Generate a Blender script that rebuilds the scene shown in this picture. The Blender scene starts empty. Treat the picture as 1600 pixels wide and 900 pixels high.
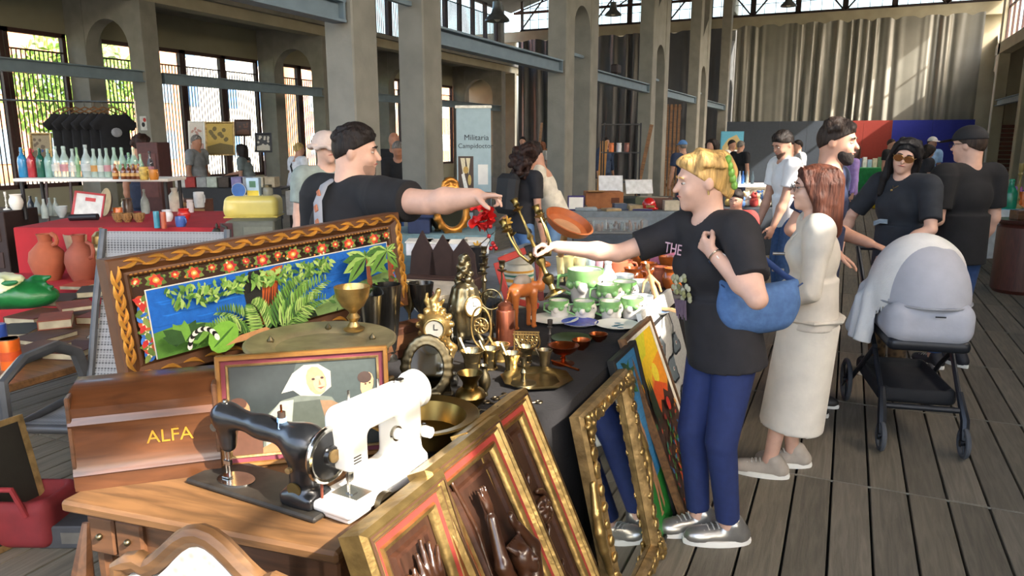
import bpy, math, random
import numpy as np
from mathutils import Vector, Matrix, Euler
random.seed(7)
scene = bpy.context.scene
COL = scene.collection
R = math.radians
# ---------------------------------------------------------------- camera, sky, sun, exposure
FPX, CAMH, PIT, YAW = 1150.0, 1.65, R(11.4), R(24.3)
cd = bpy.data.cameras.new('camera'); cd.sensor_width = 36; cd.lens = FPX/1600*36; cd.clip_end = 400
cam = bpy.data.objects.new('camera', cd); COL.objects.link(cam)
cam.location = (0, 0, CAMH); cam.rotation_euler = (math.pi/2-PIT, 0, YAW)
scene.camera = cam
wd = bpy.data.worlds.new('sky'); scene.world = wd; wd.use_nodes = True
wn = wd.node_tree; bg = wn.nodes['Background']
sk = wn.nodes.new('ShaderNodeTexSky'); sk.sky_type = 'NISHITA'; sk.sun_disc = False
SUN_DIR = Vector((-0.76, 0.21, -0.62)).normalized()      # the way the sunlight travels
sk.sun_elevation = math.asin(-SUN_DIR.z); sk.sun_rotation = math.atan2(-SUN_DIR.x, -SUN_DIR.y)
sk.air_density = 1.1; sk.dust_density = 7.0
wn.links.new(sk.outputs[0], bg.inputs[0]); bg.inputs[1].default_value = 1.15
sl = bpy.data.lights.new('sun', 'SUN'); sl.energy = 12.0; sl.angle = R(0.6); sl.color = (1, .94, .85)
so = bpy.data.objects.new('sun', sl); COL.objects.link(so)
so.rotation_euler = SUN_DIR.to_track_quat('-Z', 'Y').to_euler()
vs = scene.view_settings
vs.view_transform = 'Standard'; vs.look = 'None'; vs.gamma = 1; vs.use_curve_mapping = False
vs.exposure = 0.32

# ---------------------------------------------------------------- pixel -> place
_f = np.array([-math.sin(YAW)*math.cos(PIT), math.cos(YAW)*math.cos(PIT), -math.sin(PIT)])
_r = np.array([math.cos(YAW), math.sin(YAW), 0.]); _u = np.cross(_r, _f); _c = np.array([0, 0, CAMH])
def ray(x, y): return _f+_r*(x-800)/FPX-_u*(y-450)/FPX
def atz(x, y, z):
    r = ray(x, y); return Vector(_c+r*((z-CAMH)/r[2]))
def atd(x, y, d): return Vector(_c+ray(x, y)*d)
def atX(x, y, X):
    r = ray(x, y); return Vector(_c+r*(X/r[0]))
def atY(x, y, Y):
    r = ray(x, y); return Vector(_c+r*(Y/r[1]))

# ---------------------------------------------------------------- materials
def lin(h):
    h = h.lstrip('#'); c = [int(h[i:i+2], 16)/255 for i in (0, 2, 4)]
    return tuple(v/12.92 if v <= .04045 else ((v+.055)/1.055)**2.4 for v in c)
_mats = {}
def M(hexc, rough=.6, metal=0., var=.18, scale=14., bump=0., bscale=60., alpha=1., kind=None, hex2=None, sheen=0., spec=.5, stretch=(1, 1, 1), coat=0.):
    """Principled material with procedural colour variation: noise by default, 'wood', 'weave', 'brushed', 'check'."""
    key = (hexc, rough, metal, var, scale, bump, bscale, alpha, kind, hex2, sheen, spec, stretch, coat)
    if key in _mats: return _mats[key]
    m = bpy.data.materials.new((kind or 'mat')+'_'+hexc.strip('#')); m.use_nodes = True
    nt = m.node_tree; N = nt.nodes; L = nt.links; b = N['Principled BSDF']
    b.inputs['Roughness'].default_value = rough; b.inputs['Metallic'].default_value = metal
    b.inputs['Specular IOR Level'].default_value = spec
    if sheen: b.inputs['Sheen Weight'].default_value = sheen
    if coat: b.inputs['Coat Weight'].default_value = coat; b.inputs['Coat Roughness'].default_value = .12
    c = lin(hexc)
    tc = N.new('ShaderNodeTexCoord'); mp = N.new('ShaderNodeMapping'); L.new(tc.outputs['Object'], mp.inputs[0])
    mp.inputs['Scale'].default_value = stretch
    if kind == 'wood':
        tx = N.new('ShaderNodeTexNoise'); tx.inputs['Scale'].default_value = scale; tx.inputs['Detail'].default_value = 6
        tx.inputs['Distortion'].default_value = 1.2
        out = tx.outputs['Fac']
    elif kind == 'check':
        tx = N.new('ShaderNodeTexChecker'); tx.inputs['Scale'].default_value = scale; out = tx.outputs['Fac']
    elif kind == 'weave':
        tx = N.new('ShaderNodeTexVoronoi'); tx.inputs['Scale'].default_value = scale; tx.inputs['Randomness'].default_value = 0.0
        out = tx.outputs['Distance']
    elif kind == 'spots':
        tx = N.new('ShaderNodeTexVoronoi'); tx.inputs['Scale'].default_value = scale; out = tx.outputs['Distance']
    elif kind == 'wave':
        tx = N.new('ShaderNodeTexWave'); tx.inputs['Scale'].default_value = scale; tx.inputs['Distortion'].default_value = 2.5
        tx.inputs['Detail'].default_value = 3; out = tx.outputs['Fac']
    else:
        tx = N.new('ShaderNodeTexNoise'); tx.inputs['Scale'].default_value = scale; tx.inputs['Detail'].default_value = 5
        out = tx.outputs['Fac']
    L.new(mp.outputs[0], tx.inputs['Vector'])
    rp = N.new('ShaderNodeValToRGB'); L.new(out, rp.inputs[0])
    c2 = lin(hex2) if hex2 else None
    e = rp.color_ramp.elements
    e[0].position, e[1].position = (.32, .68) if kind not in ('weave', 'spots') else (.12, .55)
    e[0].color = (*((v*(1-var) for v in c) if not c2 else c2), 1)
    e[1].color = (*((min(1, v*(1+var*.8)) for v in c) if not c2 else c), 1)
    L.new(rp.outputs[0], b.inputs['Base Color'])
    if bump:
        t2 = N.new('ShaderNodeTexNoise'); t2.inputs['Scale'].default_value = bscale; t2.inputs['Detail'].default_value = 4
        L.new(mp.outputs[0], t2.inputs['Vector'])
        bp = N.new('ShaderNodeBump'); bp.inputs['Strength'].default_value = bump; bp.inputs['Distance'].default_value = .01
        L.new((t2.outputs['Fac'] if kind not in ('weave', 'wave') else out), bp.inputs['Height']); L.new(bp.outputs[0], b.inputs['Normal'])
    if alpha < 1: b.inputs['Alpha'].default_value = alpha
    _mats[key] = m; return m
def glass(tint='#e8f2ee', gl=.14, rough=.05):
    key = ('glass', tint, gl)
    if key in _mats: return _mats[key]
    m = bpy.data.materials.new('glass'); m.use_nodes = True; nt = m.node_tree; N = nt.nodes; L = nt.links
    N.remove(N['Principled BSDF']); o = N['Material Output']
    t = N.new('ShaderNodeBsdfTransparent'); t.inputs[0].default_value = (*lin(tint), 1)
    g = N.new('ShaderNodeBsdfGlossy'); g.inputs['Roughness'].default_value = rough
    lw = N.new('ShaderNodeLayerWeight'); lw.inputs[0].default_value = .35
    mr = N.new('ShaderNodeMapRange'); mr.inputs['To Min'].default_value = gl*.5; mr.inputs['To Max'].default_value = min(1, gl*4)
    L.new(lw.outputs['Facing'], mr.inputs[0])
    x = N.new('ShaderNodeMixShader'); L.new(mr.outputs[0], x.inputs[0]); L.new(t.outputs[0], x.inputs[1]); L.new(g.outputs[0], x.inputs[2])
    L.new(x.outputs[0], o.inputs[0]); _mats[key] = m; return m
def PRINT(rough=.7, bump=0, key='print', sheen=0):
    k = ('print', rough, bump)
    if k in _mats: return _mats[k]
    m = bpy.data.materials.new('printed_colour'); m.use_nodes = True; nt = m.node_tree; b = nt.nodes['Principled BSDF']
    a = nt.nodes.new('ShaderNodeVertexColor'); a.layer_name = 'Col'; b.inputs['Roughness'].default_value = rough
    tc = nt.nodes.new('ShaderNodeTexCoord'); nz = nt.nodes.new('ShaderNodeTexNoise'); nz.inputs['Scale'].default_value = 55; nz.inputs['Detail'].default_value = 4
    nt.links.new(tc.outputs['Object'], nz.inputs[0])
    mr = nt.nodes.new('ShaderNodeMapRange'); mr.inputs['To Min'].default_value = .72; mr.inputs['To Max'].default_value = 1.22
    nt.links.new(nz.outputs['Fac'], mr.inputs[0])
    mx = nt.nodes.new('ShaderNodeVectorMath'); mx.operation = 'SCALE'
    nt.links.new(a.outputs[0], mx.inputs[0]); nt.links.new(mr.outputs[0], mx.inputs['Scale']); nt.links.new(mx.outputs[0], b.inputs['Base Color'])
    if bump:
        bp = nt.nodes.new('ShaderNodeBump'); bp.inputs['Strength'].default_value = bump; bp.inputs['Distance'].default_value = .004
        n2 = nt.nodes.new('ShaderNodeTexNoise'); n2.inputs['Scale'].default_value = 260; nt.links.new(tc.outputs['Object'], n2.inputs[0])
        nt.links.new(n2.outputs['Fac'], bp.inputs['Height']); nt.links.new(bp.outputs[0], b.inputs['Normal'])
    _mats[k] = m; return m

# ---------------------------------------------------------------- objects
def prop(o, label=None, cat=None, group=None, kind=None):
    if label: o['label'] = label
    if cat: o['category'] = cat
    if group: o['group'] = group
    if kind: o['kind'] = kind
    return o
def thing(name, label, cat, loc=(0, 0, 0), rz=0., group=None, rot=None):
    o = bpy.data.objects.new(name, None); COL.objects.link(o); o.empty_display_size = .1
    o.location = loc; o.rotation_euler = rot if rot is not None else (0, 0, rz)
    return prop(o, label, cat, group)
def link(name, me, mat=None, parent=None, loc=None, rot=None):
    o = bpy.data.objects.new(name, me); COL.objects.link(o)
    if mat is not None and not me.materials: me.materials.append(mat)
    if parent: o.parent = parent
    if loc is not None: o.location = loc
    if rot is not None: o.rotation_euler = rot
    return o
def copy_tree(o, parent=None):
    c = o.copy(); COL.objects.link(c); c.parent = parent
    for ch in list(_kids(o)): copy_tree(ch, c)
    return c
def _kids(o): return [x for x in COL.objects if x.parent == o]

def rotm(rx=0, ry=0, rz=0): return Euler((rx, ry, rz)).to_matrix().to_4x4()
def TR(loc, rx=0, ry=0, rz=0): return Matrix.Translation(Vector(loc)) @ rotm(rx, ry, rz)
def axes(o, x, y, z):
    m = Matrix.Identity(4)
    for i, a in enumerate((x, y, z)):
        for j in range(3): m[j][i] = a[j]
    for j in range(3): m[j][3] = o[j]
    return m
class MB:
    """collects shapes, then links them as ONE mesh object"""
    def __init__(s, T=None): s.v = []; s.f = []; s.c = []; s.T = T; s.col = None; s.hascol = False
    def add(s, vs, fs, T=None):
        n = len(s.v); t = T if T is not None else s.T
        s.v += [tuple(t @ Vector(p)) for p in vs] if t is not None else [tuple(p) for p in vs]
        s.f += [tuple(i+n for i in f) for f in fs]; s.c += [s.col]*len(fs)
        if s.col is not None: s.hascol = True
        return s
    def box(s, c, d, T=None, ch=0.):
        x, y, z = d[0]/2, d[1]/2, d[2]/2
        if ch <= 0:
            vs = [(c[0]+a*x, c[1]+b*y, c[2]+e*z) for a in (-1, 1) for b in (-1, 1) for e in (-1, 1)]
            return s.add(vs, [(0, 1, 3, 2), (4, 6, 7, 5), (0, 4, 5, 1), (2, 3, 7, 6), (0, 2, 6, 4), (1, 5, 7, 3)], T)
        h = min(ch, x*.98, y*.98, z*.98); vs = []; ix = {}
        for a in (-1, 1):
            for b in (-1, 1):
                for e in (-1, 1):
                    for k in range(3):
                        p = [a*x, b*y, e*z]
                        for q, w in ((0, a), (1, b), (2, e)):
                            if q != k: p[q] -= w*h
                        ix[(a, b, e, k)] = len(vs); vs.append((c[0]+p[0], c[1]+p[1], c[2]+p[2]))
        fs = []
        cyc = [(-1, -1), (1, -1), (1, 1), (-1, 1)]
        for k in range(3):
            for sg in (-1, 1):
                q = []
                for u, w in cyc:
                    t = [0, 0, 0]; t[k] = sg; t[(k+1) % 3] = u; t[(k+2) % 3] = w; q.append(ix[(*t, k)])
                fs.append(tuple(q if sg > 0 else q[::-1]))
        for k in range(3):
            i, j = (k+1) % 3, (k+2) % 3
            for u in (-1, 1):
                for w in (-1, 1):
                    t0 = [0, 0, 0]; t1 = [0, 0, 0]; t0[i] = t1[i] = u; t0[j] = t1[j] = w; t0[k] = -1; t1[k] = 1
                    q = (ix[(*t0, i)], ix[(*t1, i)], ix[(*t1, j)], ix[(*t0, j)]); fs.append(q if u*w < 0 else q[::-1])
        for a in (-1, 1):
            for b in (-1, 1):
                for e in (-1, 1):
                    q = (ix[(a, b, e, 0)], ix[(a, b, e, 1)], ix[(a, b, e, 2)]); fs.append(q if a*b*e > 0 else q[::-1])
        return s.add(vs, fs, T)
    def lathe(s, prof, n=20, T=None, sx=1., sy=1.):
        """prof: [(radius, z)...] bottom to top, about z"""
        vs = []; fs = []; idx = []
        for r, z in prof:
            if r <= 1e-6: idx.append([len(vs)]); vs.append((0, 0, z))
            else:
                b = len(vs); idx.append(list(range(b, b+n)))
                vs += [(r*sx*math.cos(2*math.pi*i/n), r*sy*math.sin(2*math.pi*i/n), z) for i in range(n)]
        for A, B in zip(idx, idx[1:]):
            if len(A) == 1 and len(B) == 1: continue
            for i in range(n):
                j = (i+1) % n
                if len(A) == 1: fs.append((A[0], B[j], B[i]))
                elif len(B) == 1: fs.append((A[i], A[j], B[0]))
                else: fs.append((A[i], A[j], B[j], B[i]))
        if len(idx[0]) > 1: fs.append(tuple(idx[0][::-1]))
        if len(idx[-1]) > 1: fs.append(tuple(idx[-1]))
        return s.add(vs, fs, T)
    def cyl(s, a, b, r0, r1=None, n=12, T=None): return s.tube([a, b], [r0, r0 if r1 is None else r1], n, T)
    def tube(s, path, r, n=8, T=None, closed=False, flat=1.):
        P = [Vector(p) for p in path]; k = len(P); rs = r if isinstance(r, (list, tuple)) else [r]*k
        vs = []; fs = []; nrm = None
        for i, p in enumerate(P):
            if closed: d = (P[(i+1) % k]-P[i-1])
            else: d = (P[min(i+1, k-1)]-P[max(i-1, 0)])
            d = d.normalized() if d.length > 1e-9 else Vector((0, 0, 1))
            if nrm is None: nrm = d.orthogonal().normalized() if abs(d.z) > .99 else d.cross(Vector((0, 0, 1))).normalized()
            else:
                nrm = nrm-d*nrm.dot(d); nrm = nrm.normalized() if nrm.length > 1e-6 else d.orthogonal().normalized()
            bn = d.cross(nrm)
            vs += [p+nrm*(rs[i]*math.cos(2*math.pi*j/n))+bn*(rs[i]*flat*math.sin(2*math.pi*j/n)) for j in range(n)]
        m = k if closed else k-1
        for i in range(m):
            a = i*n; b = ((i+1) % k)*n
            for j in range(n): fs.append((a+j, a+(j+1) % n, b+(j+1) % n, b+j))
        if not closed: fs += [tuple(range(n))[::-1], tuple(range((k-1)*n, k*n))]
        return s.add(vs, fs, T)
    def prism(s, poly, z0, z1, T=None):
        """polygon in local xy, extruded along z; any order, may be concave"""
        ar = sum(a[0]*b[1]-b[0]*a[1] for a, b in zip(poly, poly[1:]+poly[:1]))
        if ar < 0: poly = poly[::-1]
        n = len(poly)
        vs = [(x, y, z0) for x, y in poly]+[(x, y, z1) for x, y in poly]
        fs = [tuple(range(n))[::-1], tuple(range(n, 2*n))]+[(i, (i+1) % n, n+(i+1) % n, n+i) for i in range(n)]
        return s.add(vs, fs, T)
    def poly(s, pts, z=0., T=None):
        ar = sum(a[0]*b[1]-b[0]*a[1] for a, b in zip(pts, pts[1:]+pts[:1]))
        if ar < 0: pts = pts[::-1]
        return s.add([(x, y, z) for x, y in pts], [tuple(range(len(pts)))], T)
    def sph(s, c, r, T=None, n=12, m=8):
        rr = r if isinstance(r, (tuple, list)) else (r, r, r)
        vs = [(c[0], c[1], c[2]-rr[2])]; fs = []
        for i in range(1, m):
            t = math.pi*i/m
            vs += [(c[0]+rr[0]*math.sin(t)*math.cos(2*math.pi*j/n), c[1]+rr[1]*math.sin(t)*math.sin(2*math.pi*j/n), c[2]-rr[2]*math.cos(t)) for j in range(n)]
        vs.append((c[0], c[1], c[2]+rr[2])); e = len(vs)-1
        for j in range(n): fs.append((0, 1+(j+1) % n, 1+j)); fs.append((e, e-n+j, e-n+(j+1) % n))
        for i in range(m-2):
            for j in range(n): a = 1+i*n; fs.append((a+j, a+(j+1) % n, a+n+(j+1) % n, a+n+j))
        return s.add(vs, fs, T)
    def grid(s, fn, nu, nv, T=None, thick=0.):
        """surface fn(u,v), u,v in 0..1"""
        vs = [tuple(fn(i/nu, j/nv)) for i in range(nu+1) for j in range(nv+1)]
        fs = [(i*(nv+1)+j, (i+1)*(nv+1)+j, (i+1)*(nv+1)+j+1, i*(nv+1)+j+1) for i in range(nu) for j in range(nv)]
        return s.add(vs, fs, T)
    def mesh(s, name, smooth=35):
        me = bpy.data.meshes.new(name); me.from_pydata(s.v, [], s.f)
        if s.hascol:
            a = me.color_attributes.new('Col', 'FLOAT_COLOR', 'CORNER'); arr = []
            for f, c in zip(s.f, s.c): arr += list((*(c or (.5, .5, .5)), 1))*len(f)
            a.data.foreach_set('color', arr)
        if smooth:
            me.polygons.foreach_set('use_smooth', [True]*len(me.polygons)); me.set_sharp_from_angle(angle=R(smooth))
        return me
    def build(s, name, mat, parent=None, loc=None, rot=None, smooth=35):
        return link(name, s.mesh(name, smooth), mat, parent, loc, rot)
def struct(name, mb, mat, label=None, parent=None):
    o = mb.build(name, mat, parent)
    if parent is None: prop(o, label or name.replace('_', ' ')+' of the market hall', name.split('_')[0], kind='structure')
    return o

# ---------------------------------------------------------------- smooth blended solids (for bodies, cloth, carvings)
class SDF:
    def __init__(s): s.p = []
    def _a(s, bb, fn, k, op): s.p.append((np.array(bb, float), fn, k, op)); return s
    def cap(s, a, b, ra, rb=None, k=.02, op='u'):
        a = np.array(a, np.float32); b = np.array(b, np.float32); rb = ra if rb is None else rb
        m = max(ra, rb); bb = (np.minimum(a, b)-m, np.maximum(a, b)+m); ba = b-a; L = float(ba@ba)+1e-9
        def fn(X, Y, Z):
            x, y, z = X-a[0], Y-a[1], Z-a[2]
            t = np.clip((x*ba[0]+y*ba[1]+z*ba[2])/L, 0, 1)
            return np.sqrt((x-t*ba[0])**2+(y-t*ba[1])**2+(z-t*ba[2])**2)-(ra+(rb-ra)*t)
        return s._a(bb, fn, k, op)
    def chain(s, pts, rs, k=.02, op='u'):
        for i in range(len(pts)-1): s.cap(pts[i], pts[i+1], rs[i], rs[i+1], k, op)
        return s
    def cone(s, a, b, ra, rb, k=.02, op='u', sq=(1, 1, 1)):
        """flat ended cone: a sleeve, a trouser leg; sq squashes space (elliptic cross-section)"""
        q = np.array(sq, np.float32); a0 = np.array(a, np.float32); b0 = np.array(b, np.float32)
        m = max(ra, rb)*max(sq); bb = (np.minimum(a0, b0)-m, np.maximum(a0, b0)+m); a1 = a0/q; ba = b0/q-a1; L2 = float(ba@ba); L = L2**.5
        def fn(X, Y, Z):
            x, y, z = X/q[0]-a1[0], Y/q[1]-a1[1], Z/q[2]-a1[2]
            t = (x*ba[0]+y*ba[1]+z*ba[2])/L2; tc = np.clip(t, 0, 1)
            d = np.sqrt((x-t*ba[0])**2+(y-t*ba[1])**2+(z-t*ba[2])**2)-(ra+(rb-ra)*tc)
            return np.maximum(d, np.maximum(-t, t-1)*L)
        return s._a(bb, fn, k, op)
    def ell(s, c, r, rot=None, k=.02, op='u'):
        c = np.array(c, np.float32); r = np.array(r, np.float32); m = float(max(r)); Mx = None
        if rot is not None: Mx = np.array((Euler(rot) if not isinstance(rot, Matrix) else rot).to_matrix() if not isinstance(rot, Matrix) else rot.to_3x3(), np.float32).T
        bb = (c-(r if Mx is None else m), c+(r if Mx is None else m))
        def fn(X, Y, Z):
            x, y, z = X-c[0], Y-c[1], Z-c[2]
            if Mx is not None: x, y, z = (Mx[i][0]*x+Mx[i][1]*y+Mx[i][2]*z for i in range(3))
            k0 = np.sqrt((x/r[0])**2+(y/r[1])**2+(z/r[2])**2); k1 = np.sqrt((x/r[0]**2)**2+(y/r[1]**2)**2+(z/r[2]**2)**2)+1e-6
            return k0*(k0-1)/k1
        return s._a(bb, fn, k, op)
    def box(s, c, h, rot=None, rnd=.01, k=.02, op='u'):
        c = np.array(c, np.float32); hh = np.array(h, np.float32); m = float(np.linalg.norm(hh)); Mx = None
        if rot is not None: Mx = np.array((rot if isinstance(rot, Matrix) else Euler(rot).to_matrix()).to_3x3(), np.float32).T
        bb = (c-(hh if Mx is None else m), c+(hh if Mx is None else m))
        def fn(X, Y, Z):
            x, y, z = X-c[0], Y-c[1], Z-c[2]
            if Mx is not None: x, y, z = (Mx[i][0]*x+Mx[i][1]*y+Mx[i][2]*z for i in range(3))
            x, y, z = abs(x)-hh[0]+rnd, abs(y)-hh[1]+rnd, abs(z)-hh[2]+rnd
            return np.sqrt(np.maximum(x, 0)**2+np.maximum(y, 0)**2+np.maximum(z, 0)**2)+np.minimum(np.maximum(x, np.maximum(y, z)), 0)-rnd
        return s._a(bb, fn, k, op)
    def cut(s, p, n):
        """keep the side n does NOT point to"""
        n = np.array(Vector(n).normalized(), np.float32); o = float(n@np.array(p, np.float32))
        return s._a((np.full(3, -1e9), np.full(3, 1e9)), lambda X, Y, Z: X*n[0]+Y*n[1]+Z*n[2]-o, 0, 'i')
    def mesh(s, name, h=.01, noise=0):
        us = [p for p in s.p if p[3] == 'u']
        lo = np.min([p[0][0]-p[2] for p in us], axis=0)-2.5*h; hi = np.max([p[0][1]+p[2] for p in us], axis=0)+2.5*h
        n = np.ceil((hi-lo)/h).astype(int)+1
        ax = [(lo[i]+h*np.arange(n[i])).astype(np.float32) for i in range(3)]
        f = np.full(n, 1.0, np.float32)
        for bb, fn, k, op in s.p:
            pad = k+2.5*h
            i0 = np.maximum(0, np.floor((bb[0]-pad-lo)/h)).astype(int); i1 = np.minimum(n, np.ceil((bb[1]+pad-lo)/h)+1).astype(int)
            if np.any(i1 <= i0): continue
            sl = tuple(slice(a, b) for a, b in zip(i0, i1))
            d = fn(ax[0][sl[0]][:, None, None], ax[1][sl[1]][None, :, None], ax[2][sl[2]][None, None, :]); g = f[sl]
            if op == 'i': f[sl] = np.maximum(g, d); continue
            if op == 's':
                d = -d
                if k > 0: q = np.maximum(k-abs(g-d), 0)/k; f[sl] = np.maximum(g, d)+q*q*k*.25
                else: f[sl] = np.maximum(g, d)
                continue
            if k > 0: q = np.maximum(k-abs(g-d), 0)/k; f[sl] = np.minimum(g, d)-q*q*k*.25
            else: f[sl] = np.minimum(g, d)
        f[0] = f[-1] = 1; f[:, 0] = f[:, -1] = 1; f[:, :, 0] = f[:, :, -1] = 1
        return surfnet(name, f, lo, h)
    def build(s, name, mat, parent=None, h=.01, loc=None, rot=None): return link(name, s.mesh(name, h), mat, parent, loc, rot)
_CO = np.array([(i, j, k) for i in (0, 1) for j in (0, 1) for k in (0, 1)])
_ED = [(a, b) for a in range(8) for b in range(a+1, 8) if abs(_CO[a]-_CO[b]).sum() == 1]
def surfnet(name, f, lo, h):
    s = f < 0; n = np.array(f.shape)
    cnt = sum(s[c[0]:n[0]-1+c[0], c[1]:n[1]-1+c[1], c[2]:n[2]-1+c[2]].astype(np.int8) for c in _CO)
    idx = np.argwhere((cnt > 0) & (cnt < 8)); m = len(idx)
    vals = np.stack([f[idx[:, 0]+c[0], idx[:, 1]+c[1], idx[:, 2]+c[2]] for c in _CO], 1)
    acc = np.zeros((m, 3)); w = np.zeros(m)
    for a, b in _ED:
        va, vb = vals[:, a], vals[:, b]; k = (va < 0) != (vb < 0)
        t = np.where(k, va/np.where(k, va-vb, 1), 0)
        acc += np.where(k[:, None], _CO[a]+t[:, None]*(_CO[b]-_CO[a]), 0); w += k
    V = lo+h*(idx+acc/w[:, None])
    ids = np.full(n-1, -1, np.int64); ids[tuple(idx.T)] = np.arange(m)
    Q = []
    for d in range(3):
        e, g = (d+1) % 3, (d+2) % 3
        a = [slice(None)]*3; b = [slice(None)]*3; a[d] = slice(0, n[d]-1); b[d] = slice(1, n[d])
        ch = s[tuple(a)] != s[tuple(b)]; q = np.argwhere(ch)
        q = q[(q[:, e] > 0) & (q[:, g] > 0) & (q[:, e] < n[e]-1) & (q[:, g] < n[g]-1)]
        ins = s[tuple(q.T)]
        def cell(de, dg):
            r = q.copy(); r[:, e] -= de; r[:, g] -= dg; return ids[tuple(r.T)]
        qd = np.stack([cell(1, 1), cell(0, 1), cell(0, 0), cell(1, 0)], 1)
        qd[~ins] = qd[~ins][:, ::-1]; Q.append(qd)
    Q = np.concatenate(Q); Q = Q[(Q >= 0).all(1)]
    me = bpy.data.meshes.new(name); me.vertices.add(m); me.vertices.foreach_set('co', V.astype(np.float32).ravel())
    me.loops.add(Q.size); me.loops.foreach_set('vertex_index', Q.ravel().astype(np.int32))
    me.polygons.add(len(Q)); me.polygons.foreach_set('loop_start', np.arange(0, Q.size, 4, dtype=np.int32))
    me.polygons.foreach_set('use_smooth', np.ones(len(Q), bool)); me.update(calc_edges=True); return me
def text_mesh(txt, size, name='lettering', ext=.0008, align='CENTER', shear=0.):
    cu = bpy.data.curves.new(name, 'FONT'); cu.body = txt; cu.size = size; cu.extrude = ext; cu.align_x = align; cu.align_y = 'CENTER'; cu.resolution_u = 3; cu.shear = shear
    o = bpy.data.objects.new(name, cu); COL.objects.link(o); dg = bpy.context.evaluated_depsgraph_get(); dg.update()
    me = bpy.data.meshes.new_from_object(o.evaluated_get(dg)); bpy.data.objects.remove(o); return me
def letter(txt, size, mat, parent, loc, rot=(0, 0, 0), name='lettering', shear=0.):
    return link(name, text_mesh(txt, size, name, shear=shear), mat, parent, loc, rot)
# ================================================================ THE HALL
CONC = M('#85837a', .9, var=.13, scale=3.0, bump=.25, bscale=25)
CREAM = M('#a39c86', .9, var=.1, scale=2.0, bump=.15, bscale=30)
STEEL = M('#74858f', .5, .2, var=.1, scale=5)
BROWN = M('#3b211d', .6, var=.2)
DARKROOF = M('#4b4a44', .9, var=.15, scale=2)
PL, ROWS = .166, [1.25+1.24*i for i in range(-1, 8)]
PLANK = [M(c, .75, var=.26, scale=5, kind='wood', bump=.35, bscale=40, stretch=(7, .45, 1)) for c in ('#736b5b', '#6d6658', '#787061', '#696254')]
fl = struct('floor', MB().box((-4, 14, -.09), (44, 64, .1)), M('#17150f', .95), 'dark void under the grey timber deck')
shared = {}
pc = 0
for r in range(len(ROWS)-1):
    for i in range(-6, 22):
        x = (i+.5)*PL+.05; y = (ROWS[r]+ROWS[r+1])/2
        if r < 1 and i < -2: continue
        if x < -.8-.0*r and r < 5: continue
        if x > .35*y+.25 or x < .12*y-2.2: continue
        k = (i*7+r*3) % 4
        if k not in shared: shared[k] = MB().box((0, 0, 0), (PL-.011, 1.228, .04), ch=.003).mesh('plank')
        o = bpy.data.objects.new('plank', shared[k]); COL.objects.link(o); o.parent = fl
        if not shared[k].materials: shared[k].materials.append(PLANK[k])
        o.location = (x, y, -.0205+random.uniform(-.0008, .0008)); pc += 1
        o.rotation_euler = (0, 0, math.pi*((i+r) % 2))
for r in range(2, 7):
    MB().box((1.0, ROWS[r], -.004), (4.4, .012, .006)).build('joint_strip', M('#7d7a6e', .8), fl)
far = MB()
for i in range(-100, 70):
    for r in range(5):
        y0 = ROWS[-1]+r*5
        if y0 > 31: continue
        far.box(((i+.5)*PL+.05, y0+2.495, -.0205), (PL-.011, 4.985, .04))
for i in range(-100, 70):
    for r in range(-2, 8):
        x = (i+.5)*PL+.05; y0 = 1.25+1.24*r
        if y0 < ROWS[-1]-.01:
            y = y0+.62
            inn = (x >= -.8 or r+1 >= 5) and x <= .35*y+.25 and x >= .12*y-2.2 and -6 <= i < 22 and 0 <= r+1 and not (r+1 < 1 and i < -2)
            if not inn: far.box((x, y, -.0205), (PL-.011, 1.228, .04))
o = far.build('planks_beyond', PLANK[0], fl); o['kind'] = 'stuff'
struct('ground', MB().box((-20, 20, -.35), (200, 200, .2)), M('#a9a496', .9, scale=.4), 'pale paved ground around the hall')

AX, CX, OX, RX = -4.5, -13.9, -16.3, 4.3
ZR = 7.2
def arch_poly(w, z0, z1, rise_r, n=14):
    """block between legs, from z0 up to z1, with a round arch cut from below"""
    pts = [(-w/2, z0), (-w/2, z1), (w/2, z1), (w/2, z0)]
    r = w/2
    return pts+[(r*math.cos(t), z0+r*math.sin(t)) for t in (math.pi*i/n for i in range(1, n))]
YZ = axes((0, 0, 0), (0, 1, 0), (0, 0, 1), (1, 0, 0))          # prism: xy -> YZ, depth along X
XZ = axes((0, 0, 0), (1, 0, 0), (0, 0, 1), (0, -1, 0))         # prism: xy -> XZ, depth along -Y
def frame_col(X, Y0, mat, sgn, idx, ztop=ZR):
    t = thing('column', 'tall concrete portal column with arched opening, %s' % idx, 'column', (X, Y0, 0))
    t['kind'] = 'structure'
    w = .34
    for y in (.21, 1.54): MB().box((-sgn*w/2, y, ztop/2), (w, .42, ztop), ch=.015).build('leg', mat, t)
    p = arch_poly(.91, 3.52, 5.0, 0)
    p = [(a+.875, b if b < 4.9 else (5.5 if a > 0 else 4.75)) for a, b in p]
    MB().prism(p, -sgn*w*.5-.15, -sgn*w*.5+.15, YZ).build('arch', mat, t)
    MB().box((-sgn*w/2, .875, ztop-.35), (w, .93, .7)).build('head', mat, t)
    MB().box((-sgn*w/2, .875, 3.15), (.06, .92, .05)).build('tie_rod', STEEL, t)
    return t
for k in range(5):
    frame_col(AX, 6.2+6*k, CONC, 1, ('first in the left row, behind the leather apron strap man', 'second in the left row', 'third in the left row', 'fourth in the left row', 'last of the left row, beside the curtain')[k])
for k in range(-2, 5):
    frame_col(RX, 6.2+6*k, CREAM, -1, 'right row, number %d from the sunlit barrel end' % (k+3) if k != 3 else 'right row, with striped sunlight')
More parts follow.
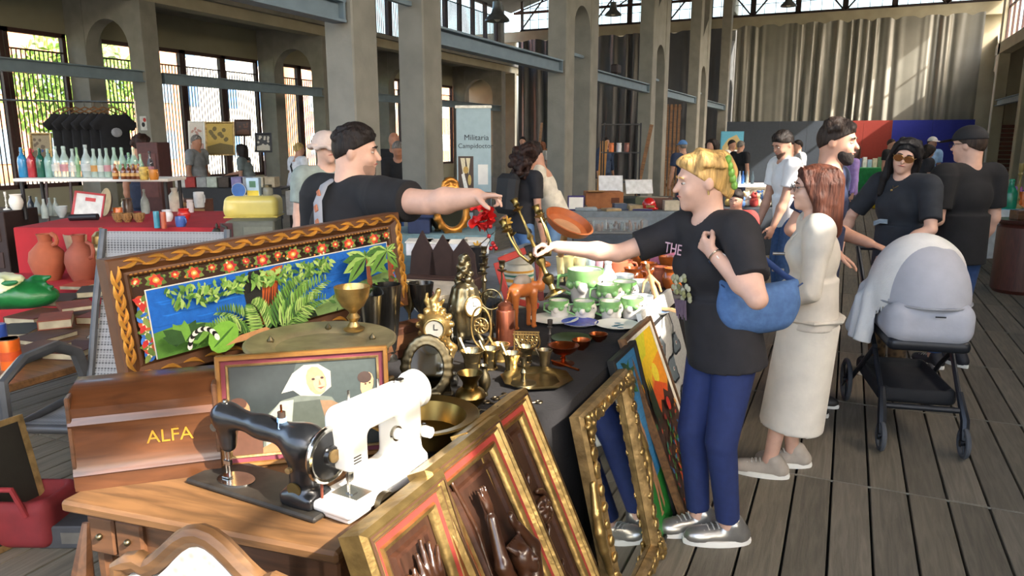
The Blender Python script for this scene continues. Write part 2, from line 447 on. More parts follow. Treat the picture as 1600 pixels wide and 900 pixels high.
def ibeam(name, X, Y0, Y1, z0, z1, label):
    t = thing(name, label, 'beam', (X, Y0, 0)); t['kind'] = 'structure'; L = Y1-Y0
    for z in (z0, z1-.025): MB().box((0, L/2, z+.0125), (.16, L, .025)).build('flange', STEEL, t)
    MB().box((0, L/2, (z0+z1)/2), (.03, L, z1-z0-.05)).build('web', STEEL, t)
    for y in (.02, L-.02): MB().box((0, y, (z0+z1)/2), (.15, .03, z1-z0)).build('end_plate', STEEL, t)
for k in range(-1, 4):
    ibeam('tie_beam', AX-.12, 6.2+6*k+1.78, 6.2+6*k+5.97, 2.76, 2.97, 'grey steel tie beam between left columns, span %d' % (k+2))
for k in range(0, 4):
    ibeam('tie_beam', CX-.1, 6+6*k+.2, 12+6*k-.25, 2.86, 3.1, 'grey steel tie beam along the window aisle, span %d' % (k+1))
for k in (3,):
    ibeam('tie_beam', RX+.12, 6.2+6*k+1.78, 30.9, 2.76, 2.97, 'grey steel tie beam of the right row')
# aisle columns, cross arches and pilasters
for k in range(0, 5):
    y = 6+6*k
    t = thing('column', 'square concrete aisle column with cross arch, %d along the windows' % (k+1), 'column', (CX, y, 0)); t['kind'] = 'structure'
    MB().box((-.22, -.1, 2.4), (.44, .42, 4.8), ch=.012).build('shaft', CONC, t)
    MB().box((-.22, -.1, 6.0), (.36, .36, 2.4)).build('upper_shaft', CONC, t)
    MB().box((OX-CX+.3, -.1, 2.4), (.6, .42, 4.8)).build('pilaster', CONC, t)
    sp = abs(OX-CX)-.44-.6
    p = [(a+OX-CX+.6+sp/2, b) for a, b in arch_poly(sp, 3.55, 4.8, 0)]
    MB().prism(p, .0, .3, XZ).build('cross_arch', CONC, t)
# aisle slab and lintels
struct('ceiling_left', MB().box(((OX+CX)/2-.1, 17.5, 4.86), (abs(OX-CX)+.5, 31, .12)), CONC, 'concrete slab over the window aisle')
struct('trim_1', MB().box((CX-.2, 17.5, 4.72), (.42, 31, .36)), CREAM, 'concrete edge beam above the aisle')
struct('ceiling_right', MB().box((RX+4.6, 14, 4.86), (9.0, 46, .12)), CREAM, 'slab over the right aisle')
struct('trim_2', MB().box((RX+.17, 11, 4.66), (.34, 42, .36)), CREAM, 'concrete edge beam of the right row')
for i, (x0, x1, zz) in enumerate(((CX-.6, AX-.2, 7.25), (AX-.5, RX+.5, 7.25))):
    roof = MB(); xm = (x0+x1)/2
    for a, b, za, zb in ((x0, xm, zz, zz+1.5), (xm, x1, zz+1.5, zz)):
        roof.add([(a, -6, za), (b, -6, zb), (b, 32, zb), (a, 32, za), (a, -6, za+.15), (b, -6, zb+.15), (b, 32, zb+.15), (a, 32, za+.15)],
                 [(0, 1, 2, 3), (4, 7, 6, 5), (0, 4, 5, 1), (1, 5, 6, 2), (2, 6, 7, 3), (3, 7, 4, 0)])
    struct('ceiling_%d' % (i+1), roof, DARKROOF, 'dark underside of the pitched roof, bay %d' % (i+1))
for k in range(0, 5):
    for (x0, x1) in ((CX, AX), (AX, RX)):
        t = thing('roof_truss', 'dark steel roof truss across the %s nave, number %d' % ('left' if x0 == CX else 'main', k+1), 'truss', (0, 7+6*k, 0)); t['kind'] = 'structure'
        n = 6; w = (x1-x0)/n; Z = 7.05
        MB().box(((x0+x1)/2, 0, Z), (x1-x0, .1, .1)).build('chord', BROWN, t)
        g = MB()
        for i in range(n):
            g.cyl((x0+i*w, 0, Z), (x0+(i+1)*w, 0, Z+1.4*(1-abs((i+1)/n*2-1)) if i < n-1 else Z), .03, n=6)
        g.build('braces', BROWN, t)
# outer left wall with grilled windows
WALL = M('#8f8c78', .9, var=.08, scale=1.5)
struct('wall_left', MB().box((OX-.1, 17.5, 4.42), (.2, 31, .9)).box((OX-.1, 17.5, .3), (.2, 31, .6)), WALL, 'pale wall above and below the aisle windows')
BAR = M('#2b1d1b', .6)
wi = 1
def window(Y0, Y1, X, z0, z1, n, bars, lab):
    global wi
    t = thing('window_%d' % wi, lab % wi, 'window', (X, (Y0+Y1)/2, z0)); t['kind'] = 'structure'; wi += 1
    L = Y1-Y0; h = z1-z0; fr = .09
    for s in (-1, 1): MB().box((0, s*(L/2-fr/2), h/2), (.12, fr, h)).build('jamb', BROWN, t)
    for z in (fr/2, h-fr/2): MB().box((0, 0, z), (.12, L, fr)).build('rail', BROWN, t)
    if bars:
        MB().box((.03, 0, h-.42), (.04, L-.1, .035)).build('grille_rail', BAR, t)
        g = MB(); k = bars
        for i in range(k): g.box((.03, -L/2+fr+(i+.5)*(L-2*fr)/k, (h-.42)/2), (.018, .02, h-.42))
        g.build('grille_bars', BAR, t)
    MB().box((-.03, 0, h/2), (.006, L-2*fr, h-2*fr)).build('pane', glass('#f2f6f4', .05), t)
for k in range(0, 4):
    y0, y1 = 6+6*k+.12, 12+6*k-.32; w = (y1-y0)/4
    for j in range(4): window(y0+j*w+.01, y0+(j+1)*w-.01, OX-.05, .6, 3.97, 4, 12, 'tall brown window with vertical bars in the aisle wall, number %d')
for k in range(0, 4):
    y0, y1 = 6+6*k+.12, 12+6*k-.32; w = (y1-y0)/5
    for j in range(5): window(y0+j*w+.01, y0+(j+1)*w-.01, CX-.22, 4.92, 7.15, 4, 9, 'small brown upper window with bars above the aisle, number %d')
# far wall
struct('trim_3', MB().box((-6, 31.1, 6.07), (21.5, .3, .42)), CREAM, 'concrete beam across the far wall')
struct('wall_back', MB().box((-15.2, 31.2, 3), (2.6, .2, 6)).box((4.35, 31.2, 3.0), (1.1, .1, 6)).box((9, 31.3, 2.5), (8.6, .2, 5.0)), CREAM, 'cream end wall of the aisles')
def far_window(x0, x1, k):
    t = thing('window_%d' % (60+k), 'large gridded window above the far curtain, number %d' % k, 'window', ((x0+x1)/2, 31.1, 6.28)); t['kind'] = 'structure'
    w = x1-x0; h = 1.9
    for s in (-1, 1): MB().box((s*(w/2-.04), 0, h/2), (.1, .12, h)).build('jamb', BAR, t)
    for z in (.05, h-.05): MB().box((0, 0, z), (w, .12, .1)).build('rail', BAR, t)
    g = MB()
    for i in range(1, 4): g.box((0, .04, h*i/4), (w, .02, .02))
    for i in range(1, 4): g.box((-w/2+w*i/4, .04, h/2), (.02, .02, h))
    g.build('glazing_bars', BAR, t)
    s = 1 if k % 2 else -1
    MB().cyl((-s*w/2, -.12, 0), (s*w/2, -.12, h), .035, n=6).build('brace', BAR, t)
    MB().box((0, .08, h/2), (w-.1, .006, h-.1)).build('pane', glass('#f2f6f4', .05), t)
xs = np.linspace(-13.6, 4.3, 12)
for k in range(11): far_window(xs[k]+.01, xs[k+1]-.01, k+1)
CUR = M('#7a786d', .42, var=.1, scale=2, sheen=.3, spec=.6)
def curtain(x0, x1, Y, z1, mat, label, nw, amp=.11):
    ph = [random.uniform(0, 6.28) for _ in range(8)]
    def fn(u, v):
        x = x0+(x1-x0)*u; t = u*nw*2*math.pi; A = amp*(.5+.5*math.sin(u*17+ph[0]+2*math.sin(u*7)))*.85
        y = A*math.sin(t+2.4*math.sin(u*13+ph[1])+1.3*math.sin(u*31+ph[5])+.7*math.sin(v*3+u*9+ph[2]))+.4*A*math.sin(1.7*t+ph[3]+1.5*v+2*math.sin(u*23))
        z = z1*v-(.09*(.5+.5*math.sin(t*.5+ph[4]))**3 if v > .97 else 0)*1.0
        return (x, Y+y*(1-.35*v), z)
    m = MB().grid(fn, nw*14, 24)
    return prop(m.build('curtain', mat, smooth=80), label, 'curtain')
curtain(-4.35, 3.85, 30.75, 5.93, CUR, 'tall pale grey pleated curtain over the end wall of the main nave', 21)
curtain(-13.6, -4.75, 30.8, 5.9, M('#45464a', .45, var=.12, scale=2, spec=.6), 'dark grey pleated curtain behind the left columns', 16, .13)
for x0, x1, c, l in ((-4.4, -.55, '#3c444e', 'slate grey'), (-.55, 1.3, '#8c2f24', 'brick red'), (1.3, 3.8, '#2a35a0', 'royal blue')):
    t = thing('display_board', l+' display board standing before the curtain', 'board', ((x0+x1)/2, 29.9, 0), group='display boards')
    n = 4 if x0 < -4 else 2
    for i in range(n): MB().box((-(x1-x0)/2+(i+.5)*(x1-x0)/n, 0, 1.16), ((x1-x0)/n-.006, .05, 2.32)).build('panel', M(c, .7, var=.06), t)
    MB().box((0, .02, .03), (x1-x0-.1, .3, .05)).build('foot', BAR, t)
# right aisle end: small arched window and a brown louvred door
t = thing('door_1', 'brown louvred door in the sunlit right aisle end', 'door', (4.95, 31.14, 0)); t['kind'] = 'structure'
for i in range(14): MB().box((0, 0, .15+i*.15), (.42, .05, .11), T=TR((0, 0, 0))).build('slat', M('#6b3a26', .6), t)
for s in (-1, 1): MB().box((s*.24, 0, 1.15), (.07, .08, 2.3)).build('stile', M('#5a2f22', .6), t)
for k, (x, w) in enumerate(((4.55, .12), (4.72, .1), (5.3, .25))):
    window_x = thing('window_%d' % (80+k), 'narrow barred opening beside the louvred door, number %d' % (k+1), 'window', (x, 31.14, 2.0)); window_x['kind'] = 'structure'
    for s in (-1, 1): MB().box((s*w/2, 0, .6), (.04, .08, 1.2)).build('jamb', BROWN, window_x)
    MB().box((0, 0, 1.2), (w, .08, .05)).build('rail', BROWN, window_x); MB().box((0, 0, .02), (w, .08, .05)).build('rail', BROWN, window_x)
# right clerestory: sun comes in between its mullions
def cler(y0, y1, k, n, zt=7.1):
    t = thing('window_%d' % (90+k), 'upper window of the right row with thin bars, bay %d' % (k+1), 'window', (RX+.15, y0, 4.84)); t['kind'] = 'structure'
    L = y1-y0; h = zt-4.84
    for i in range(n+1): MB().box((0, L*i/n, h/2), (.06, .06, h)).build('mullion', BROWN, t)
    for z in (.04, h-.04, h*.5): MB().box((0, L/2, z), (.06, L, .05)).build('rail', BROWN, t)
for k in range(-2, 4): cler(6.2+6*k+1.75, 12.2+6*k, k+2, 5, 5.92 if k < 2 else 7.1)  # near bays, out of view, cut low to trim the sun shaft
struct('wall_upper', MB().box((RX+.15, 5, 6.55), (.12, 26, 1.26)), CREAM, 'unseen solid band added above the right row windows to block the sun')  # added out of view to keep sun off the tapestry and stallholder
struct('wall_right', MB().box((RX+9.0, 14, 2.4), (.2, 46, 4.8)), CREAM, 'outer wall of the right aisle')
# lamps in the roof
def bell_lamp(px, py, Y, lab):
    p = atY(px, py, Y)
    t = thing('pendant_lamp', lab, 'lamp', p, group='bell lamps under the roof')
    MB().lathe([(.02, .35), (.09, .33), (.1, .2), (.12, .12), (.24, 0), (.25, -.04), (.235, -.03), (.1, .1), (.0, .12)][::-1], 20).build('shade', M('#8f9494', .3, .8), t)
    MB().sph((0, 0, .02), .07).build('bulb', M('#e8e4d6', .3), t)
    MB().cyl((0, 0, .34), (0, 0, max(.5, 7.3-p.z)), .012, n=6).build('rod', BAR, t)
bell_lamp(777, 30, 14, 'steel bell lamp hanging in the left nave')
bell_lamp(958, 22, 22, 'steel bell lamp seen past the second column')
bell_lamp(1232, 8, 26, 'steel bell lamp hanging before the far windows')
# loudspeaker on the beam and stickers
p = atX(962, 112, AX-.12); t = thing('floodlight', 'small black floodlight on the grey tie beam', 'lamp', (AX-.12, p.y, 2.97))
MB().box((0, 0, .13), (.16, .28, .18), ch=.02).build('housing', BAR, t); MB().box((0, 0, .02), (.06, .06, .04)).build('bracket', BAR, t)
p = atX(271, 187, CX); t = thing('poster', 'small white poster with red and black print on the aisle column', 'poster', (CX-.2, 11.685, 2.0))
MB().box((0, 0, 0), (.2, .006, .3)).build('sheet', M('#cfcdc6', .8), t); MB().lathe([(0, 0), (.05, 0), (.05, .004), (0, .004)], 16, T=TR((0, -.003, -.03), math.pi/2)).build('black_disc', M('#1c1c1e', .7), t); MB().lathe([(0, 0), (.045, 0), (.045, .004), (0, .004)], 16, T=TR((.05, -.003, .07), math.pi/2)).build('red_disc', M('#b5342c', .7), t)
# outside the left windows
def tree(x, y, h, r, c, lab):
    t = thing('tree', lab, 'tree', (x, y, -.25), group='trees outside the windows')
    MB().tube([(0, 0, 0), (.05, .1, h*.3), (0, 0, h*.55)], [.16, .13, .08], 8).build('trunk', M('#54463a', .9), t)
    g = MB(); rn = random.Random(int(x*10+y))
    for i in range(1500):
        u = rn.uniform(-1, 1); a = rn.uniform(0, 6.28); q = (rn.random()**.4)
        s_ = math.sqrt(1-u*u); p = Vector((r*q*s_*math.cos(a), r*q*s_*math.sin(a), h*.62+r*.9*q*u))
        e = Euler((rn.uniform(0, 6), rn.uniform(0, 6), rn.uniform(0, 6))).to_matrix(); z = .2*rn.uniform(.6, 1.2)
        g.add([p+e @ Vector(v)*z for v in ((-1, 0, 0), (0, -.5, .1), (1, 0, 0), (0, .5, .1))], [(0, 1, 2, 3)])
    f = g.build('foliage', M(c, .7, var=.4, scale=3), t, smooth=0); f['kind'] = 'stuff'
tree(-24.5, 11.6, 6.5, 2.9, '#a3bd62', 'sunlit green tree outside the first window')
tree(-29.5, 15.2, 6, 2.6, '#aac470', 'lighter green tree outside the second window')
tree(-26.5, 19.2, 6, 2.4, '#6f9038', 'green tree beside the orange building')
def building(x, y0, y1, h, c, lab, win='#7f97b0', nw=4):
    t = thing('building', lab, 'building', (x, (y0+y1)/2, -.25)); L = y1-y0
    MB().box((-2, 0, h/2), (4, L, h)).build('wall', M(c, .9, var=.06, scale=1), t)
    for i in range(nw):
        for z in (1.6, 4.6, 7.4):
            if z < h-1:
                w = MB().box((.02, -L/2+(i+.5)*L/nw, z), (.1, L/nw*.45, 1.5)).build('window', M(win, .2), t)
    MB().box((-1.9, 0, h+.1), (4.3, L+.2, .2)).build('roof', M('#b9a99a', .9), t)
building(-34, 19, 31, 9, '#dc8f68', 'orange rendered building outside the aisle windows')
building(-36, 31.5, 41, 9, '#e9e4dc', 'white rendered building outside the aisle windows', '#5b83b5', 3)
building(-35, 41.5, 64, 10, '#dc9c7a', 'terracotta building beyond the white one', '#c9d6df', 5)
building(-38, 2, 18.5, 7, '#d9c9a5', 'low sand coloured building behind the trees')
# ================================================================ shared makers for market goods
BRASS = M('#a6956e', .27, 1., var=.3, scale=18, bump=.1, bscale=40)
BRASS_D = M('#7a6f55', .38, 1., var=.35, scale=16, bump=.15, bscale=30)
GOLD = M('#b0935c', .32, .85, var=.35, scale=20, bump=.2, bscale=45)
GILT = M('#a2875a', .42, .7, var=.4, scale=24, bump=.3, bscale=50)
SILVER = M('#9a9890', .25, 1., var=.25, scale=16)
COPPER = M('#a5552d', .3, 1., var=.3, scale=15)
BRONZE = M('#5e5340', .4, .9, var=.3, scale=15)
CLAY = M('#a4583a', .8, var=.15, scale=8); GLAZE = M('#a5531f', .2, var=.35, scale=10, coat=.5)
WOOD = M('#593a24', .45, var=.45, scale=4, kind='wood', stretch=(1, 6, 6), coat=.2)
WOOD_L = M('#704f2f', .5, var=.4, scale=4, kind='wood', stretch=(1, 7, 7))
WOOD_D = M('#3f2417', .45, var=.4, scale=5, kind='wood', stretch=(6, 6, 1))
BLACKCLOTH = M('#1d1b1c', .9, var=.3, scale=6, bump=.2)
WHITE = M('#e6e4dc', .4, var=.04); BLACK = M('#16161a', .5, var=.2); CARD = M('#a37a4c', .85, var=.1)
PAPER = M('#e2e0d8', .8, var=.05); REDC = M('#b4202a', .7, var=.12); BLUEG = M('#27548f', .5)
PROF = {
 'bottle': [(0, 0), (.95, 0), (1, .04), (1, .52), (.85, .6), (.42, .76), (.36, .9), (.42, .91), (.42, .97), (.34, 1), (0, 1)],
 'siphon': [(0, 0), (.9, 0), (1, .03), (1, .55), (.8, .68), (.4, .76), (.42, .8), (.3, .82), (.36, .9), (.3, 1), (0, 1)],
 'demijohn': [(0, 0), (.8, 0), (1, .12), (1, .4), (.8, .58), (.35, .74), (.25, .9), (.33, .92), (.33, 1), (0, 1)],
 'vase': [(0, 0), (.55, 0), (.6, .05), (.45, .12), (.95, .35), (1, .5), (.8, .68), (.5, .8), (.45, .88), (.75, .98), (.68, .99), (.4, .88), (0, .8)],
 'squat': [(0, 0), (.6, 0), (.65, .04), (.95, .2), (1, .3), (.85, .45), (.5, .56), (.46, .66), (.5, .75), (.8, .97), (.82, 1), (.76, 1), (.42, .72), (0, .7)],
 'goblet': [(0, 0), (.7, 0), (.72, .04), (.25, .1), (.12, .2), (.2, .3), (.12, .36), (.15, .46), (.6, .6), (.85, .78), (1, 1), (.94, 1), (.7, .75), (.3, .6), (0, .58)],
 'chalice': [(0, 0), (.55, 0), (.6, .05), (.35, .1), (.22, .2), (.38, .3), (.2, .4), (.3, .46), (.62, .56), (.9, .76), (1, 1), (.95, 1), (.8, .76), (.3, .55), (0, .54)],
 'tumbler': [(0, 0), (.62, 0), (.6, .06), (.5, .1), (.62, .14), (1, 1), (.93, 1), (.6, .2), (0, .18)],
 'mortar': [(0, 0), (.72, 0), (.74, .06), (.6, .12), (.66, .3), (.7, .6), (.8, .78), (1, .95), (1, 1), (.9, 1), (.62, .75), (.5, .2), (0, .18)],
 'cup': [(0, 0), (.5, 0), (.52, .06), (.85, .35), (.98, .8), (1, 1), (.95, 1), (.9, .78), (.5, .15), (0, .12)],
 'mug': [(0, 0), (.85, 0), (.9, .05), (1, .4), (1, .8), (.95, 1), (.88, 1), (.88, .3), (0, .15)],
 'bowl': [(0, 0), (.4, 0), (.42, .08), (.75, .35), (.95, .75), (1, 1), (.95, 1), (.72, .5), (.3, .18), (0, .16)],
 'plate': [(0, 0), (.55, 0), (.62, .25), (.98, .9), (1, 1), (.96, 1), (.6, .5), (0, .4)],
 'pot': [(0, 0), (.6, 0), (.85, .2), (1, .45), (.95, .65), (.75, .82), (.8, .96), (.86, 1), (.78, 1), (.66, .84), (.8, .5), (.4, .15), (0, .12)],
 'jar': [(0, 0), (.9, 0), (1, .04), (1, .72), (.85, .8), (.85, .84), (.95, .85), (.95, 1), (0, 1)],
 'ginger': [(0, 0), (.6, 0), (.62, .05), (.8, .25), (1, .48), (.9, .6), (.55, .66), (.5, .68)],
 'gingerlid': [(.6, 0), (.68, .02), (.66, .5), (.4, .75), (.12, .8), (.1, .85), (.18, .92), (.1, 1), (0, 1)],
 'jug': [(0, 0), (.6, 0), (.85, .2), (1, .42), (.9, .62), (.5, .78), (.36, .84), (.4, .95), (.46, 1), (.38, 1), (.3, .86), (0, .8)],
 'stick': [(0, 0), (1, 0), (1, .03), (.6, .07), (.28, .1), (.2, .16), (.38, .22), (.2, .28), (.16, .45), (.3, .52), (.15, .58), (.2, .72), (.42, .76), (.22, .8), (.36, .86), (.38, 1), (.28, 1), (.24, .9), (0, .9)],
 'tin': [(0, 0), (1, 0), (1, .96), (.95, 1), (0, 1)],
 'bell': [(0, 0), (1, 0), (.95, .08), (.7, .3), (.55, .6), (.3, .75), (.1, .78), (.12, .9), (0, 1)],
}
def lat_mesh(kind, r, h, n=20, sx=1, sy=1): return MB().lathe([(a*r, b*h) for a, b in PROF[kind]], n, sx=sx, sy=sy).mesh(kind)
def four(l): return l if len(l.split()) > 3 else l+" on the stall"
def put(kind, x, yb, hp, wp, z, mat, label, cat, group=None, name=None, n=18, d=None, handle=None, lid=None, band=None, hmat=None):
    """lathe thing whose base stands at pixel (x,yb) on a surface of height z; hp, wp its size in pixels"""
    label = four(label)
    p = atz(x, yb, z) if d is None else atd(x, yb, d)
    if d is not None and z is not None: p.z = z
    dd = (p-Vector(_c)).dot(Vector(_f)); s = dd/FPX; r = wp*s/2; h = hp*s*1.0
    me = lat_mesh(kind, r, h, n)
    nm = name or kind
    if handle is None and lid is None and band is None:
        o = link(nm, me, mat, None, p); return prop(o, label, cat, group)
    t = thing(nm, label, cat, p, random.uniform(-.2, .2), group); link('body', me, mat, t)
    if handle:
        a, b, out = handle; q = MB(); sg = 1 if out > 0 else -1
        q.tube([(sg*r*.85, 0, h*a), (sg*(r+abs(out)*r*.7), 0, h*(a+.05)), (sg*(r+abs(out)*r), 0, h*(a+b)/2), (sg*(r+abs(out)*r*.7), 0, h*(b-.05)), (sg*r*.8, 0, h*b)], r*.13, 8)
        q.build('handle', hmat or mat, t)
    if lid:
        z0, c, k = lid; MB().lathe([(a*r*k, h*z0+b*h*.3) for a, b in PROF['gingerlid']], 16).build('lid', c, t)
    if band:
        for z0, z1, k, c in band: MB().lathe([(r*k, h*z0), (r*k*1.01, h*z0), (r*k*1.01, h*z1), (r*k, h*z1)], n).build('label_band', c, t)
    return t
def frame_mb(w, h, prof, T=None):
    """mitred picture frame; prof [(inset from outer edge, height)]; centred on x, bottom at y=0"""
    m = MB(T); vs = []; fs = []
    for ins, z in prof: vs += [(-w/2+ins, ins, z), (w/2-ins, ins, z), (w/2-ins, h-ins, z), (-w/2+ins, h-ins, z)]
    for i in range(len(prof)-1):
        for j in range(4): a, b = i*4+j, i*4+(j+1) % 4; fs.append((a, b, b+4, a+4))
    m.add(vs, fs); return m
class Pic(MB):
    """flat picture: coloured polygons, each a hair above the last"""
    def __init__(s, w, h, bgc): super().__init__(); s.w, s.h = w, h; s.z = 0.; s.p([(-w/2, 0), (w/2, 0), (w/2, h), (-w/2, h)], bgc)
    def p(s, pts, c): s.col = lin(c); s.z += .00008; s.poly(pts, s.z); return s
    def e(s, x, y, rx, ry, c, a=0., n=12):
        ca, sa = math.cos(a), math.sin(a)
        return s.p([(x+rx*math.cos(t)*ca-ry*math.sin(t)*sa, y+rx*math.cos(t)*sa+ry*math.sin(t)*ca) for t in (2*math.pi*i/n for i in range(n))], c)
    def leaf(s, x0, y0, x1, y1, w, c):
        dx, dy = x1-x0, y1-y0; nx, ny = -dy*w, dx*w
        return s.p([(x0, y0), (x0+.35*dx+nx, y0+.35*dy+ny), (x0+.7*dx+nx*.7, y0+.7*dy+ny*.7), (x1, y1), (x0+.7*dx-nx*.7, y0+.7*dy-ny*.7), (x0+.35*dx-nx, y0+.35*dy-ny)], c)
    def line(s, pts, w, c):
        for (a, b), (e, f) in zip(pts, pts[1:]):
            L = math.hypot(e-a, f-b)+1e-9; nx, ny = -(f-b)/L*w/2, (e-a)/L*w/2; s.p([(a+nx, b+ny), (e+nx, f+ny), (e-nx, f-ny), (a-nx, b-ny)], c)
        return s
def leaning(name, label, cat, y0, y1, xb, xt, zt, group=None, zb=0.):
    """Empty with x along the thing's width, y up the thing, z out of its face (towards +X)"""
    up = Vector((xt-xb, 0, zt-zb)); h = up.length; up.normalize(); n = Vector((0, 1, 0)).cross(up)
    t = thing(name, label, cat, group=group); t.matrix_world = axes((xb, (y0+y1)/2, zb), (0, 1, 0), up, n)
    return t, abs(y1-y0), h
# ================================================================ SEWING TABLE AND WHAT STANDS ON IT
ST = thing('sewing_table', 'worn wooden sewing machine table with small drawers', 'table', (-1.76, 1.10, 0), R(6.6))
TW, TD, TZ = .80, .52, .75
MB().box((TW/2, TD/2, TZ-.016), (TW, TD, .032), ch=.008).build('tabletop', WOOD_L, ST)
MB().box((TW/2, .05, TZ-.095), (TW-.12, .02, .12)).build('apron', WOOD, ST)
MB().box((TW/2, TD-.05, TZ-.095), (TW-.12, .02, .12)).build('apron', WOOD, ST)
for x in (.115, .205):
    dr = MB().box((x-.02, .1, TZ-.095), (.085, .15, .105), ch=.006).build('drawer', WOOD, ST)
    MB().sph((x-.02, .02, TZ-.095), .009).build('knob', BRASS_D, dr)
for x in (TW-.13, TW-.05): MB().box((x, .1, TZ-.1), (.06, .12, .1), ch=.006).build('drawer', WOOD, ST)
for x in (.07, TW-.07):
    for y in (.07, TD-.07): MB().lathe([(.02, 0), (.026, .02), (.018, .08), (.026, .3), (.03, .55), (.03, .7)], 10, T=TR((x, y, 0))).build('leg', WOOD, ST)
MB().tube([(.07, .2, .1), (TW/2, .24, .14), (TW-.07, .2, .1)], .014, 8).build('treadle_bar', BLACK, ST)
# wooden cover with lettering
a, b = atz(118, 769, TZ), atz(347, 739, TZ); e = (b-a); L = e.length; rz = math.atan2(e.y, e.x)
CV = thing('machine_cover', 'polished wooden sewing machine cover with gilt ALFA lettering', 'cover', a, rz)
prof = [(0, 0), (.0, .045), (-.006, .05), (.004, .075), (.006, .19), (-.002, .205), (.008, .225), (.004, .255), (.03, .275), (.05, .292), (.16, .3), (.18, .29), (.18, 0)]
prof = [(p*1., q*.88) for p, q in prof]
MB(axes((0, 0, 0), (0, 1, 0), (0, 0, 1), (1, 0, 0))).prism(prof, 0, L).build('shell', M('#57331b', .35, var=.4, scale=4, kind='wood', stretch=(1, 5, 7), coat=.5), CV)
for x in (.004, L-.004): MB().box((x, .09, .13), (.012, .176, .25), ch=.003).build('end_panel', WOOD, CV)
letter('ALFA', .05, M('#d9a23e', .35, .6), CV, (L*.66, .0025, .125), (math.pi/2, 0, 0))
# portrait
a, b = atz(352, 731, TZ), atz(606, 706, TZ); e = b-a; rz = math.atan2(e.y, e.x); L = e.length+.02
PT = thing('portrait_painting', 'gilt framed portrait of a veiled old woman behind the black sewing machine', 'painting', (a+b)/2, rot=Euler((math.pi/2-.14, 0, rz)))
hp = .315
frame_mb(L, hp, [(0, -.012), (0, .018), (.004, .022), (.012, .02), (.014, .012)]).build('outer_frame', M('#8c6230', .4, .3, var=.3), PT)
frame_mb(L-.028, hp-.028, [(0, .012), (.012, .008)]).build('liner', M('#6a2a35', .8), PT).location.y = .014
frame_mb(L-.05, hp-.05, [(0, .008), (.002, .012), (.007, .009), (.008, .002)]).build('inner_frame', GILT, PT).location.y = .025
pw, ph = L-.066, hp-.066
q = Pic(pw, ph, '#262c2b'); X = lambda u: -pw/2+u*pw; Yv = lambda v: ph*(1-v)
def P(*pts): return [(X(u), Yv(v)) for u, v in pts]
q.p(P((.45, 0), (1, 0), (1, .55), (.6, .5), (.4, .25)), '#3a423f').p(P((.2, 1), (.22, .6), (.34, .42), (.5, .36), (.68, .42), (.8, .7), (.82, 1)), '#5d6258')
q.p(P((.22, 1), (.23, .62), (.33, .43), (.42, .42), (.4, .7), (.36, 1)), '#8d9081').p(P((.38, 1), (.42, .45), (.6, .44), (.68, 1)), '#43483f')
q.p(P((.6, .45), (.68, .46), (.86, .62), (.9, .6), (.8, .85), (.66, .9)), '#7a5f45').p(P((.78, .63), (.92, .56), (.93, .6), (.82, .68)), '#b07a4e')
q.p(P((.34, .34), (.42, .12), (.5, .03), (.6, .03), (.68, .12), (.68, .3), (.6, .4), (.47, .38), (.41, .3)), '#9d9a8b').p(P((.36, .33), (.44, .1), (.5, .06), (.46, .3)), '#b8b5a6')
q.e(X(.58), Yv(.22), pw*.068, ph*.17, '#a87a5b', .25).e(X(.6), Yv(.26), pw*.04, ph*.1, '#bb8d6b', .25).e(X(.56), Yv(.2), pw*.012, ph*.014, '#30201a').e(X(.62), Yv(.19), pw*.012, ph*.014, '#30201a')
q.p(P((.585, .3), (.64, .29), (.61, .32)), '#6e3b30').p(P((.6, .2), (.615, .27), (.595, .275)), '#8f6046')
q.e(X(.93), Yv(.3), pw*.045, ph*.14, '#b98a63', -.2).e(X(.915), Yv(.22), pw*.05, ph*.07, '#3a2a22').e(X(.92), Yv(.3), pw*.008, ph*.01, '#2c1c16').e(X(.95), Yv(.29), pw*.008, ph*.01, '#2c1c16').p(P((.86, .7), (.9, .48), (.98, .46), (1, .6), (1, .8)), '#9a6a44')
q.e(X(.08), Yv(.52), pw*.05, ph*.14, '#a5704d').e(X(.05), Yv(.42), pw*.06, ph*.07, '#4a2f22').p(P((0, .6), (.14, .6), (.2, .8), (.2, 1), (0, 1)), '#5b3a2a').e(X(.13), Yv(.66), pw*.025, ph*.07, '#b67d58')
q.p(P((.2, .94), (.3, .86), (.7, .86), (.78, 1), (.2, 1)), '#a06a45')
o = q.build('picture', PRINT(.45), PT, smooth=0); o.location = (0, .033, .003)
# black sewing machine
a, b = atz(362, 755, TZ), atz(486, 793, TZ); e = b-a; L = e.length; rz = math.atan2(e.y, e.x)
SM = thing('sewing_machine', 'old black cast iron sewing machine with chrome handwheel', 'sewing machine', a, rz); SM.scale = (.95, .85, .82)
JAP = M('#17181a', .28, var=.3, coat=.4); CHR = M('#b9b6ae', .18, 1., var=.15)
MB().box((L*.45, .02, .009), (L+.2, .18, .018), ch=.006).build('bed_plate', M('#2a2620', .5, var=.4, scale=30), SM)
b_ = SDF(); b_.cap((0, 0, .232), (0, 0, .135), .034, .024, k=.03).cap((0, 0, .236), (L*.5, 0, .226), .036, .03, k=.04).cap((L*.5, 0, .226), (L*1.02, 0, .215), .031, .046, k=.04)
b_.cap((L*1.02, 0, .2), (L*1.0, 0, .06), .048, .042, k=.05).box((L*1.0, 0, .035), (.055, .05, .02), rnd=.012, k=.04).ell((L*1.03, 0, .2), (.05, .048, .05), k=.03)
b_.build('body', JAP, SM, .0055)
MB().lathe([(0, 0), (.06, .0), (.06, .004), (0, .004)], 24, T=TR((.02, .0, .018)), sy=.75).build('slide_plate', CHR, SM)
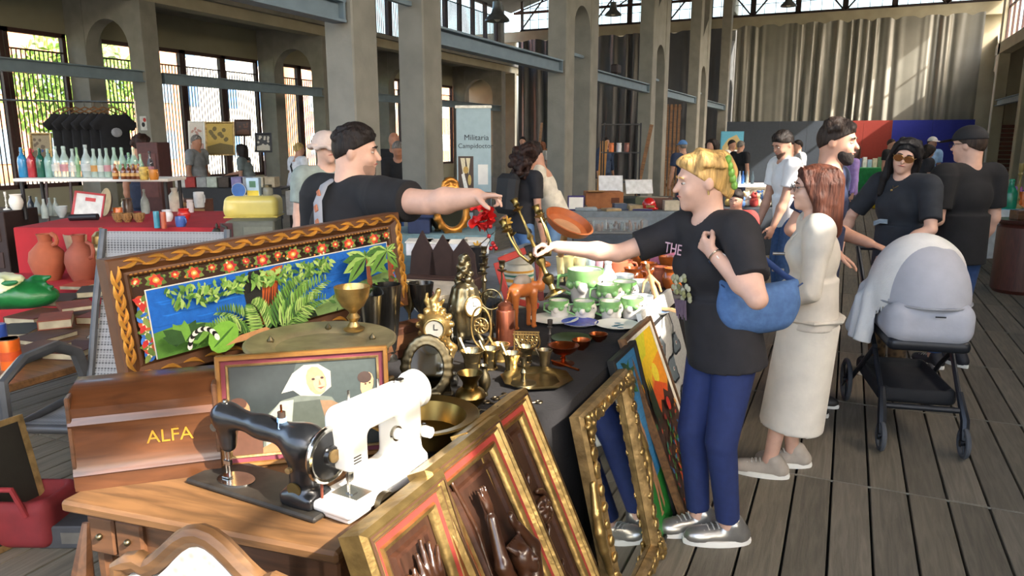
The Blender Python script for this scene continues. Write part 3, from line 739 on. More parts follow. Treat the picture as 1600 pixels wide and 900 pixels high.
g = MB(); g.cyl((0, -.004, .15), (0, -.004, .02), .0035).cyl((-.012, -.004, .15), (-.012, -.004, .035), .003).box((-.006, -.008, .026), (.024, .02, .004)).box((-.004, -.004, .075), (.026, .016, .018), ch=.003); g.build('needle_bar', CHR, SM)
MB().cyl((0, 0, .26), (0, 0, .282), .012).cyl((.0, 0, .27), (0, 0, .288), .006).build('presser_knob', CHR, SM); MB().cyl((-.02, -.02, .2), (-.02, -.034, .2), .013).build('tension_knob', CHR, SM)
t = MB().cyl((L*.75, 0, .25), (L*.75, 0, .29), .011).build('bobbin', M('#3a2c22', .5), SM); MB().cyl((L*.75, 0, .258), (L*.75, 0, .272), .0135).build('blue_thread', M('#8fb3d6', .8), t); MB().cyl((L*.75, 0, .28), (L*.75, 0, .312), .003).build('spool_pin', COPPER, t)
MB().tube([(L*.75, -.012, .265), (L*.8, -.03, .25), (L*.9, -.02, .232), (L*.97, -.02, .25)], .0015, 5).build('thread', M('#7fa7d8', .8), SM)
WX = axes((L*1.02+.08, 0, .19), (0, 1, 0), (0, 0, 1), (1, 0, 0))
MB(WX).tube([(.078*math.cos(t), .078*math.sin(t), 0) for t in (2*math.pi*i/28 for i in range(28))], .0095, 8, closed=True).build('handwheel_rim', CHR, SM)
MB(WX).lathe([(0, -.006), (.072, -.006), (.072, .006), (.03, .008), (.026, .018), (0, .018)], 28).build('handwheel', JAP, SM)
MB(WX).lathe([(0, .018), (.02, .018), (.02, .022), (0, .022)], 20).build('wheel_medallion', GILT, SM)
MB(WX).cyl((0, 0, -.05), (0, 0, 0), .02).build('axle', CHR, SM)
for z, r in ((.075, .022),): MB().cyl((L*1.0, -.044, z), (L*1.0, -.049, z), r, n=20).build('medallion', M('#6c5a30', .5, .6), SM)
MB().cyl((L*.96, -.04, .135), (L*.96, -.055, .135), .009).build('stitch_screw', GILT, SM)
MB().tube([(L*1.02+.06, -.01, .12), (L*1.02+.056, -.008, .02), (L*1.02+.05, 0, .019)], .004, 6).build('belt', M('#7a3a26', .8), SM)
# white sewing machine
a, b = atz(515, 812, TZ), atz(700, 700, TZ); e = b-a; L = e.length; rz = math.atan2(e.y, e.x)
WM = thing('sewing_machine', 'white enamelled electric sewing machine on the table corner', 'sewing machine', a, rz); WM.scale = (.84, .84, .84)
ENA = M('#eceae2', .22, var=.03, coat=.4)
s_ = SDF(); s_.box((.185, 0, .034), (.195, .085, .014), rnd=.01, k=.0).box((.05, -.0, .018), (.05, .075, .018), rnd=.01, k=.01).build('bed', ENA, WM, .006)
s_ = SDF(); s_.box((.085, 0, .215), (.042, .05, .085), rnd=.018, k=.01).box((.2, 0, .275), (.15, .05, .042), rnd=.022, k=.02).box((.325, 0, .16), (.052, .055, .13), rnd=.02, k=.03).box((.27, 0, .06), (.11, .07, .02), rnd=.01, k=.03)
s_.build('body', ENA, WM, .006)
WX = axes((.38, 0, .275), (0, 1, 0), (0, 0, 1), (1, 0, 0))
MB(WX).lathe([(0, 0), (.05, 0), (.062, .006), (.064, .03), (.056, .04), (.03, .042), (0, .036)], 28).build('handwheel', ENA, WM)
for x, z, r in ((.24, .19, .019), (.375, .15, .02)):
    o = MB().cyl((x, -.05, z), (x, -.085, z), r, r*.9, 14).build('dial', ENA, WM); MB().cyl((x, -.05, z), (x, -.06, z), r*1.25, n=16).build('dial_ring', CHR, o)
g = MB()
for i in range(3): g.box((.072, -.0505, .16+i*.009), (.03, .002, .003))
g.build('vent_slots', BLACK, WM)
g = MB().cyl((.085, 0, .14), (.085, 0, .045), .0035).box((.085, -.004, .1), (.02, .02, .03), ch=.004).box((.085, -.01, .05), (.024, .026, .004)).cyl((.07, -.01, .13), (.07, -.01, .06), .003); g.build('needle_bar', CHR, WM)
MB().box((.09, -.005, .0485), (.07, .1, .002)).build('needle_plate', CHR, WM)
for x in (.12, .25): MB().cyl((x, .02, .31), (x, .02, .35), .004).build('spool_pin', CHR, WM)
MB().box((.33, .0, .323), (.03, .02, .014), ch=.003).build('winder', CHR, WM)
o = MB().cyl((.1, -.09, .018), (.1, -.09, .028), .001, n=6).build('thread_end', CHR, WM)
MB().lathe([(0, 0), (.035, 0), (.035, .02), (.02, .022), (0, .02)], 20, T=TR((.13, -.086, .02), math.pi/2)).build('bobbin_case', BRONZE, WM)
# upholstered chair and curved chair post in front
p = atd(318, 880, 1.36); pt_ = atd(318, 812, 1.36)
CH = thing('dining_chair', 'wooden chair with cream diamond patterned upholstered back', 'chair', (p.x, p.y, 0), R(190))
zc = pt_.z-.035-.021; DIA = M('#e9e5da', .8, var=.1, kind='spots', scale=46, hex2='#c9bfae')
def bk(u): return zc-.05+.085*math.cos(u*1.35*math.pi/2)**2 if abs(u) < .75 else zc-.05+.012-.03*(abs(u)-.75)*2
pts = [(u*.185, 0, bk(u)) for u in np.linspace(-1, 1, 19)]
path = [(-.185, 0, .46)]+pts+[(.185, 0, .46)]
MB().tube(path, .021, 10).build('back_frame', WOOD_L, CH)
poly = [(x*.9, z-.018) for x, _, z in pts]+[(.165, .47), (-.165, .47)]
MB(axes((0, .012, 0), (1, 0, 0), (0, 0, 1), (0, -1, 0))).prism(poly, 0, .022).build('back_pad', DIA, CH)
MB(axes((0, -.03, 0), (1, 0, 0), (0, 0, 1), (0, -1, 0))).tube([(x, z, -.02) for x, z in poly], .005, 6, closed=True).build('piping', M('#d8d2c2', .8), CH)
MB().box((0, .22, .44), (.42, .42, .06), ch=.02).build('seat', DIA, CH)
for x in (-.18, .18):
    MB().tube([(x, 0, .47), (x, -.02, .2), (x, -.05, 0)], [.02, .018, .014], 8).build('leg', WOOD_L, CH); MB().tube([(x, .4, .42), (x, .41, 0)], [.02, .014], 8).build('leg', WOOD_L, CH)
p = atd(120, 880, 1.62)
SC = thing('side_chair', 'second wooden chair with curved back post beside the sewing table', 'chair', (p.x-.05, p.y, 0), R(160))
MB().tube([(0, 0, 0), (0, 0, .45), (.0, -.03, .64), (.02, -.06, .79)], [.018, .02, .03, .008], 8).build('back_post', WOOD, SC)
MB().tube([(-.3, 0, 0), (-.3, 0, .45), (-.3, -.03, .6)], [.018, .02, .014], 8).build('back_post', WOOD, SC)
MB().box((-.15, .18, .43), (.34, .38, .04), ch=.01).build('seat', WOOD, SC)
for x in (-.29, -.01): MB().tube([(x, .34, .42), (x, .35, 0)], .016, 8).build('leg', WOOD, SC)
# ================================================================ CARVED PANELS, MIRROR, PAINTINGS LEANING ON THE TABLES
def gilt_panel(y0, y1, xb, xt, zt, label, carve, lift=.08):
    t, w, h = leaning('carved_panel', label, 'carving', y0, y1, xb, xt, zt, 'gilt framed wood carvings')
    frame_mb(w, h, [(0, -.035), (0, .02), (.012, .03), (.02, .028), (.026, .018), (.034, .024), (.042, .012)]).build('outer_moulding', GOLD, t)
    for ins, zz in ((.016, .0305), (.03, .023)): frame_mb(w-2*ins, h-2*ins, [(0, zz), (.005, zz+.0005)]).build('brown_groove', M('#4a2f1a', .6), t).location.y = ins
    frame_mb(w-.084, h-.084, [(0, .012), (.016, .008)]).build('red_liner', M('#93332a', .7, var=.15), t).location.y = .042
    frame_mb(w-.116, h-.116, [(0, .008), (.004, .016), (.012, .012), (.018, .004), (.02, -.004)]).build('inner_moulding', GOLD, t).location.y = .058
    pn = MB().box((0, h/2, -.012), (w-.15, h-.15, .012)).build('back_panel', M('#3a2419', .4, var=.3, kind='wood', scale=5, stretch=(6, 1, 6), coat=.3), t)
    frame_mb(w-.19, h-.19, [(0, -.006), (.006, .004), (.016, .004), (.02, -.006)]).build('carved_border', WOOD_D, t).location.y = .095
    s = SDF(); carve(s, w, h); s.build('carving', M('#3e2415', .3, var=.35, scale=12, coat=.4), t, .0045).location.y = lift*h
def spiral(s, cx, cy, r, turns, d=1, a0=0., rr=.009, z=.006):
    n = int(turns*12); P_ = [(cx+r*(1-i/n*.85)*math.cos(a0+d*i/n*turns*6.28), cy+r*(1-i/n*.85)*math.sin(a0+d*i/n*turns*6.28), z) for i in range(n+1)]
    s.chain(P_, [rr*(1-.4*i/n) for i in range(n+1)], k=.004)
def flower(s, x, y, r, n=6, z=.012):
    for i in range(n): a = 6.28*i/n; s.ell((x+r*.6*math.cos(a), y+r*.6*math.sin(a), z), (r*.5, r*.3, .012), (0, 0, a), k=.006)
    s.ell((x, y, z+.008), (r*.3, r*.3, .012), k=.004)
def carve1(s, w, h):
    for i in range(5): s.chain([(-.01+.02*i-.03, h*.45, .006), (.0+.018*i-.03, h*.58, .014), (-.03+.026*i, h*.68-.02*abs(i-2), .008)], [.012, .012, .005], k=.006)
    s.ell((.01, h*.36, .01), (.05, .1, .03), k=.02).ell((.0, h*.5, .02), (.03, .04, .03), k=.015); spiral(s, -w*.2, h*.6, .03, 1.4); spiral(s, w*.2, h*.3, .04, 1.4, -1)
    s.chain([(-w*.2, h*.55, .006), (-w*.1, h*.4, .006), (-w*.2, h*.22, .006)], [.009, .012, .008], k=.006)
def carve2(s, w, h):                                     # bearded man with a raised arm
    s.ell((.0, h*.42, .015), (.055, .085, .035), k=.02).ell((.005, h*.56, .04), (.03, .038, .032), k=.012)          # chest, head
    s.cap((.0, h*.5, .03), (.003, h*.54, .035), .02, .018, k=.01).ell((.01, h*.535, .062), (.018, .026, .014), k=.008)
    s.chain([(-.05, h*.47, .02), (-.075, h*.58, .03), (-.04, h*.7, .03)], [.024, .02, .014], k=.012)                 # raised arm
    s.ell((-.032, h*.735, .03), (.018, .026, .01), k=.008)
    for i in range(4): s.cap((-.045+.009*i, h*.75, .03), (-.05+.012*i, h*.79-.004*abs(i-1.5), .03), .0055, .004, k=.003)
    s.chain([(.05, h*.47, .02), (.085, h*.55, .03), (.05, h*.63, .035)], [.026, .022, .014], k=.012).ell((.04, h*.655, .035), (.014, .024, .01), k=.006)
    for i in range(7): s.cap((-.022+.008*i, h*.585, .045), (-.035+.012*i, h*.6+.012, .035), .008, .005, k=.004)
    s.cap((.005, h*.553, .07), (.007, h*.545, .078), .006, .008, k=.004)
    s.cap((-.03, h*.36, .015), (-.05, h*.16, .02), .04, .03, k=.02).cap((.03, h*.36, .015), (.04, h*.16, .025), .04, .03, k=.02)
    for i in range(5): s.chain([(-.06+.03*i, h*.3, .03), (-.07+.035*i, h*.2, .04), (-.05+.03*i, h*.1, .02)], [.008, .009, .006], k=.006)
    s.chain([(-.1, h*.84, .003), (-.085, h*.7, .006), (-.1, h*.55, .003)], [.006, .008, .005], k=.004)
def carve3(s, w, h):
    spiral(s, -.03, h*.8, .045, 1.6); spiral(s, .05, h*.55, .055, 1.7, -1, 1.5); spiral(s, -.05, h*.3, .05, 1.5); flower(s, -.03, h*.8, .026); flower(s, .05, h*.55, .035); flower(s, .0, h*.2, .05, 7); flower(s, -.06, h*.4, .03)
    s.chain([(-.06, h*.86, .004), (.0, h*.7, .006), (.0, h*.6, .006), (-.03, h*.45, .006), (.04, h*.3, .006), (.02, h*.12, .004)], [.007, .011, .012, .012, .011, .007], k=.006)
    for y in (.9, .66, .48, .36): s.ell((.03, h*y, .006), (.022, .01, .01), (0, 0, 2*y), k=.004)
gilt_panel(1.11, 1.45, -.56, -.86, .86, 'gilt framed wood carving of plumes with scroll at the sewing table corner', carve1, .2)
gilt_panel(1.41, 1.815, -.475, -.885, .865, 'gilt framed wood carving of a bearded man raising an arm', carve2)
gilt_panel(1.68, 2.09, -.535, -.915, .855, 'gilt framed wood carving of scrolls and flowers', carve3)
t, w, h = leaning('mirror', 'ornate gilt framed mirror leaning on the black clothed table', 'mirror', 2.16, 2.73, -.58, -.75, .76)
frame_mb(w, h, [(0, -.02), (0, .014), (.012, .026), (.035, .02), (.05, .03), (.062, .02), (.07, .0)]).build('frame', GILT, t)
MB().box((0, h/2, -.004), (w-.13, h-.13, .006)).build('mirror_glass', M('#c9cfce', .03, 1., var=0.02), t)
orn = SDF()
for cx, cy in ((-1, 0), (1, 0), (-1, 1), (1, 1)):
    x0, y0 = cx*(w/2-.04), (.04 if cy == 0 else h-.04); sy = 1 if cy == 0 else -1
    for k in range(4):
        spiral(orn, x0-cx*.045*k, y0-sy*.004, .022, 1.2, cx*sy, k, .007, .03); spiral(orn, x0+cx*.004, y0+sy*.05*k, .022, 1.2, -cx*sy, k+1, .007, .03)
    flower(orn, x0, y0, .04, 6, .035)
for k in range(9):
    yy = .15+(h-.3)*k/8
    for cx in (-1, 1): orn.ell((cx*(w/2-.035+.006*math.sin(k*2)), yy, .026), (.016, .022, .012), (0, 0, k), k=.006)
for k in range(5):
    for yy in (.035, h-.035): orn.ell((-w*.25+w*.125*k, yy, .026), (.024, .014, .012), (0, 0, k), k=.006)
for cx in (-1, 1):
    orn.chain([(cx*(w/2-.005), h*.3, .015), (cx*(w/2+.022), h*.42, .018), (cx*(w/2+.026), h*.5, .018), (cx*(w/2+.022), h*.58, .018), (cx*(w/2-.005), h*.7, .015)], [.012, .016, .02, .016, .012], k=.01)
orn.build('ornament', GOLD, t, .005)
# nude on blue, black frame
t, w, h = leaning('painting', 'narrow black framed painting of a bather in a red cap', 'painting', 2.71, 3.05, -.585, -.80, .79)
frame_mb(w, h, [(0, -.012), (0, .014), (.004, .018), (.018, .018), (.02, .004)]).build('frame', M('#1a1815', .5), t)
q = Pic(w-.036, h-.036, '#3f8bbd'); pw, ph = q.w, q.h; X = lambda u: -pw/2+u*pw; Yv = lambda v: ph*(1-v)
q.p(P((0, .7), (.3, .68), (.7, .72), (1, .7), (1, 1), (0, 1)), '#2f8a3a')
for i in range(12): q.line(P((0, .04+i*.055), (1, .05+i*.055)), .004, '#347cae')
for i in range(16): q.leaf(X(random.uniform(.3, .7)), Yv(.12), X(random.uniform(.15, .9)), Yv(random.uniform(.02, .25)), .15, random.choice(('#2c5c2c', '#3f7a38', '#244a2c')))
sk_ = '#bb8a62'
q.p(P((.36, .36), (.5, .34), (.56, .42), (.52, .5), (.6, .56), (.58, .6), (.42, .6), (.4, .5)), sk_).p(P((.42, .58), (.58, .58), (.6, .74), (.56, .9), (.5, .9), (.5, .75)), sk_).p(P((.5, .6), (.62, .6), (.7, .75), (.74, .88), (.68, .9), (.6, .76)), sk_)
q.p(P((.38, .38), (.34, .46), (.22, .36), (.18, .26), (.24, .26), (.3, .36)), sk_).p(P((.5, .38), (.6, .44), (.62, .54), (.57, .54), (.55, .46)), sk_).e(X(.42), Yv(.31), pw*.07, ph*.035, sk_).p(P((.34, .3), (.36, .25), (.46, .24), (.52, .3)), '#b5312b').p(P((.48, .9), (.6, .9), (.6, .915), (.48, .915)), sk_)
o = q.build('picture', PRINT(.5), t, smooth=0); o.location = (0, .018, .005)
# yellow / orange abstract
t, w, h = leaning('painting', 'yellow and orange sunset painting over dark garden', 'painting', 2.97, 3.44, -.515, -.83, .81)
frame_mb(w, h, [(0, -.015), (0, .015), (.006, .02), (.02, .016)]).build('frame', WOOD_L, t)
frame_mb(w-.04, h-.04, [(0, .012), (.02, .006)]).build('liner', M('#e8e2cf', .7), t).location.y = .02
q = Pic(w-.08, h-.08, '#f08a1e'); pw, ph = q.w, q.h
q.p(P((0, 0), (1, 0), (1, .25), (.6, .2), (.3, .32), (0, .25)), '#f4c81e').p(P((0, 0), (.7, 0), (.5, .12), (0, .16)), '#dcd32a').p(P((.5, .2), (1, .16), (1, .4), (.6, .36)), '#f59a1d').e(X(.62), Yv(.25), pw*.12, ph*.06, '#f7df3c').p(P((.2, .35), (.5, .28), (.9, .36), (.8, .46), (.3, .45)), '#e9591c')
q.p(P((0, .3), (.08, .27), (.16, .38), (.3, .36), (.38, .46), (.5, .4), (.62, .42), (.7, .36), (.84, .4), (1, .34), (1, 1), (0, 1)), '#402619')
rn = random.Random(5)
for i in range(190):
    x, y = rn.uniform(.03, .97), rn.uniform(.44, .98); c = rn.choice(('#b5301f', '#c94a24', '#2f7a35', '#1f6f5e', '#2a6aa0', '#d98a2a', '#5b3018', '#2c1a12', '#8c2d1d', '#4f8a3a'))
    q.leaf(X(x), Yv(y), X(min(.98, max(.02, x+rn.uniform(-.09, .09)))), Yv(min(.98, y+rn.uniform(-.05, .05))), .25, c)
for x in (.06, .12, .18): q.leaf(X(x), Yv(.5), X(x+.02), Yv(.22), .08, '#2d3a1c')
q.e(X(.6), Yv(.44), pw*.07, ph*.04, '#cc3322')
o = q.build('picture', PRINT(.5), t, smooth=0); o.location = (0, .04, .005)
# white canvas with black brush strokes
t, w, h = leaning('painting', 'white canvas with loose black and grey animal brush strokes', 'painting', 3.36, 4.02, -.60, -.845, .84)
MB().box((0, h/2, -.012), (w, h, .024)).build('canvas', M('#dedcd3', .8, var=.04), t)
q = Pic(w-.01, h-.01, '#dedcd4'); pw, ph = q.w, q.h; rn = random.Random(11)
for cx, cy, r_ in ((.3, .25, .1), (.48, .42, .13), (.6, .62, .12), (.4, .75, .1), (.7, .3, .1), (.75, .8, .1), (.25, .55, .1)):
    P_ = [(cx+r_*(1+.4*math.sin(3*a+cx*9))*math.cos(a), cy+r_*.8*math.sin(a)*(1+.3*math.cos(2*a))) for a in np.linspace(0, 5.2, 16)]
    q.p([(X(u), Yv(v)) for u, v in P_], '#7d8a90'); q.line([(X(u), Yv(v)) for u, v in P_], .012, '#1d2226'); q.e(X(cx), Yv(cy), .015, .012, '#e8e6df'); q.e(X(cx+.01), Yv(cy), .007, .006, '#b5472b')
for i in range(9): a0, b0 = rn.uniform(.1, .9), rn.uniform(.05, .95); q.line([(X(a0), Yv(b0)), (X(a0+.05), Yv(min(.98, b0+.1))), (X(a0-.02), Yv(min(.99, b0+.17)))], .014, '#20282c')
o = q.build('picture', PRINT(.7), t, smooth=0); o.location = (0, .005, .001)
# ================================================================ TAPESTRY
TL, TRr = Vector((-2.06, 1.545, 0)), Vector((-1.735, 2.70, 0)); e = TRr-TL; L = e.length; rz = math.atan2(e.y, e.x)
TP = thing('tapestry', 'framed jungle tapestry with blue sky and ring tailed lemur', 'tapestry', ((TL+TRr)/2).to_tuple()[:2]+(.905,), rot=Euler((math.pi/2-.06, -.05, rz)))
hT = .41
TFR = M('#5b3920', .5, var=.3, scale=10)
frame_mb(L, hT, [(0, -.05), (0, .018), (.006, .026), (.03, .03), (.05, .014), (.058, .018), (.066, .012), (.068, 0)]).build('frame', TFR, TP)
MB().box((0, hT/2, -.03), (L-.02, hT-.02, .03)).build('backing', CARD, TP)
g = MB(); rn = random.Random(2)
def scroll(m, x0, y0, x1, y1, w):
    dx, dy = x1-x0, y1-y0; Ln = math.hypot(dx, dy); nx, ny = -dy/Ln, dx/Ln
    pt = [(x0+dx*u+nx*w*math.sin(u*math.pi)*.9, y0+dy*u+ny*w*math.sin(u*math.pi)*.9, .03) for u in np.linspace(0, 1, 7)]
    m.tube(pt, [.0015, .004, .0065, .008, .0065, .004, .0015], 6)
for i in range(15):
    x = -L/2+.03+i*(L-.06)/15; scroll(g, x, hT-.03, x+.07, hT-.008, -.012); scroll(g, x+.02, hT-.012, x+.09, hT-.034, .012); scroll(g, x, .03, x+.07, .01, .012)
for i in range(7):
    y = .04+i*(hT-.1)/7
    for sx in (-1, 1): scroll(g, sx*(L/2-.03), y, sx*(L/2-.01), y+.07, .01); scroll(g, sx*(L/2-.01), y+.02, sx*(L/2-.032), y+.08, -.01)
g.build('gilt_scrolls', M('#c98f3c', .4, .5, var=.3), TP)
g = MB()
for i in range(70): x = -L/2+.07+i*(L-.14)/69; g.sph((x, hT-.059, .018), (.006, .0035, .004), n=6, m=4)
g.build('rope_bead', M('#b27a36', .45, .4), TP)
pw, ph = L-.13, hT-.13
q = Pic(pw, ph, '#3c2415'); X = lambda u: -pw/2+u*pw; Yv = lambda v: ph*(1-v)
rn = random.Random(4)
def bloom(x, y, r):
    for i in range(8): a = 6.28*i/8+.3; q.leaf(x, y, x+r*1.7*math.cos(a), y+r*1.4*math.sin(a), .3, rn.choice(('#5f7a35', '#7c8f45', '#3e5a2a')))
    for i in range(7): a = 6.28*i/7; q.leaf(x, y, x+r*1.15*math.cos(a), y+r*math.sin(a), .4, rn.choice(('#c0302c', '#d8512f', '#a82430')))
    q.e(x, y, r*.5, r*.4, '#e8a24a').e(x, y, r*.25, r*.2, '#f0d9a0')
bw = .052
for i in range(17): bloom(X(0)+bw*.4+i*(pw-bw*.8)/16, ph-bw*(.4+.14*(i % 2)), .014+.009*(i % 2))
for i in range(8):
    y = .02+i*(ph-.08)/8
    for sx in (-1, 1):
        x = sx*(pw/2-bw*.32); c = ('#2a62b5', '#c0522c', '#3d76c9')[i % 3]
        q.e(x, y, .018, .024, c, i).e(x, y, .009, .012, '#e6d7b0')
        for k in range(3): q.leaf(x, y, x+.03*math.cos(k*2+i), y+.035*math.sin(k*2+i), .3, rn.choice(('#5f7a35', '#c0302c', '#7c8f45')))
for i in range(40): q.e(rn.uniform(X(0), X(1)), ph-rn.uniform(.01, bw*.9), .004, .004, rn.choice(('#e6d7b0', '#c0302c', '#7c8f45', '#d8792f')))
x0, x1, y1 = -pw/2+bw*.65, pw/2-bw*.65, ph-bw
q.p([(x0-.004, 0), (x1+.004, 0), (x1+.004, y1+.004), (x0-.004, y1+.004)], '#d8d2c2').p([(x0, 0), (x1, 0), (x1, y1), (x0, y1)], '#1560b5')
W_ = x1-x0; U = lambda u: x0+u*W_; Vv = lambda v: y1*(1-v)
for i in range(26): a = rn.uniform(0, .95); b = rn.uniform(.05, .6); q.p([(U(a), Vv(b)), (U(min(1, a+rn.uniform(.05, .2))), Vv(b+.01)), (U(a+.02), Vv(b+.025))], rn.choice(('#1a6fcb', '#1257a3', '#2178d4')))
def clampy(x, y): return (min(x1, max(x0, x)), min(y1, max(0, y)))
def lf(x0_, y0_, x1_, y1_, w, c):
    a, b = clampy(x0_, y0_), clampy(x1_, y1_)
    if math.hypot(b[0]-a[0], b[1]-a[1]) > .004: q.leaf(*a, *b, w, c)
GR = ('#5f8a35', '#7aa648', '#a9c46c', '#3f6a2c', '#8fb25a')
q.p([(U(.62), Vv(.85)), (U(.7), Vv(.72)), (U(.8), Vv(.62)), (U(1), Vv(.5)), (U(1), Vv(1)), (U(.55), Vv(1))], '#7d9a5a')
q.p([(U(0), Vv(.62)), (U(.08), Vv(.58)), (U(.16), Vv(.62)), (U(.22), Vv(.7)), (U(.2), Vv(1)), (U(0), Vv(1))], '#5b8a32')
q.p([(U(.2), Vv(1)), (U(.25), Vv(.75)), (U(.6), Vv(.75)), (U(.62), Vv(1))], '#1d2f16')
q.p([(U(.34), Vv(.85)), (U(.33), Vv(.3)), (U(.36), Vv(.02)), (U(.42), Vv(.02)), (U(.4), Vv(.3)), (U(.42), Vv(.85))], '#20201c')
q.p([(U(.37), Vv(.9)), (U(.4), Vv(.45)), (U(.41), Vv(.1)), (U(.47), Vv(.02)), (U(.5), Vv(.02)), (U(.47), Vv(.3)), (U(.44), Vv(.9))], '#b5541f')
for i in range(7): q.leaf(U(.39+.01*i), Vv(.85), U(.42+.008*i), Vv(.25+.05*(i % 3)), .03, '#5a2712')
for i in range(300):
    u = rn.uniform(.06, .7); v = rn.uniform(0, .16+.14*abs(math.sin(u*9))); lf(U(u), Vv(v), U(u+rn.uniform(-.035, .035)), Vv(v+rn.uniform(.06, .14)), .2, rn.choice(GR))
def fern(u, v, u2, v2, ln, n=16, bend=.1):
    for i in range(n):
        t = i/n; x = U(u+(u2-u)*t); y = Vv(v+(v2-v)*t)+bend*math.sin(t*3.14)*.3; l = ln*(1.05-t*.8); dx, dy = U(u2)-U(u), Vv(v2)-Vv(v); D = math.hypot(dx, dy); dx /= D; dy /= D
        for sg in (-1, 1): lf(x, y, x+l*(dx*.6-sg*dy*.9), y+l*(dy*.6+sg*dx*.9), .13, rn.choice(GR)); lf(x, y, x+l*.8*(dx*.6-sg*dy*.9), y+l*.8*(dy*.6+sg*dx*.9), .03, '#16240f')
fern(.36, 1.0, .2, .5, .06); fern(.38, 1.0, .33, .5, .07); fern(.42, 1.0, .56, .3, .085); fern(.44, 1.0, .66, .38, .085); fern(.45, 1.0, .64, .7, .07); fern(.3, 1, .14, .72, .06)
for cu_, cv in ((.84, .14), (.95, .1)):
    q.p([(U(cu_-.008), Vv(.7)), (U(cu_), Vv(cv)), (U(cu_+.014), Vv(cv)), (U(cu_+.02), Vv(.7))], '#7a4424')
    for i in range(11): a = -.5+i*.42; lf(U(cu_), Vv(cv), U(cu_)+.12*math.cos(a), Vv(cv)+.11*math.sin(a)-.03, .2, GR[i % 5]); lf(U(cu_), Vv(cv), U(cu_)+.1*math.cos(a), Vv(cv)+.09*math.sin(a)-.03, .04, '#20301a')
for i in range(40): u = rn.uniform(.66, .98); v = rn.uniform(.62, .98); lf(U(u), Vv(v), U(u+rn.uniform(-.04, .04)), Vv(v-.08), .18, rn.choice(('#3f6a2c', '#5f8a35', '#26451f')))
for i in range(7): a = .3+i*.4; lf(U(.07), Vv(.78), U(.07)+.1*math.cos(a), Vv(.78)+.07*math.sin(a), .28, rn.choice(('#2c4f20', '#6fa03a')))
q.e(U(.2), Vv(.86), .06, .05, '#79b03c', .6).e(U(.2), Vv(.86), .05, .004, '#3c6a22', .6)
for i in range(13):
    a = 2.9-i*.21; cx, cy = U(.13)+.05*math.cos(a), Vv(.93)+.055*math.sin(a)*1.1; q.e(cx, cy, .0085, .013, ('#e6e2d6', '#15130f')[i % 2], a)
q.p([(U(.2), Vv(1)), (U(.26), Vv(.9)), (U(.36), Vv(.88)), (U(.4), Vv(1))], '#c08a5a')
o = q.build('picture', PRINT(.9, .4), TP, smooth=0); o.location = (0, .065, .002)
# ================================================================ BRASS TABLE (black cloth)
BZ = .76
BT = thing('trestle_table', 'long trestle table under the black cloth of brassware', 'table', (-1.27, 3.25, 0))
MB().box((-.07, -1.1, BZ-.035), (.72, .76, .04)).box((0, .475, BZ-.035), (.86, 3.0, .04)).build('tabletop', CARD, BT)
for y in (-1.2, 1.8):
    for x in (-.35, .22): MB().cyl((x, y, 0), (x*.9, y, BZ-.05), .018).build('leg', BLACK, BT)
def clothfn(u, v):
    # u along Y, v across: drop on the -X side, top, drop on +X side
    y = 1.76+3.5*u; w = v*2.2; e = .14*min(1, max(0, (2.2-y)/.12))
    if w < .6: x, z = -1.715-.02*math.sin(y*9)*(1-w/.6), BZ-.6+w
    elif w < 1.5: x, z = -1.715+(w-.6)*(.9-e)/.9, BZ+.003*math.sin(y*7)*math.sin(w*9)
    else: q = (w-1.5); x, z = -.815-e+.028*q*math.sin(y*11+1)+.02*q, BZ-q
    return (x, y, z)
prop(MB().grid(clothfn, 90, 66).build('black_cloth', BLACKCLOTH, smooth=80), 'black cloth draped over the brassware table', 'tablecloth')
def near_drop(u, v): x = -1.715+.76*u; return (x, 1.76-.02*math.sin(x*14)*v-.01, BZ-.7*v)
prop(MB().grid(near_drop, 30, 12).build('black_cloth', BLACKCLOTH, smooth=80), 'hanging end of the black cloth beside the brass basin', 'tablecloth')
t = thing('packing_crate', 'plain crate propping up the tapestry beside the sewing table', 'crate', (-2.1, 1.83, 0), R(74))
MB().box((0, 0, .44), (.3, .2, .88), ch=.006).build('body', WOOD_D, t)
for z in (.15, .45, .75): MB().box((0, -.104, z), (.3, .01, .1)).build('slat', WOOD, t)
t = thing('packing_crate', 'low crate propping up the tapestry on the brass table', 'crate', (-1.66, 2.5, BZ+.004), R(74)); MB().box((0, 0, .064), (.3, .09, .128), ch=.005).build('body', WOOD_D, t); MB().box((0, -.048, .07), (.3, .008, .06)).build('slat', WOOD, t)
# brazier with domed lid
p = atz(502, 532, .985); BR = thing('brazier', 'wide brass brazier with broad flat lid before the tapestry', 'brazier', (p.x, p.y, BZ))
MB().lathe([(.1, 0), (.18, .015), (.2, .06), (.21, .15), (.225, .19), (.215, .2)], 36).build('bowl', BRASS_D, BR)
MB().lathe([(0, .211), (.15, .211), (.165, .222), (.19, .223), (.245, .232), (.252, .228), (.252, .222), (.19, .204), (.0, .204)][::-1], 40).build('lid', M('#a89c78', .5, .55, var=.25, scale=12), BR)
for a in (0, math.pi): MB().tube([(.21*math.cos(a), .21*math.sin(a)-.04, .1), (.26*math.cos(a), .26*math.sin(a)-.03, .12), (.26*math.cos(a), .26*math.sin(a)+.03, .12), (.21*math.cos(a), .21*math.sin(a)+.04, .1)], .008, 8).build('handle', BRASS, BR)
for i in range(4): a = .6+i*1.5; MB().lathe([(.01, 0), (.012, .01), (.005, .02), (0, .026)], 8, T=TR((.17*math.cos(a), .17*math.sin(a), .218))).build('knob', BRASS_D, BR)
put('chalice', 553, 516, 70, 56, .985, GOLD, 'gold chalice cup standing on the brazier lid', 'cup', name='chalice')
put('tumbler', 578, 512, 70, 46, BZ+.1, SILVER, 'silver flared trophy beaker beside the gold chalice', 'cup', name='beaker', d=2.95)
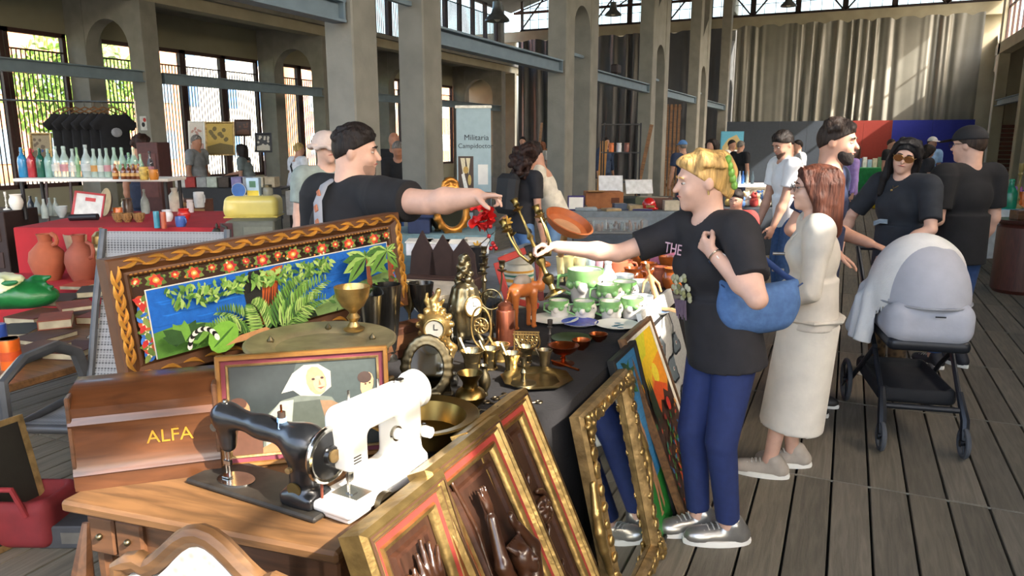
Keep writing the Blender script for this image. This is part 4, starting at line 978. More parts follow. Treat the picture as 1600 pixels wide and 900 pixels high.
put('tumbler', 606, 506, 76, 46, BZ+.1, M('#5c5a56', .2, .9), 'dark silver flared beaker by the tapestry end', 'cup', name='beaker', d=3.0)
for o_ in ('beaker', 'beaker.001'):
    o = bpy.data.objects[o_]; o.location.z = BZ; o.scale = (1, 1, 1.6)
put('stick', 622, 535, 95, 24, BZ, GOLD, 'gold trophy cup on slim turned stem', 'trophy', name='trophy')
put('goblet', 641, 530, 90, 34, BZ, BRASS, 'brass two handled trophy with tall black stem', 'trophy', name='trophy', handle=(.62, .85, .4))
put('goblet', 660, 532, 92, 40, BZ, M('#4a4844', .25, .8), 'dark goblet trophy with rosy rim', 'trophy', name='trophy')
# oval standing mirror with floral brass frame
p = atz(668, 628, BZ); OM = thing('table_mirror', 'small oval mirror in a floral brass frame', 'mirror', p, rot=Euler((-.15, 0, R(28))))
s_ = SDF(); n = 22
for i in range(n): a = 6.283*i/n; s_.ell((.075*math.cos(a), 0, .12+.098*math.sin(a)), (.02, .008, .017), (0, a, 0), k=.008)
for i in range(n): a = 6.283*i/n; s_.cap((.06*math.cos(a), -.003, .12+.082*math.sin(a)), (.06*math.cos(a+.29), -.003, .12+.082*math.sin(a+.29)), .006, .006, k=.005)
s_.box((0, 0, .012), (.05, .03, .012), rnd=.008, k=.01).build('frame', BRASS_D, OM, .0045)
MB(axes((0, -.005, .12), (1, 0, 0), (0, 0, 1), (0, -1, 0))).lathe([(0, 0), (.058, 0), (.058, .002), (0, .002)], 28, sy=1.36).build('mirror_glass', M('#aab4bb', .05, 1., var=.02), OM)
p = atz(690, 622, BZ); NH = thing('napkin_holder', 'ribbed bronze napkin holder beside the oval mirror', 'napkin holder', p, R(20))
for i in range(5): MB().tube([((.008+.006*i)*math.cos(a), 0, .025+(.02+.009*i)*math.sin(a)) for a in np.linspace(0, math.pi, 9)], .0032, 6).build('rib', BRONZE, NH)
MB().box((0, 0, .012), (.085, .04, .024), ch=.005).build('base', BRONZE, NH)
# basin
p = atz(662, 690, BZ); BS = thing('basin', 'large shallow brass basin with wide rim', 'basin', p)
MB().lathe([(0, 0), (.09, 0), (.12, .02), (.135, .07), (.165, .082), (.17, .086), (.165, .09), (.13, .082), (.11, .025), (0, .015)], 40).build('bowl', M('#9a8046', .32, 1., var=.35, scale=9), BS)
# mantel clocks
def dial(par, T, r, face): 
    o = MB(T).lathe([(0, 0), (r, 0), (r, .004), (0, .004)], 24).build('dial', face, par)
    MB(T).tube([(r*math.cos(a), r*math.sin(a), .003) for a in (6.283*i/24 for i in range(24))], r*.13, 8, closed=True).build('bezel', GOLD, o)
    MB(T).box((0, r*.25, .006), (r*.06, r*.55, .002)).build('hand', BLACK, o); MB(T).box((r*.18, 0, .006), (r*.4, r*.06, .002)).build('hand', BLACK, o)
    return o
p = atz(681, 563, BZ); CK = thing('mantel_clock', 'gilt mantel clock with round face and figured crest', 'clock', p, R(28))
s_ = SDF(); s_.box((0, 0, .02), (.07, .045, .02), rnd=.012, k=.01)
for i in range(9): s_.ell((-.06+.015*i, -.02+.012*math.sin(i*2), .04+.01*math.sin(i*1.7)), (.016, .016, .014), k=.008)
for sg in (-1, 1): s_.chain([(sg*.06, 0, .02), (sg*.07, 0, .05), (sg*.045, 0, .08), (sg*.05, 0, .12)], [.016, .018, .014, .01], k=.01)
s_.cap((0, .03, .155), (0, -.03, .155), .058, .058, k=.012).ell((0, 0, .09), (.04, .035, .04), k=.02)
for i in range(12): a = 6.283*i/12; s_.ell((.066*math.cos(a), -.015, .155+.066*math.sin(a)), (.014, .016, .014), k=.008)
s_.chain([(0, 0, .21), (-.005, 0, .25), (.012, 0, .275)], [.024, .016, .012], k=.01).ell((.016, 0, .29), (.012, .012, .014), k=.006).chain([(-.02, 0, .225), (-.035, 0, .25), (-.03, 0, .28)], [.012, .009, .007], k=.006).chain([(.02, 0, .23), (.035, -.01, .255)], [.01, .007], k=.006)
s_.build('case', GOLD, CK, .005); dial(CK, axes((0, -.09, .155), (1, 0, 0), (0, 0, 1), (0, -1, 0)), .04, M('#8d8a80', .2))
p = atz(727, 540, BZ); C2 = thing('mantel_clock', 'tall bronze bellied clock with white enamel dial', 'clock', p, R(60))
s_ = SDF(); s_.ell((0, 0, .1), (.065, .06, .07), k=.02).ell((0, 0, .18), (.075, .065, .075), k=.03).ell((0, 0, .25), (.055, .05, .04), k=.02)
for i in range(10): a = 6.283*i/10; s_.chain([(.055*math.cos(a), .05*math.sin(a), .06), (.07*math.cos(a), .06*math.sin(a), .17), (.05*math.cos(a), .045*math.sin(a), .26)], [.008, .011, .008], k=.008)
for sx in (-1, 1):
    for sy in (-1, 1): s_.chain([(sx*.04, sy*.035, .06), (sx*.055, sy*.05, .025), (sx*.06, sy*.055, .008)], [.013, .01, .009], k=.008)
for i in range(16): a = i*2.4; s_.ell((.032*math.cos(a)*(1-i/22), .03*math.sin(a)*(1-i/22), .285+i*.0075), (.018, .016, .016), k=.009)
s_.build('case', M('#857a5e', .33, .95, var=.3), C2, .0055); dial(C2, axes((0, -.066, .19), (1, 0, 0), (0, 0, 1), (0, -1, 0)), .042, WHITE)
# magnifier ring and brass scale wheel
p = atz(768, 532, BZ); t = thing('magnifying_glass', 'round magnifying glass on a turned brass stand', 'magnifier', p, R(15))
zc = .19; T = axes((0, 0, zc), (1, 0, 0), (0, 0, 1), (0, -1, 0))
MB(T).tube([(.046*math.cos(a), .046*math.sin(a), 0) for a in (6.283*i/28 for i in range(28))], .004, 8, closed=True).build('ring', BRASS, t)
MB(T).lathe([(0, 0), (.044, 0), (.044, .003), (0, .003)], 24).build('lens', glass('#dfe6e8', .2), t)
MB().lathe([(0, 0), (.035, 0), (.035, .006), (.012, .014), (.008, .05), (.016, .07), (.008, .09), (.006, .143)], 14).build('stand', BRASS, t)
p = atz(752, 556, BZ); t = thing('brass_ornament', 'openwork oval brass ring holding a pierced rosette', 'ornament', p, R(10))
T = axes((0, 0, .125), (1, 0, 0), (0, 0, 1), (0, -1, 0))
MB(T).tube([(.043*math.cos(a), .085*math.sin(a), 0) for a in (6.283*i/32 for i in range(32))], .0045, 8, closed=True).build('ring', GOLD, t)
s_ = SDF()
for i in range(8): a = 6.283*i/8; s_.chain([(.0, 0, .13), (.02*math.cos(a), .0, .13+.02*math.sin(a)), (.03*math.cos(a+.4), 0, .13+.032*math.sin(a+.4))], [.004, .0035, .0035], k=.003)
s_.chain([(.031*math.cos(a), 0, .13+.033*math.sin(a)) for a in np.linspace(0, 6.283, 20)], [.0038]*20, k=.002).build('rosette', GOLD, t, .0035)
MB().lathe([(0, 0), (.03, 0), (.03, .006), (.02, .015), (.03, .03), (.022, .04), (0, .042)], 16).build('foot', GOLD, t)
put('bell', 706, 545, 75, 34, BZ, glass('#cfd8d6', .25), 'clear glass dome beside the gilt clock', 'glass dome', name='glass_dome')
put('tin', 790, 538, 56, 30, BZ, M('#a2604a', .3, .9, var=.2), 'copper canister with lid behind the mortars', 'canister', name='canister', lid=(.98, M('#a2604a', .3, .9), 1.2))
# mortars with pestles
for i, (x, yb, hp, wp, m, lab) in enumerate(((738, 582, 36, 38, BRASS, 'widest brass mortar with pestle, before the oval mirror'), (766, 577, 34, 32, BRASS, 'brass mortar with pestle behind the squat vase'), (782, 564, 28, 30, GOLD, 'bright brass mortar with pestle beside the rosette ornament'), (800, 582, 32, 32, BRASS, 'brass mortar with pestle beside the octagonal tray'), (822, 566, 26, 28, BRASS, 'small brass mortar with pestle under the openwork box'), (851, 577, 32, 24, BRONZE, 'dark bronze mortar with pestle next to copper bowls'))):
    t = put('mortar', x, yb, hp, wp, BZ, m, lab, 'mortar', 'mortars on the black cloth', name='mortar', handle=None, band=[(.45, .52, .69, m)])
    s = wp/FPX*2.6; MB().tube([(0, 0, s*.25), (-s*.35, 0, s*.85), (-s*.75, 0, s*1.5)], [s*.12, s*.07, s*.1], 8).build('pestle', m, t)
put('squat', 735, 632, 52, 50, BZ, M('#8f7440', .3, 1., var=.35), 'squat round bellied brass vase with flared neck', 'vase', name='vase')
put('vase', 757, 618, 50, 20, BZ, BRASS_D, 'slim brass bud vase beside the squat vase', 'vase', name='vase')
put('pot', 710, 603, 20, 14, BZ, SILVER, 'tiny silver pot on the black cloth', 'pot', name='pot')
p = atz(838, 596, BZ); t = thing('tray', 'octagonal brass tray with raised rim', 'tray', p, R(12))
MB().lathe([(0, 0), (.09, 0), (.1, .006), (.138, .014), (.14, .018), (.098, .01), (.09, .004), (0, .004)], 8).build('dish', M('#a3936a', .3, 1., var=.25), t)
p = atz(818, 600, BZ+.012); t = thing('candlestick', 'low brass candlestick standing on the octagonal tray', 'candlestick', p)
MB().lathe([(0, 0), (.048, 0), (.046, .006), (.012, .012), (.008, .03), (.012, .045), (.006, .06), (.024, .07), (.026, .075), (.01, .078), (.01, .1), (0, .1)], 20).build('body', BRASS_D, t)
p = atz(822, 552, BZ+.0); t = thing('letter_rack', 'pierced brass openwork letter rack', 'letter rack', p, R(20))
for y in (-.02, .02):
    g = MB()
    for k in range(9): x = -.05+.0125*k; g.tube([(x, y, .02), (x+.01*math.sin(k), y, .05), (x, y, .085)], .0025, 5)
    for k in range(5): g.tube([(-.04+.02*k+.009*math.cos(a), y, .055+.012*math.sin(a)) for a in (6.283*i/10 for i in range(10))], .002, 5, closed=True)
    g.build('openwork', GOLD, t)['kind'] = 'stuff'
    MB().box((0, y, .018), (.11, .006, .006)).build('rail', GOLD, t); MB().box((0, y, .088), (.11, .006, .006)).build('rail', GOLD, t)
MB().box((0, 0, .009), (.11, .05, .018)).build('base', BRASS_D, t)
# plates and copperware
def plate(x, y, wp, m, lab, rim=None, deco=None):
    p = atz(x, y, BZ+.004); d = (p-Vector(_c)).dot(Vector(_f)); r = wp/2*d/FPX
    t = thing('plate', lab, 'plate', p, random.uniform(0, 6)); MB().lathe([(a*r, b*.018) for a, b in PROF['plate']], 30).build('dish', m, t)
    if rim: MB().lathe([(r*.66, .012), (r*.97, .0185), (r*.97, .019), (r*.66, .0125)], 30).build('rim_band', rim, t)
    if deco:
        for i in range(7): a = i*.9; MB().sph((r*.4*math.cos(a)*(i % 3)/2, r*.4*math.sin(a)*(i % 3)/2, .0085), (r*.16, r*.1, .002), n=10, m=4).build('painted_leaf', deco, t)
plate(866, 502, 76, WHITE, 'plain white oval plate by the camel'); plate(906, 508, 60, M('#e0ddd6', .3), 'blue rimmed china plate between two white plates', M('#23379c', .25), M('#7d7263', .4)); plate(964, 511, 70, WHITE, 'white plate with teal leaf painting', None, M('#2f6f82', .4)); plate(1028, 490, 40, WHITE, 'small white dish with blue script by the mannequin', M('#5f83b5', .3))
plate(893, 533, 64, M('#3c4a2e', .3), 'dark green plate behind the copper bowls')
put('goblet', 880, 568, 30, 50, BZ, COPPER, 'copper footed bowl nearest the bronze mortar', 'bowl', 'copper bowls', name='copper_bowl'); put('bowl', 908, 546, 16, 30, BZ, COPPER, 'small shining copper bowl beside the footed bowl', 'bowl', 'copper bowls', name='copper_bowl'); put('bowl', 935, 533, 12, 30, BZ, COPPER, 'shallow copper bowl behind the others', 'bowl', 'copper bowls', name='copper_bowl')
put('stick', 859, 546, 48, 22, BZ, M('#4c4640', .5, .5), 'small dark bronze hand bell with figure handle', 'bell', name='hand_bell')
a, b = atz(862, 563, BZ+.008), atz(904, 578, BZ+.008); prop(MB().tube([(0, 0, 0), b-a], [.004, .005], 6).build('copper_skewer', COPPER, None, a), 'thin copper skewer lying on the black cloth', 'skewer')
for i, (x, y, kl) in enumerate(zip((760, 775, 792, 842, 770, 745, 800), (628, 622, 630, 628, 640, 640, 620), ['old iron key lying beside the slim bud vase', 'old iron key lying below the brass mortars', 'old iron key near the tray corner', 'old iron key lying on cloth beside the tray front', 'old iron key lying nearest the brass basin', 'old iron key under the squat brass vase', 'old iron key beside the low candlestick'])):
    p = atz(x, y, BZ+.004); t = thing('old_key', kl, 'key', p, i*1.3, 'old keys')
    MB().tube([(.012*math.cos(a), .012*math.sin(a), 0) for a in (6.283*k/10 for k in range(10))], .003, 6, closed=True).build('bow', BRONZE, t); MB().cyl((.012, 0, 0), (.06, 0, 0), .003, n=6).build('shank', BRONZE, t); MB().box((.055, .008, 0), (.012, .016, .004)).build('bit', BRONZE, t)
# face mugs
s_ = SDF(); s_.cone((0, 0, 0), (0, 0, .085), .034, .044, k=.0).ell((.038, 0, .05), (.018, .012, .02), k=.012).ell((.03, 0, .018), (.018, .02, .014), k=.014).ell((.034, 0, .066), (.014, .028, .009), k=.012).ell((-.005, .04, .045), (.012, .01, .014), k=.008).ell((-.005, -.04, .045), (.012, .01, .014), k=.008)
s_.cone((0, 0, .02), (0, 0, .1), .03, .039, k=.004, op='s'); fm = s_.mesh('mug_body', .0032)
cap_ = MB().lathe([(.0405, .058), (.0445, .058), (.046, .075), (.0455, .0865), (.0435, .0865), (.0425, .07)], 26).mesh('hat')
leafm = MB().sph((.02, .036, .052), (.016, .01, .014)).sph((-.02, .034, .05), (.016, .012, .016)).sph((-.036, .01, .052), (.012, .016, .014)).sph((-.034, -.018, .05), (.014, .014, .014)).sph((-.01, -.036, .052), (.016, .01, .014)).sph((.018, -.036, .054), (.014, .009, .012)).mesh('hair')
GRN = M('#5f9a48', .3, var=.35, scale=14, coat=.3, hex2='#8dbb78'); MUGW = M('#d9d2c8', .25, var=.12, coat=.4)
fm.materials.append(MUGW); cap_.materials.append(GRN); leafm.materials.append(GRN)
for i, (x, yb, wp, lab) in enumerate(((873, 497, 30, 'green hatted face mug at the end of the row by the camel'), (912, 500, 32, 'green hatted face mug behind the blue rimmed plate'), (953, 500, 32, 'green hatted face mug behind the teal leaf plate'), (987, 497, 34, 'green hatted face mug beside the white cups'), (914, 472, 54, 'largest green hatted face jug behind the small mugs'), (950, 478, 36, 'green hatted face mug of the second row by the jug'), (975, 474, 36, 'green hatted face mug of the second row by the cups'))):
    p = atz(x, yb, BZ); d = (p-Vector(_c)).dot(Vector(_f)); sc = wp*d/FPX/.088
    t = thing('face_mug', lab, 'mug', p, R(12+8*(i % 3)-6), 'green face mugs'); t.scale = (sc, sc, sc)
    b0 = link('mug_body', fm, None, t); link('hat', cap_, None, t); link('hair', leafm, None, t)
    MB().tube([(-.04, 0, .07), (-.068, 0, .065), (-.07, 0, .035), (-.036, 0, .02)], .005, 8).build('handle', GRN, t)
    for sy in (-1, 1): MB().sph((.043, sy*.015, .058), (.003, .005, .0035), n=8, m=5).build('eye', BLACK, t)
for x, yb, hp, wp, lab in ((1003, 487, 26, 34, 'lower white china cup beside the mannequin'), (1000, 464, 26, 36, 'white china cup with grey sprig tipped on the stack'), (975, 452, 24, 30, 'small white china cup behind the face mugs'), (990, 480, 20, 28, 'plain white cup in front of the stack')): put('cup', x, yb, hp, wp, BZ if yb > 470 else BZ+.02, M('#dedbd2', .25, var=.08, scale=30, hex2='#aebac0'), lab, 'cup', 'white china cups', name='china_cup', handle=(.3, .75, .35))
for x, yb, hp, wp, c, lab, k in ((890, 446, 46, 22, '#d6c98a', 'yellow pressed glass tumbler behind the face jug', 'tumbler'), (905, 447, 46, 20, '#d9cf9c', 'pale yellow pressed glass tumbler', 'tumbler'), (922, 446, 44, 18, '#bcd0da', 'pale blue glass tumbler', 'tumbler'), (934, 446, 46, 18, '#d8a8b2', 'pink glass tumbler beside the decanter', 'tumbler'), (949, 458, 52, 28, '#dfe6e6', 'clear glass decanter with stopper', 'bottle'), (962, 468, 26, 24, '#dcdcec', 'cut glass tumbler behind the cups', 'tumbler'), (977, 464, 26, 20, '#dfe2ea', 'cut glass tumbler beside the terracotta pot', 'tumbler'), (876, 440, 40, 16, '#e3d39a', 'amber glass tumbler by the raised candelabrum', 'tumbler')): put(k, x, yb, hp, wp, BZ, M(c, .08, 0, var=.1, alpha=.55, coat=.5), lab, 'glass', 'glassware on the black cloth', name='glass_vessel')
for i, (x, yb, hp, wp, k, m, lab) in enumerate(((988, 448, 30, 34, 'pot', GLAZE, 'glazed brown pot behind the white cups'), (1013, 434, 24, 32, 'pot', GLAZE, 'glazed orange pot with a handle beside the blonde woman'), (1032, 448, 32, 28, 'pot', CLAY, 'unglazed terracotta pot behind the mannequin'), (1050, 452, 34, 34, 'pot', GLAZE, 'dark glazed pot at the table edge'), (1042, 420, 20, 28, 'bowl', GLAZE, 'orange glazed bowl stacked on terracotta'), (1000, 416, 18, 34, 'bowl', GLAZE, 'wide glazed bowl under the outstretched arm'), (975, 428, 22, 30, 'pot', CLAY, 'plain terracotta pot behind the decanter'), (1062, 430, 24, 26, 'pot', GLAZE, 'shiny brown pot half behind the black shirt'))):
    put(k, x, yb, hp, wp, BZ, m, lab, 'pot', 'terracotta ware', name='terracotta_pot', handle=(.45, .85, .3) if k == 'pot' else None)
# jointed wooden mannequin
def W(x, y, d): return atd(x, y, d)
p = W(1017, 488, 3.92); t = thing('wooden_mannequin', 'pale jointed wooden artist mannequin stretching one leg', 'mannequin', (p.x, p.y, BZ)); o0 = Vector(t.location)
g = lambda x, y, d=3.92: W(x, y, d)-o0
s_ = SDF(); s_.cap(g(1016, 433), g(1020, 447), .016, .012, k=.005).cap(g(1021, 450), g(1026, 468), .015, .02, k=.006).ell(g(1012, 416), (.012, .012, .017), k=.002).cap(g(1013, 422), g(1015, 429), .006, .006, k=.003)
s_.chain([g(1024, 472), g(1032, 482, 3.85), g(1050, 484, 3.78), g(1064, 489, 3.7)], [.015, .011, .01, .008], k=.004).ell(g(1068, 489, 3.68), (.016, .01, .008), k=.003).chain([g(1022, 470), g(1016, 478), g(1014, 486)], [.014, .011, .009], k=.004)
s_.chain([g(1014, 434), g(1006, 442), g(1004, 456)], [.008, .007, .006], k=.004).chain([g(1020, 434), g(1029, 443), g(1033, 455)], [.008, .007, .006], k=.004)
s_.build('body', M('#c69e6c', .5, var=.12), t, .004)
# camel, red folding rack
p = atz(816, 512, BZ); t = thing('camel_figure', 'carved orange wooden camel with leather saddle', 'figurine', p, R(55)); CAM = M('#b3642c', .35, var=.25, scale=12, coat=.3)
s_ = SDF(); s_.ell((0, 0, .19), (.075, .038, .04), k=.02).ell((0, 0, .225), (.04, .028, .035), k=.02).chain([(.06, 0, .2), (.1, 0, .19), (.115, 0, .25), (.11, 0, .29)], [.026, .022, .016, .015], k=.012).ell((.13, 0, .3), (.032, .016, .016), (0, .2, 0), k=.008).chain([(-.07, 0, .2), (-.085, 0, .15)], [.006, .004], k=.004)
for sx in (-1, 1):
    for sy in (-1, 1): s_.chain([(sx*.05, sy*.022, .17), (sx*.052, sy*.024, .09), (sx*.05, sy*.024, .008)], [.021, .012, .011], k=.01); s_.ell((.05*sx+.005, sy*.024, .008), (.014, .011, .008), k=.004)
for sy in (-1, 1): s_.cap((.105, sy*.011, .312), (.1, sy*.014, .325), .005, .003, k=.003)
s_.build('body', CAM, t, .005); MB().sph((-.0, 0, .222), (.05, .033, .04)).build('saddle', M('#8a7d70', .7), t)
def bar3(mb, a, b, w, th): 
    d = (b-a); L = d.length; z = d.normalized(); x = z.cross(Vector((0.4, -1, 0))).normalized(); y = z.cross(x); mb.box((0, 0, L/2), (w, th, L), T=axes(a, x, y, z), ch=.004)
p0 = atz(815, 505, BZ); t = thing('folding_rack', 'red leather covered folding rack behind the camel', 'rack', (p0.x-.05, p0.y+.12, BZ)); o0 = Vector(t.location); RED = M('#b3392e', .55, var=.15); D = (o0-Vector(_c)).dot(Vector(_f))
g = lambda x, y, dd=0: atd(x, y, D+dd)-o0
for (x0, y0, x1, y1, m, w) in ((776, 410, 800, 490, RED, .035), (779, 408, 822, 391, RED, .035), (820, 392, 842, 386, BLACK, .05), (838, 392, 846, 470, M('#6a2320', .6), .03), (800, 470, 842, 478, RED, .03)):
    m_ = MB(); bar3(m_, g(x0, y0), g(x1, y1), w, .03); m_.build('slat', m, t)
prop(t, t['label'], 'rack')
# candelabra
def candelabrum(label, loc, axis, L, R_, mat, tw=0.):
    z = Vector(axis).normalized(); x = Vector((1, 0, 0)); x = (x-z*x.dot(z)).normalized(); y = z.cross(x)
    t = thing('candelabrum', label, 'candelabrum'); t.matrix_world = axes(loc, x, y, z) @ Matrix.Rotation(tw, 4, 'Z')
    MB().lathe([(0, 0), (.05, 0), (.05, .008), (.035, .016), (.014, .028), (.012, .05), (.024, .07), (.026, .085), (.011, .1), (.009, .13), (.02, .15), (.022, .165), (.009, .18), (.008, L*.6), (.016, L*.63), (.007, L*.68), (.006, L*.9), (.01, L*.92)], 16).build('stem', mat, t)
    cup = MB().lathe([(0, 0), (.006, 0), (.022, .008), (.024, .011), (.008, .013), (.009, .018), (.015, .026), (.012, .034), (.016, .05), (.018, .054), (.012, .054), (.01, .03), (0, .03)], 14)
    cm = cup.mesh('candle_cup'); cm.materials.append(mat); link('candle_cup', cm, None, t, (0, 0, L*.92))
    for i in range(4):
        a = i*math.pi/2+.4; c, s = math.cos(a), math.sin(a); r = R_
        pts = [(r*u*c, r*u*s, L*v) for u, v in ((0, .5), (.25, .42), (.6, .4), (.9, .5), (1, .66), (1, .74))]
        ar = MB().tube(pts, [.006, .006, .0055, .005, .0045, .004], 7).build('arm', mat, t); link('candle_cup', cm, None, ar, (r*c, r*s, L*.74))
        MB().sph((.35*r*c, .35*r*s, L*.46), (.012, .012, .016), n=8, m=6).build('scroll', mat, ar)
p = atz(757, 512, BZ); candelabrum('brass candelabrum standing behind the bronze clock', p, (0, 0, 1), .37, .085, BRASS_D)
a, b = atd(868, 462, 3.08), atd(806, 318, 3.12); HELD = (a, b); candelabrum('tarnished brass candelabrum held up by the blonde woman', a, b-a, (b-a).length, .105, M('#8d7a4a', .33, 1., var=.35), .7)
# flowers, striped crock, dish
p = atz(742, 438, BZ); t = thing('flower_arrangement', 'artificial red bloom and berries in a dark vase', 'flowers', p); o0 = Vector(p); D = (o0-Vector(_c)).dot(Vector(_f)); g = lambda x, y, dd=0: atd(x, y, D+dd)-o0
MB().lathe([(0, 0), (.05, 0), (.06, .1), (.05, .2), (.055, .22), (.04, .22), (0, .1)], 18).build('vase', BLACK, t)
rn = random.Random(3)
for i in range(9):
    c = g(755+rn.uniform(-9, 9), 340+rn.uniform(-18, 14)); e = Euler((rn.uniform(-.6, .6), rn.uniform(-1, 1), rn.uniform(0, 6)))
    MB().grid(lambda u, v: ((u-.5)*.09, (v-.5)*.13*(1-abs(u-.5)), .02*math.sin(u*6+v*5)), 6, 6).build('petal', M('#d31f1c', .6, var=.2), t, c, e, smooth=80)
for x, y in ((766, 354), (764, 369), (770, 380), (775, 388), (767, 388), (772, 384)): MB().sph(g(x, y, -.03), .014).build('berry', M('#c0201f', .25, coat=.5), t)
MB().tube([(0, 0, .2), g(755, 395), g(766, 375), g(755, 345)], .003, 6).build('stem', M('#2d2a22', .7), t)
for cx, cy in ((792, 347), (746, 386)):
    for k in range(8): aa = k*.785; MB().sph((0, 0, 0), (.022, .009, .004), n=8, m=5).build('yellow_petal', M('#d8a23a', .6), t, g(cx, cy)+Vector((.022*math.cos(aa), 0, .022*math.sin(aa))), (math.pi/2, -aa, 0))
    MB().tube([(0, 0, .2), g((cx+742)/2, cy+20), g(cx, cy)], .003, 6).build('stem', M('#2d2a22', .7), t)
put('jar', 810, 428, 80, 48, BZ, M('#b9b7a8', .5), 'tall striped stoneware crock with woven strap', 'crock', name='striped_crock', d=4.0, band=[(.5, .56, 1.0, M('#c98f2e', .5)), (.6, .64, 1.0, M('#2f6f5c', .5)), (.68, .72, 1.0, M('#c98f2e', .5)), (.4, .44, 1.0, M('#4f7f76', .5))])
bpy.data.objects['striped_crock'].location.z = BZ
p = atd(884, 358, 4.3); t = thing('terracotta_dish', 'large shallow terracotta dish propped upright', 'dish', p, rot=Euler((R(8), R(28), 0)))
MB().lathe([(0, 0), (.1, 0), (.13, .02), (.145, .055), (.15, .06), (.14, .062), (.125, .025), (.09, .012), (0, .01)], 30).build('dish', M('#a55a30', .5, var=.2), t); MB().lathe([(0, .0125), (.09, .0125), (.09, .014), (0, .014)], 30).build('glazed_bottom', M('#b38a68', .35), t)
MB().cyl((0, .0, -.005), (0.02, .08, -.2), .02).build('prop', CARD, t)
# things behind the brass: triangular rack, carton, bowl, papers
p = atz(694, 450, BZ); t = thing('pointed_rack', 'dark wooden rack with three pointed slats', 'rack', (p.x, p.y, BZ), R(10))
for i, x in enumerate((-.13, 0, .13)):
    MB(axes((x, 0, .08), (1, 0, 0), (0, 0, 1), (0, -1, 0))).prism([(-.085, 0), (.085, 0), (.07, .14), (0, .27-.02*i), (-.07, .14)], 0, .02).build('pointed_slat', M('#3d2b26', .7, var=.2), t)
MB().box((0, 0, .04), (.46, .2, .08), ch=.006).build('base', M('#45302a', .7), t)
p = atz(690, 457, BZ); t = thing('carton', 'white printed carton under the pointed rack', 'box', (p.x+.05, p.y-.2, BZ), R(10))
MB().box((0, 0, .05), (.42, .12, .1)).build('body', M('#c9c2b4', .8), t); letter('PEUPLO', .05, M('#7a2620', .8), t, (-.05, -.0615, .05), (math.pi/2, 0, 0))
put('bowl', 703, 440, 28, 62, BZ+.0, M('#8b8578', .3, .9), 'wide pewter bowl in front of the printed carton', 'bowl', name='pewter_bowl', d=3.45)
bpy.data.objects['pewter_bowl'].location.z = BZ+.07
put('tin', 703, 462, 10, 40, BZ, BRONZE, 'low bronze stand under the pewter bowl', 'stand', name='low_stand', d=3.45); bpy.data.objects['low_stand'].location.z = BZ; bpy.data.objects['low_stand'].scale.z = 2.3
for i, (x, y) in enumerate(((690, 468), (715, 462), (672, 476))):
    p = atz(x, y, BZ+.004+.003*i); prop(MB().box((0, 0, 0), (.21, .29, .002)).build('paper_sheet', PAPER, None, p, (0, 0, .4*i)), 'loose white paper sheet behind the trophies', 'paper', 'loose papers')

t = thing('side_table', 'grey clothed table carrying the pointed rack and cartons', 'table', (-2.13, 4.75, 0))
MB().box((0, 0, BZ-.02), (.8, 2.3, .036)).build('tabletop', M('#6f7680', .8), t)
for x in (-.36, .36):
    for y in (-1.08, 1.08): MB().cyl((x, y, 0), (x, y, BZ-.04), .02).build('leg', BLACK, t)
MB().box((.0, -1.152, BZ-.2), (.8, .006, .36)).build('cloth_front', M('#6a717b', .85), t)
# ================================================================ PEOPLE
SKIN = M('#b98b74', .55, var=.08, scale=20); SKIN_L = M('#cfa590', .55, var=.08, scale=20); SKIN_D = M('#a9755a', .55, var=.08, scale=20)
def hairmat(c): return M(c, .6, var=.55, scale=55, bump=.7, bscale=110, stretch=(1, 1, .14), spec=.3)
LIP = M('#a3574e', .5); EYE = M('#20150f', .2)
V = Vector
def ik(a, t, l1, l2, pole):
    d = t-a; D = d.length
    if D > (l1+l2)*.998: t = a+d*((l1+l2)*.998/D); d = t-a; D = d.length
    u = d/D; x = (l1*l1-l2*l2+D*D)/(2*D); h = math.sqrt(max(0, l1*l1-x*x)); p = V(pole)-u*V(pole).dot(u); p = p.normalized() if p.length > 1e-6 else u.orthogonal()
    return a+u*x+p*h, t
def hand(s, w, d, n, side, sc=1., pose='relax'):
    """w wrist, d along the fingers, n out of the palm, side +1/-1 = which way the thumb goes"""
    d = d.normalized(); n = (n-d*n.dot(d)).normalized(); c = d.cross(n)*side
    s.cap(w-d*.01*sc, w+d*.02*sc, .022*sc, .024*sc, k=.012)
    for o in (-.026, -.009, .009, .024): s.cap(w+d*.022*sc+c*o*.6*sc, w+d*.082*sc+c*o*sc, .0135*sc, .011*sc, k=.012)
    ln = (.062, .074, .082, .074) if True else 0
    for i, o in enumerate((-.028, -.0095, .0095, .027)):        # little, ring, middle, index (towards the thumb)
        p = w+d*.084*sc+c*o*sc; cur = {'relax': .32, 'fist': 1.25, 'point': 1.15, 'grip': 1.0, 'flat': .06}[pose]
        if pose == 'point' and i == 3: cur = .08
        if pose == 'point' and i == 2: cur = .55
        a = cur*.6; L = ln[i]*sc
        for k, f in enumerate((.45, .32, .23)):
            q = p+(d*math.cos(a)+n*math.sin(a))*L*f; s.cap(p, q, (.0095-.0009*k)*sc, (.0088-.0009*k)*sc, k=.003); p = q; a += cur
    p = w+d*.03*sc+c*.026*sc; a = .75 if pose in ('relax', 'flat') else .45
    for k, f in enumerate((.038, .03, .026)):
        q = p+(d*math.cos(a)+c*math.sin(a)*.9+n*(.25 if pose in ('relax', 'flat') else .7)).normalized()*f*sc; s.cap(p, q, (.0125-.0012*k)*sc, (.0115-.0014*k)*sc, k=.006); p = q; a *= .6
class Person: pass
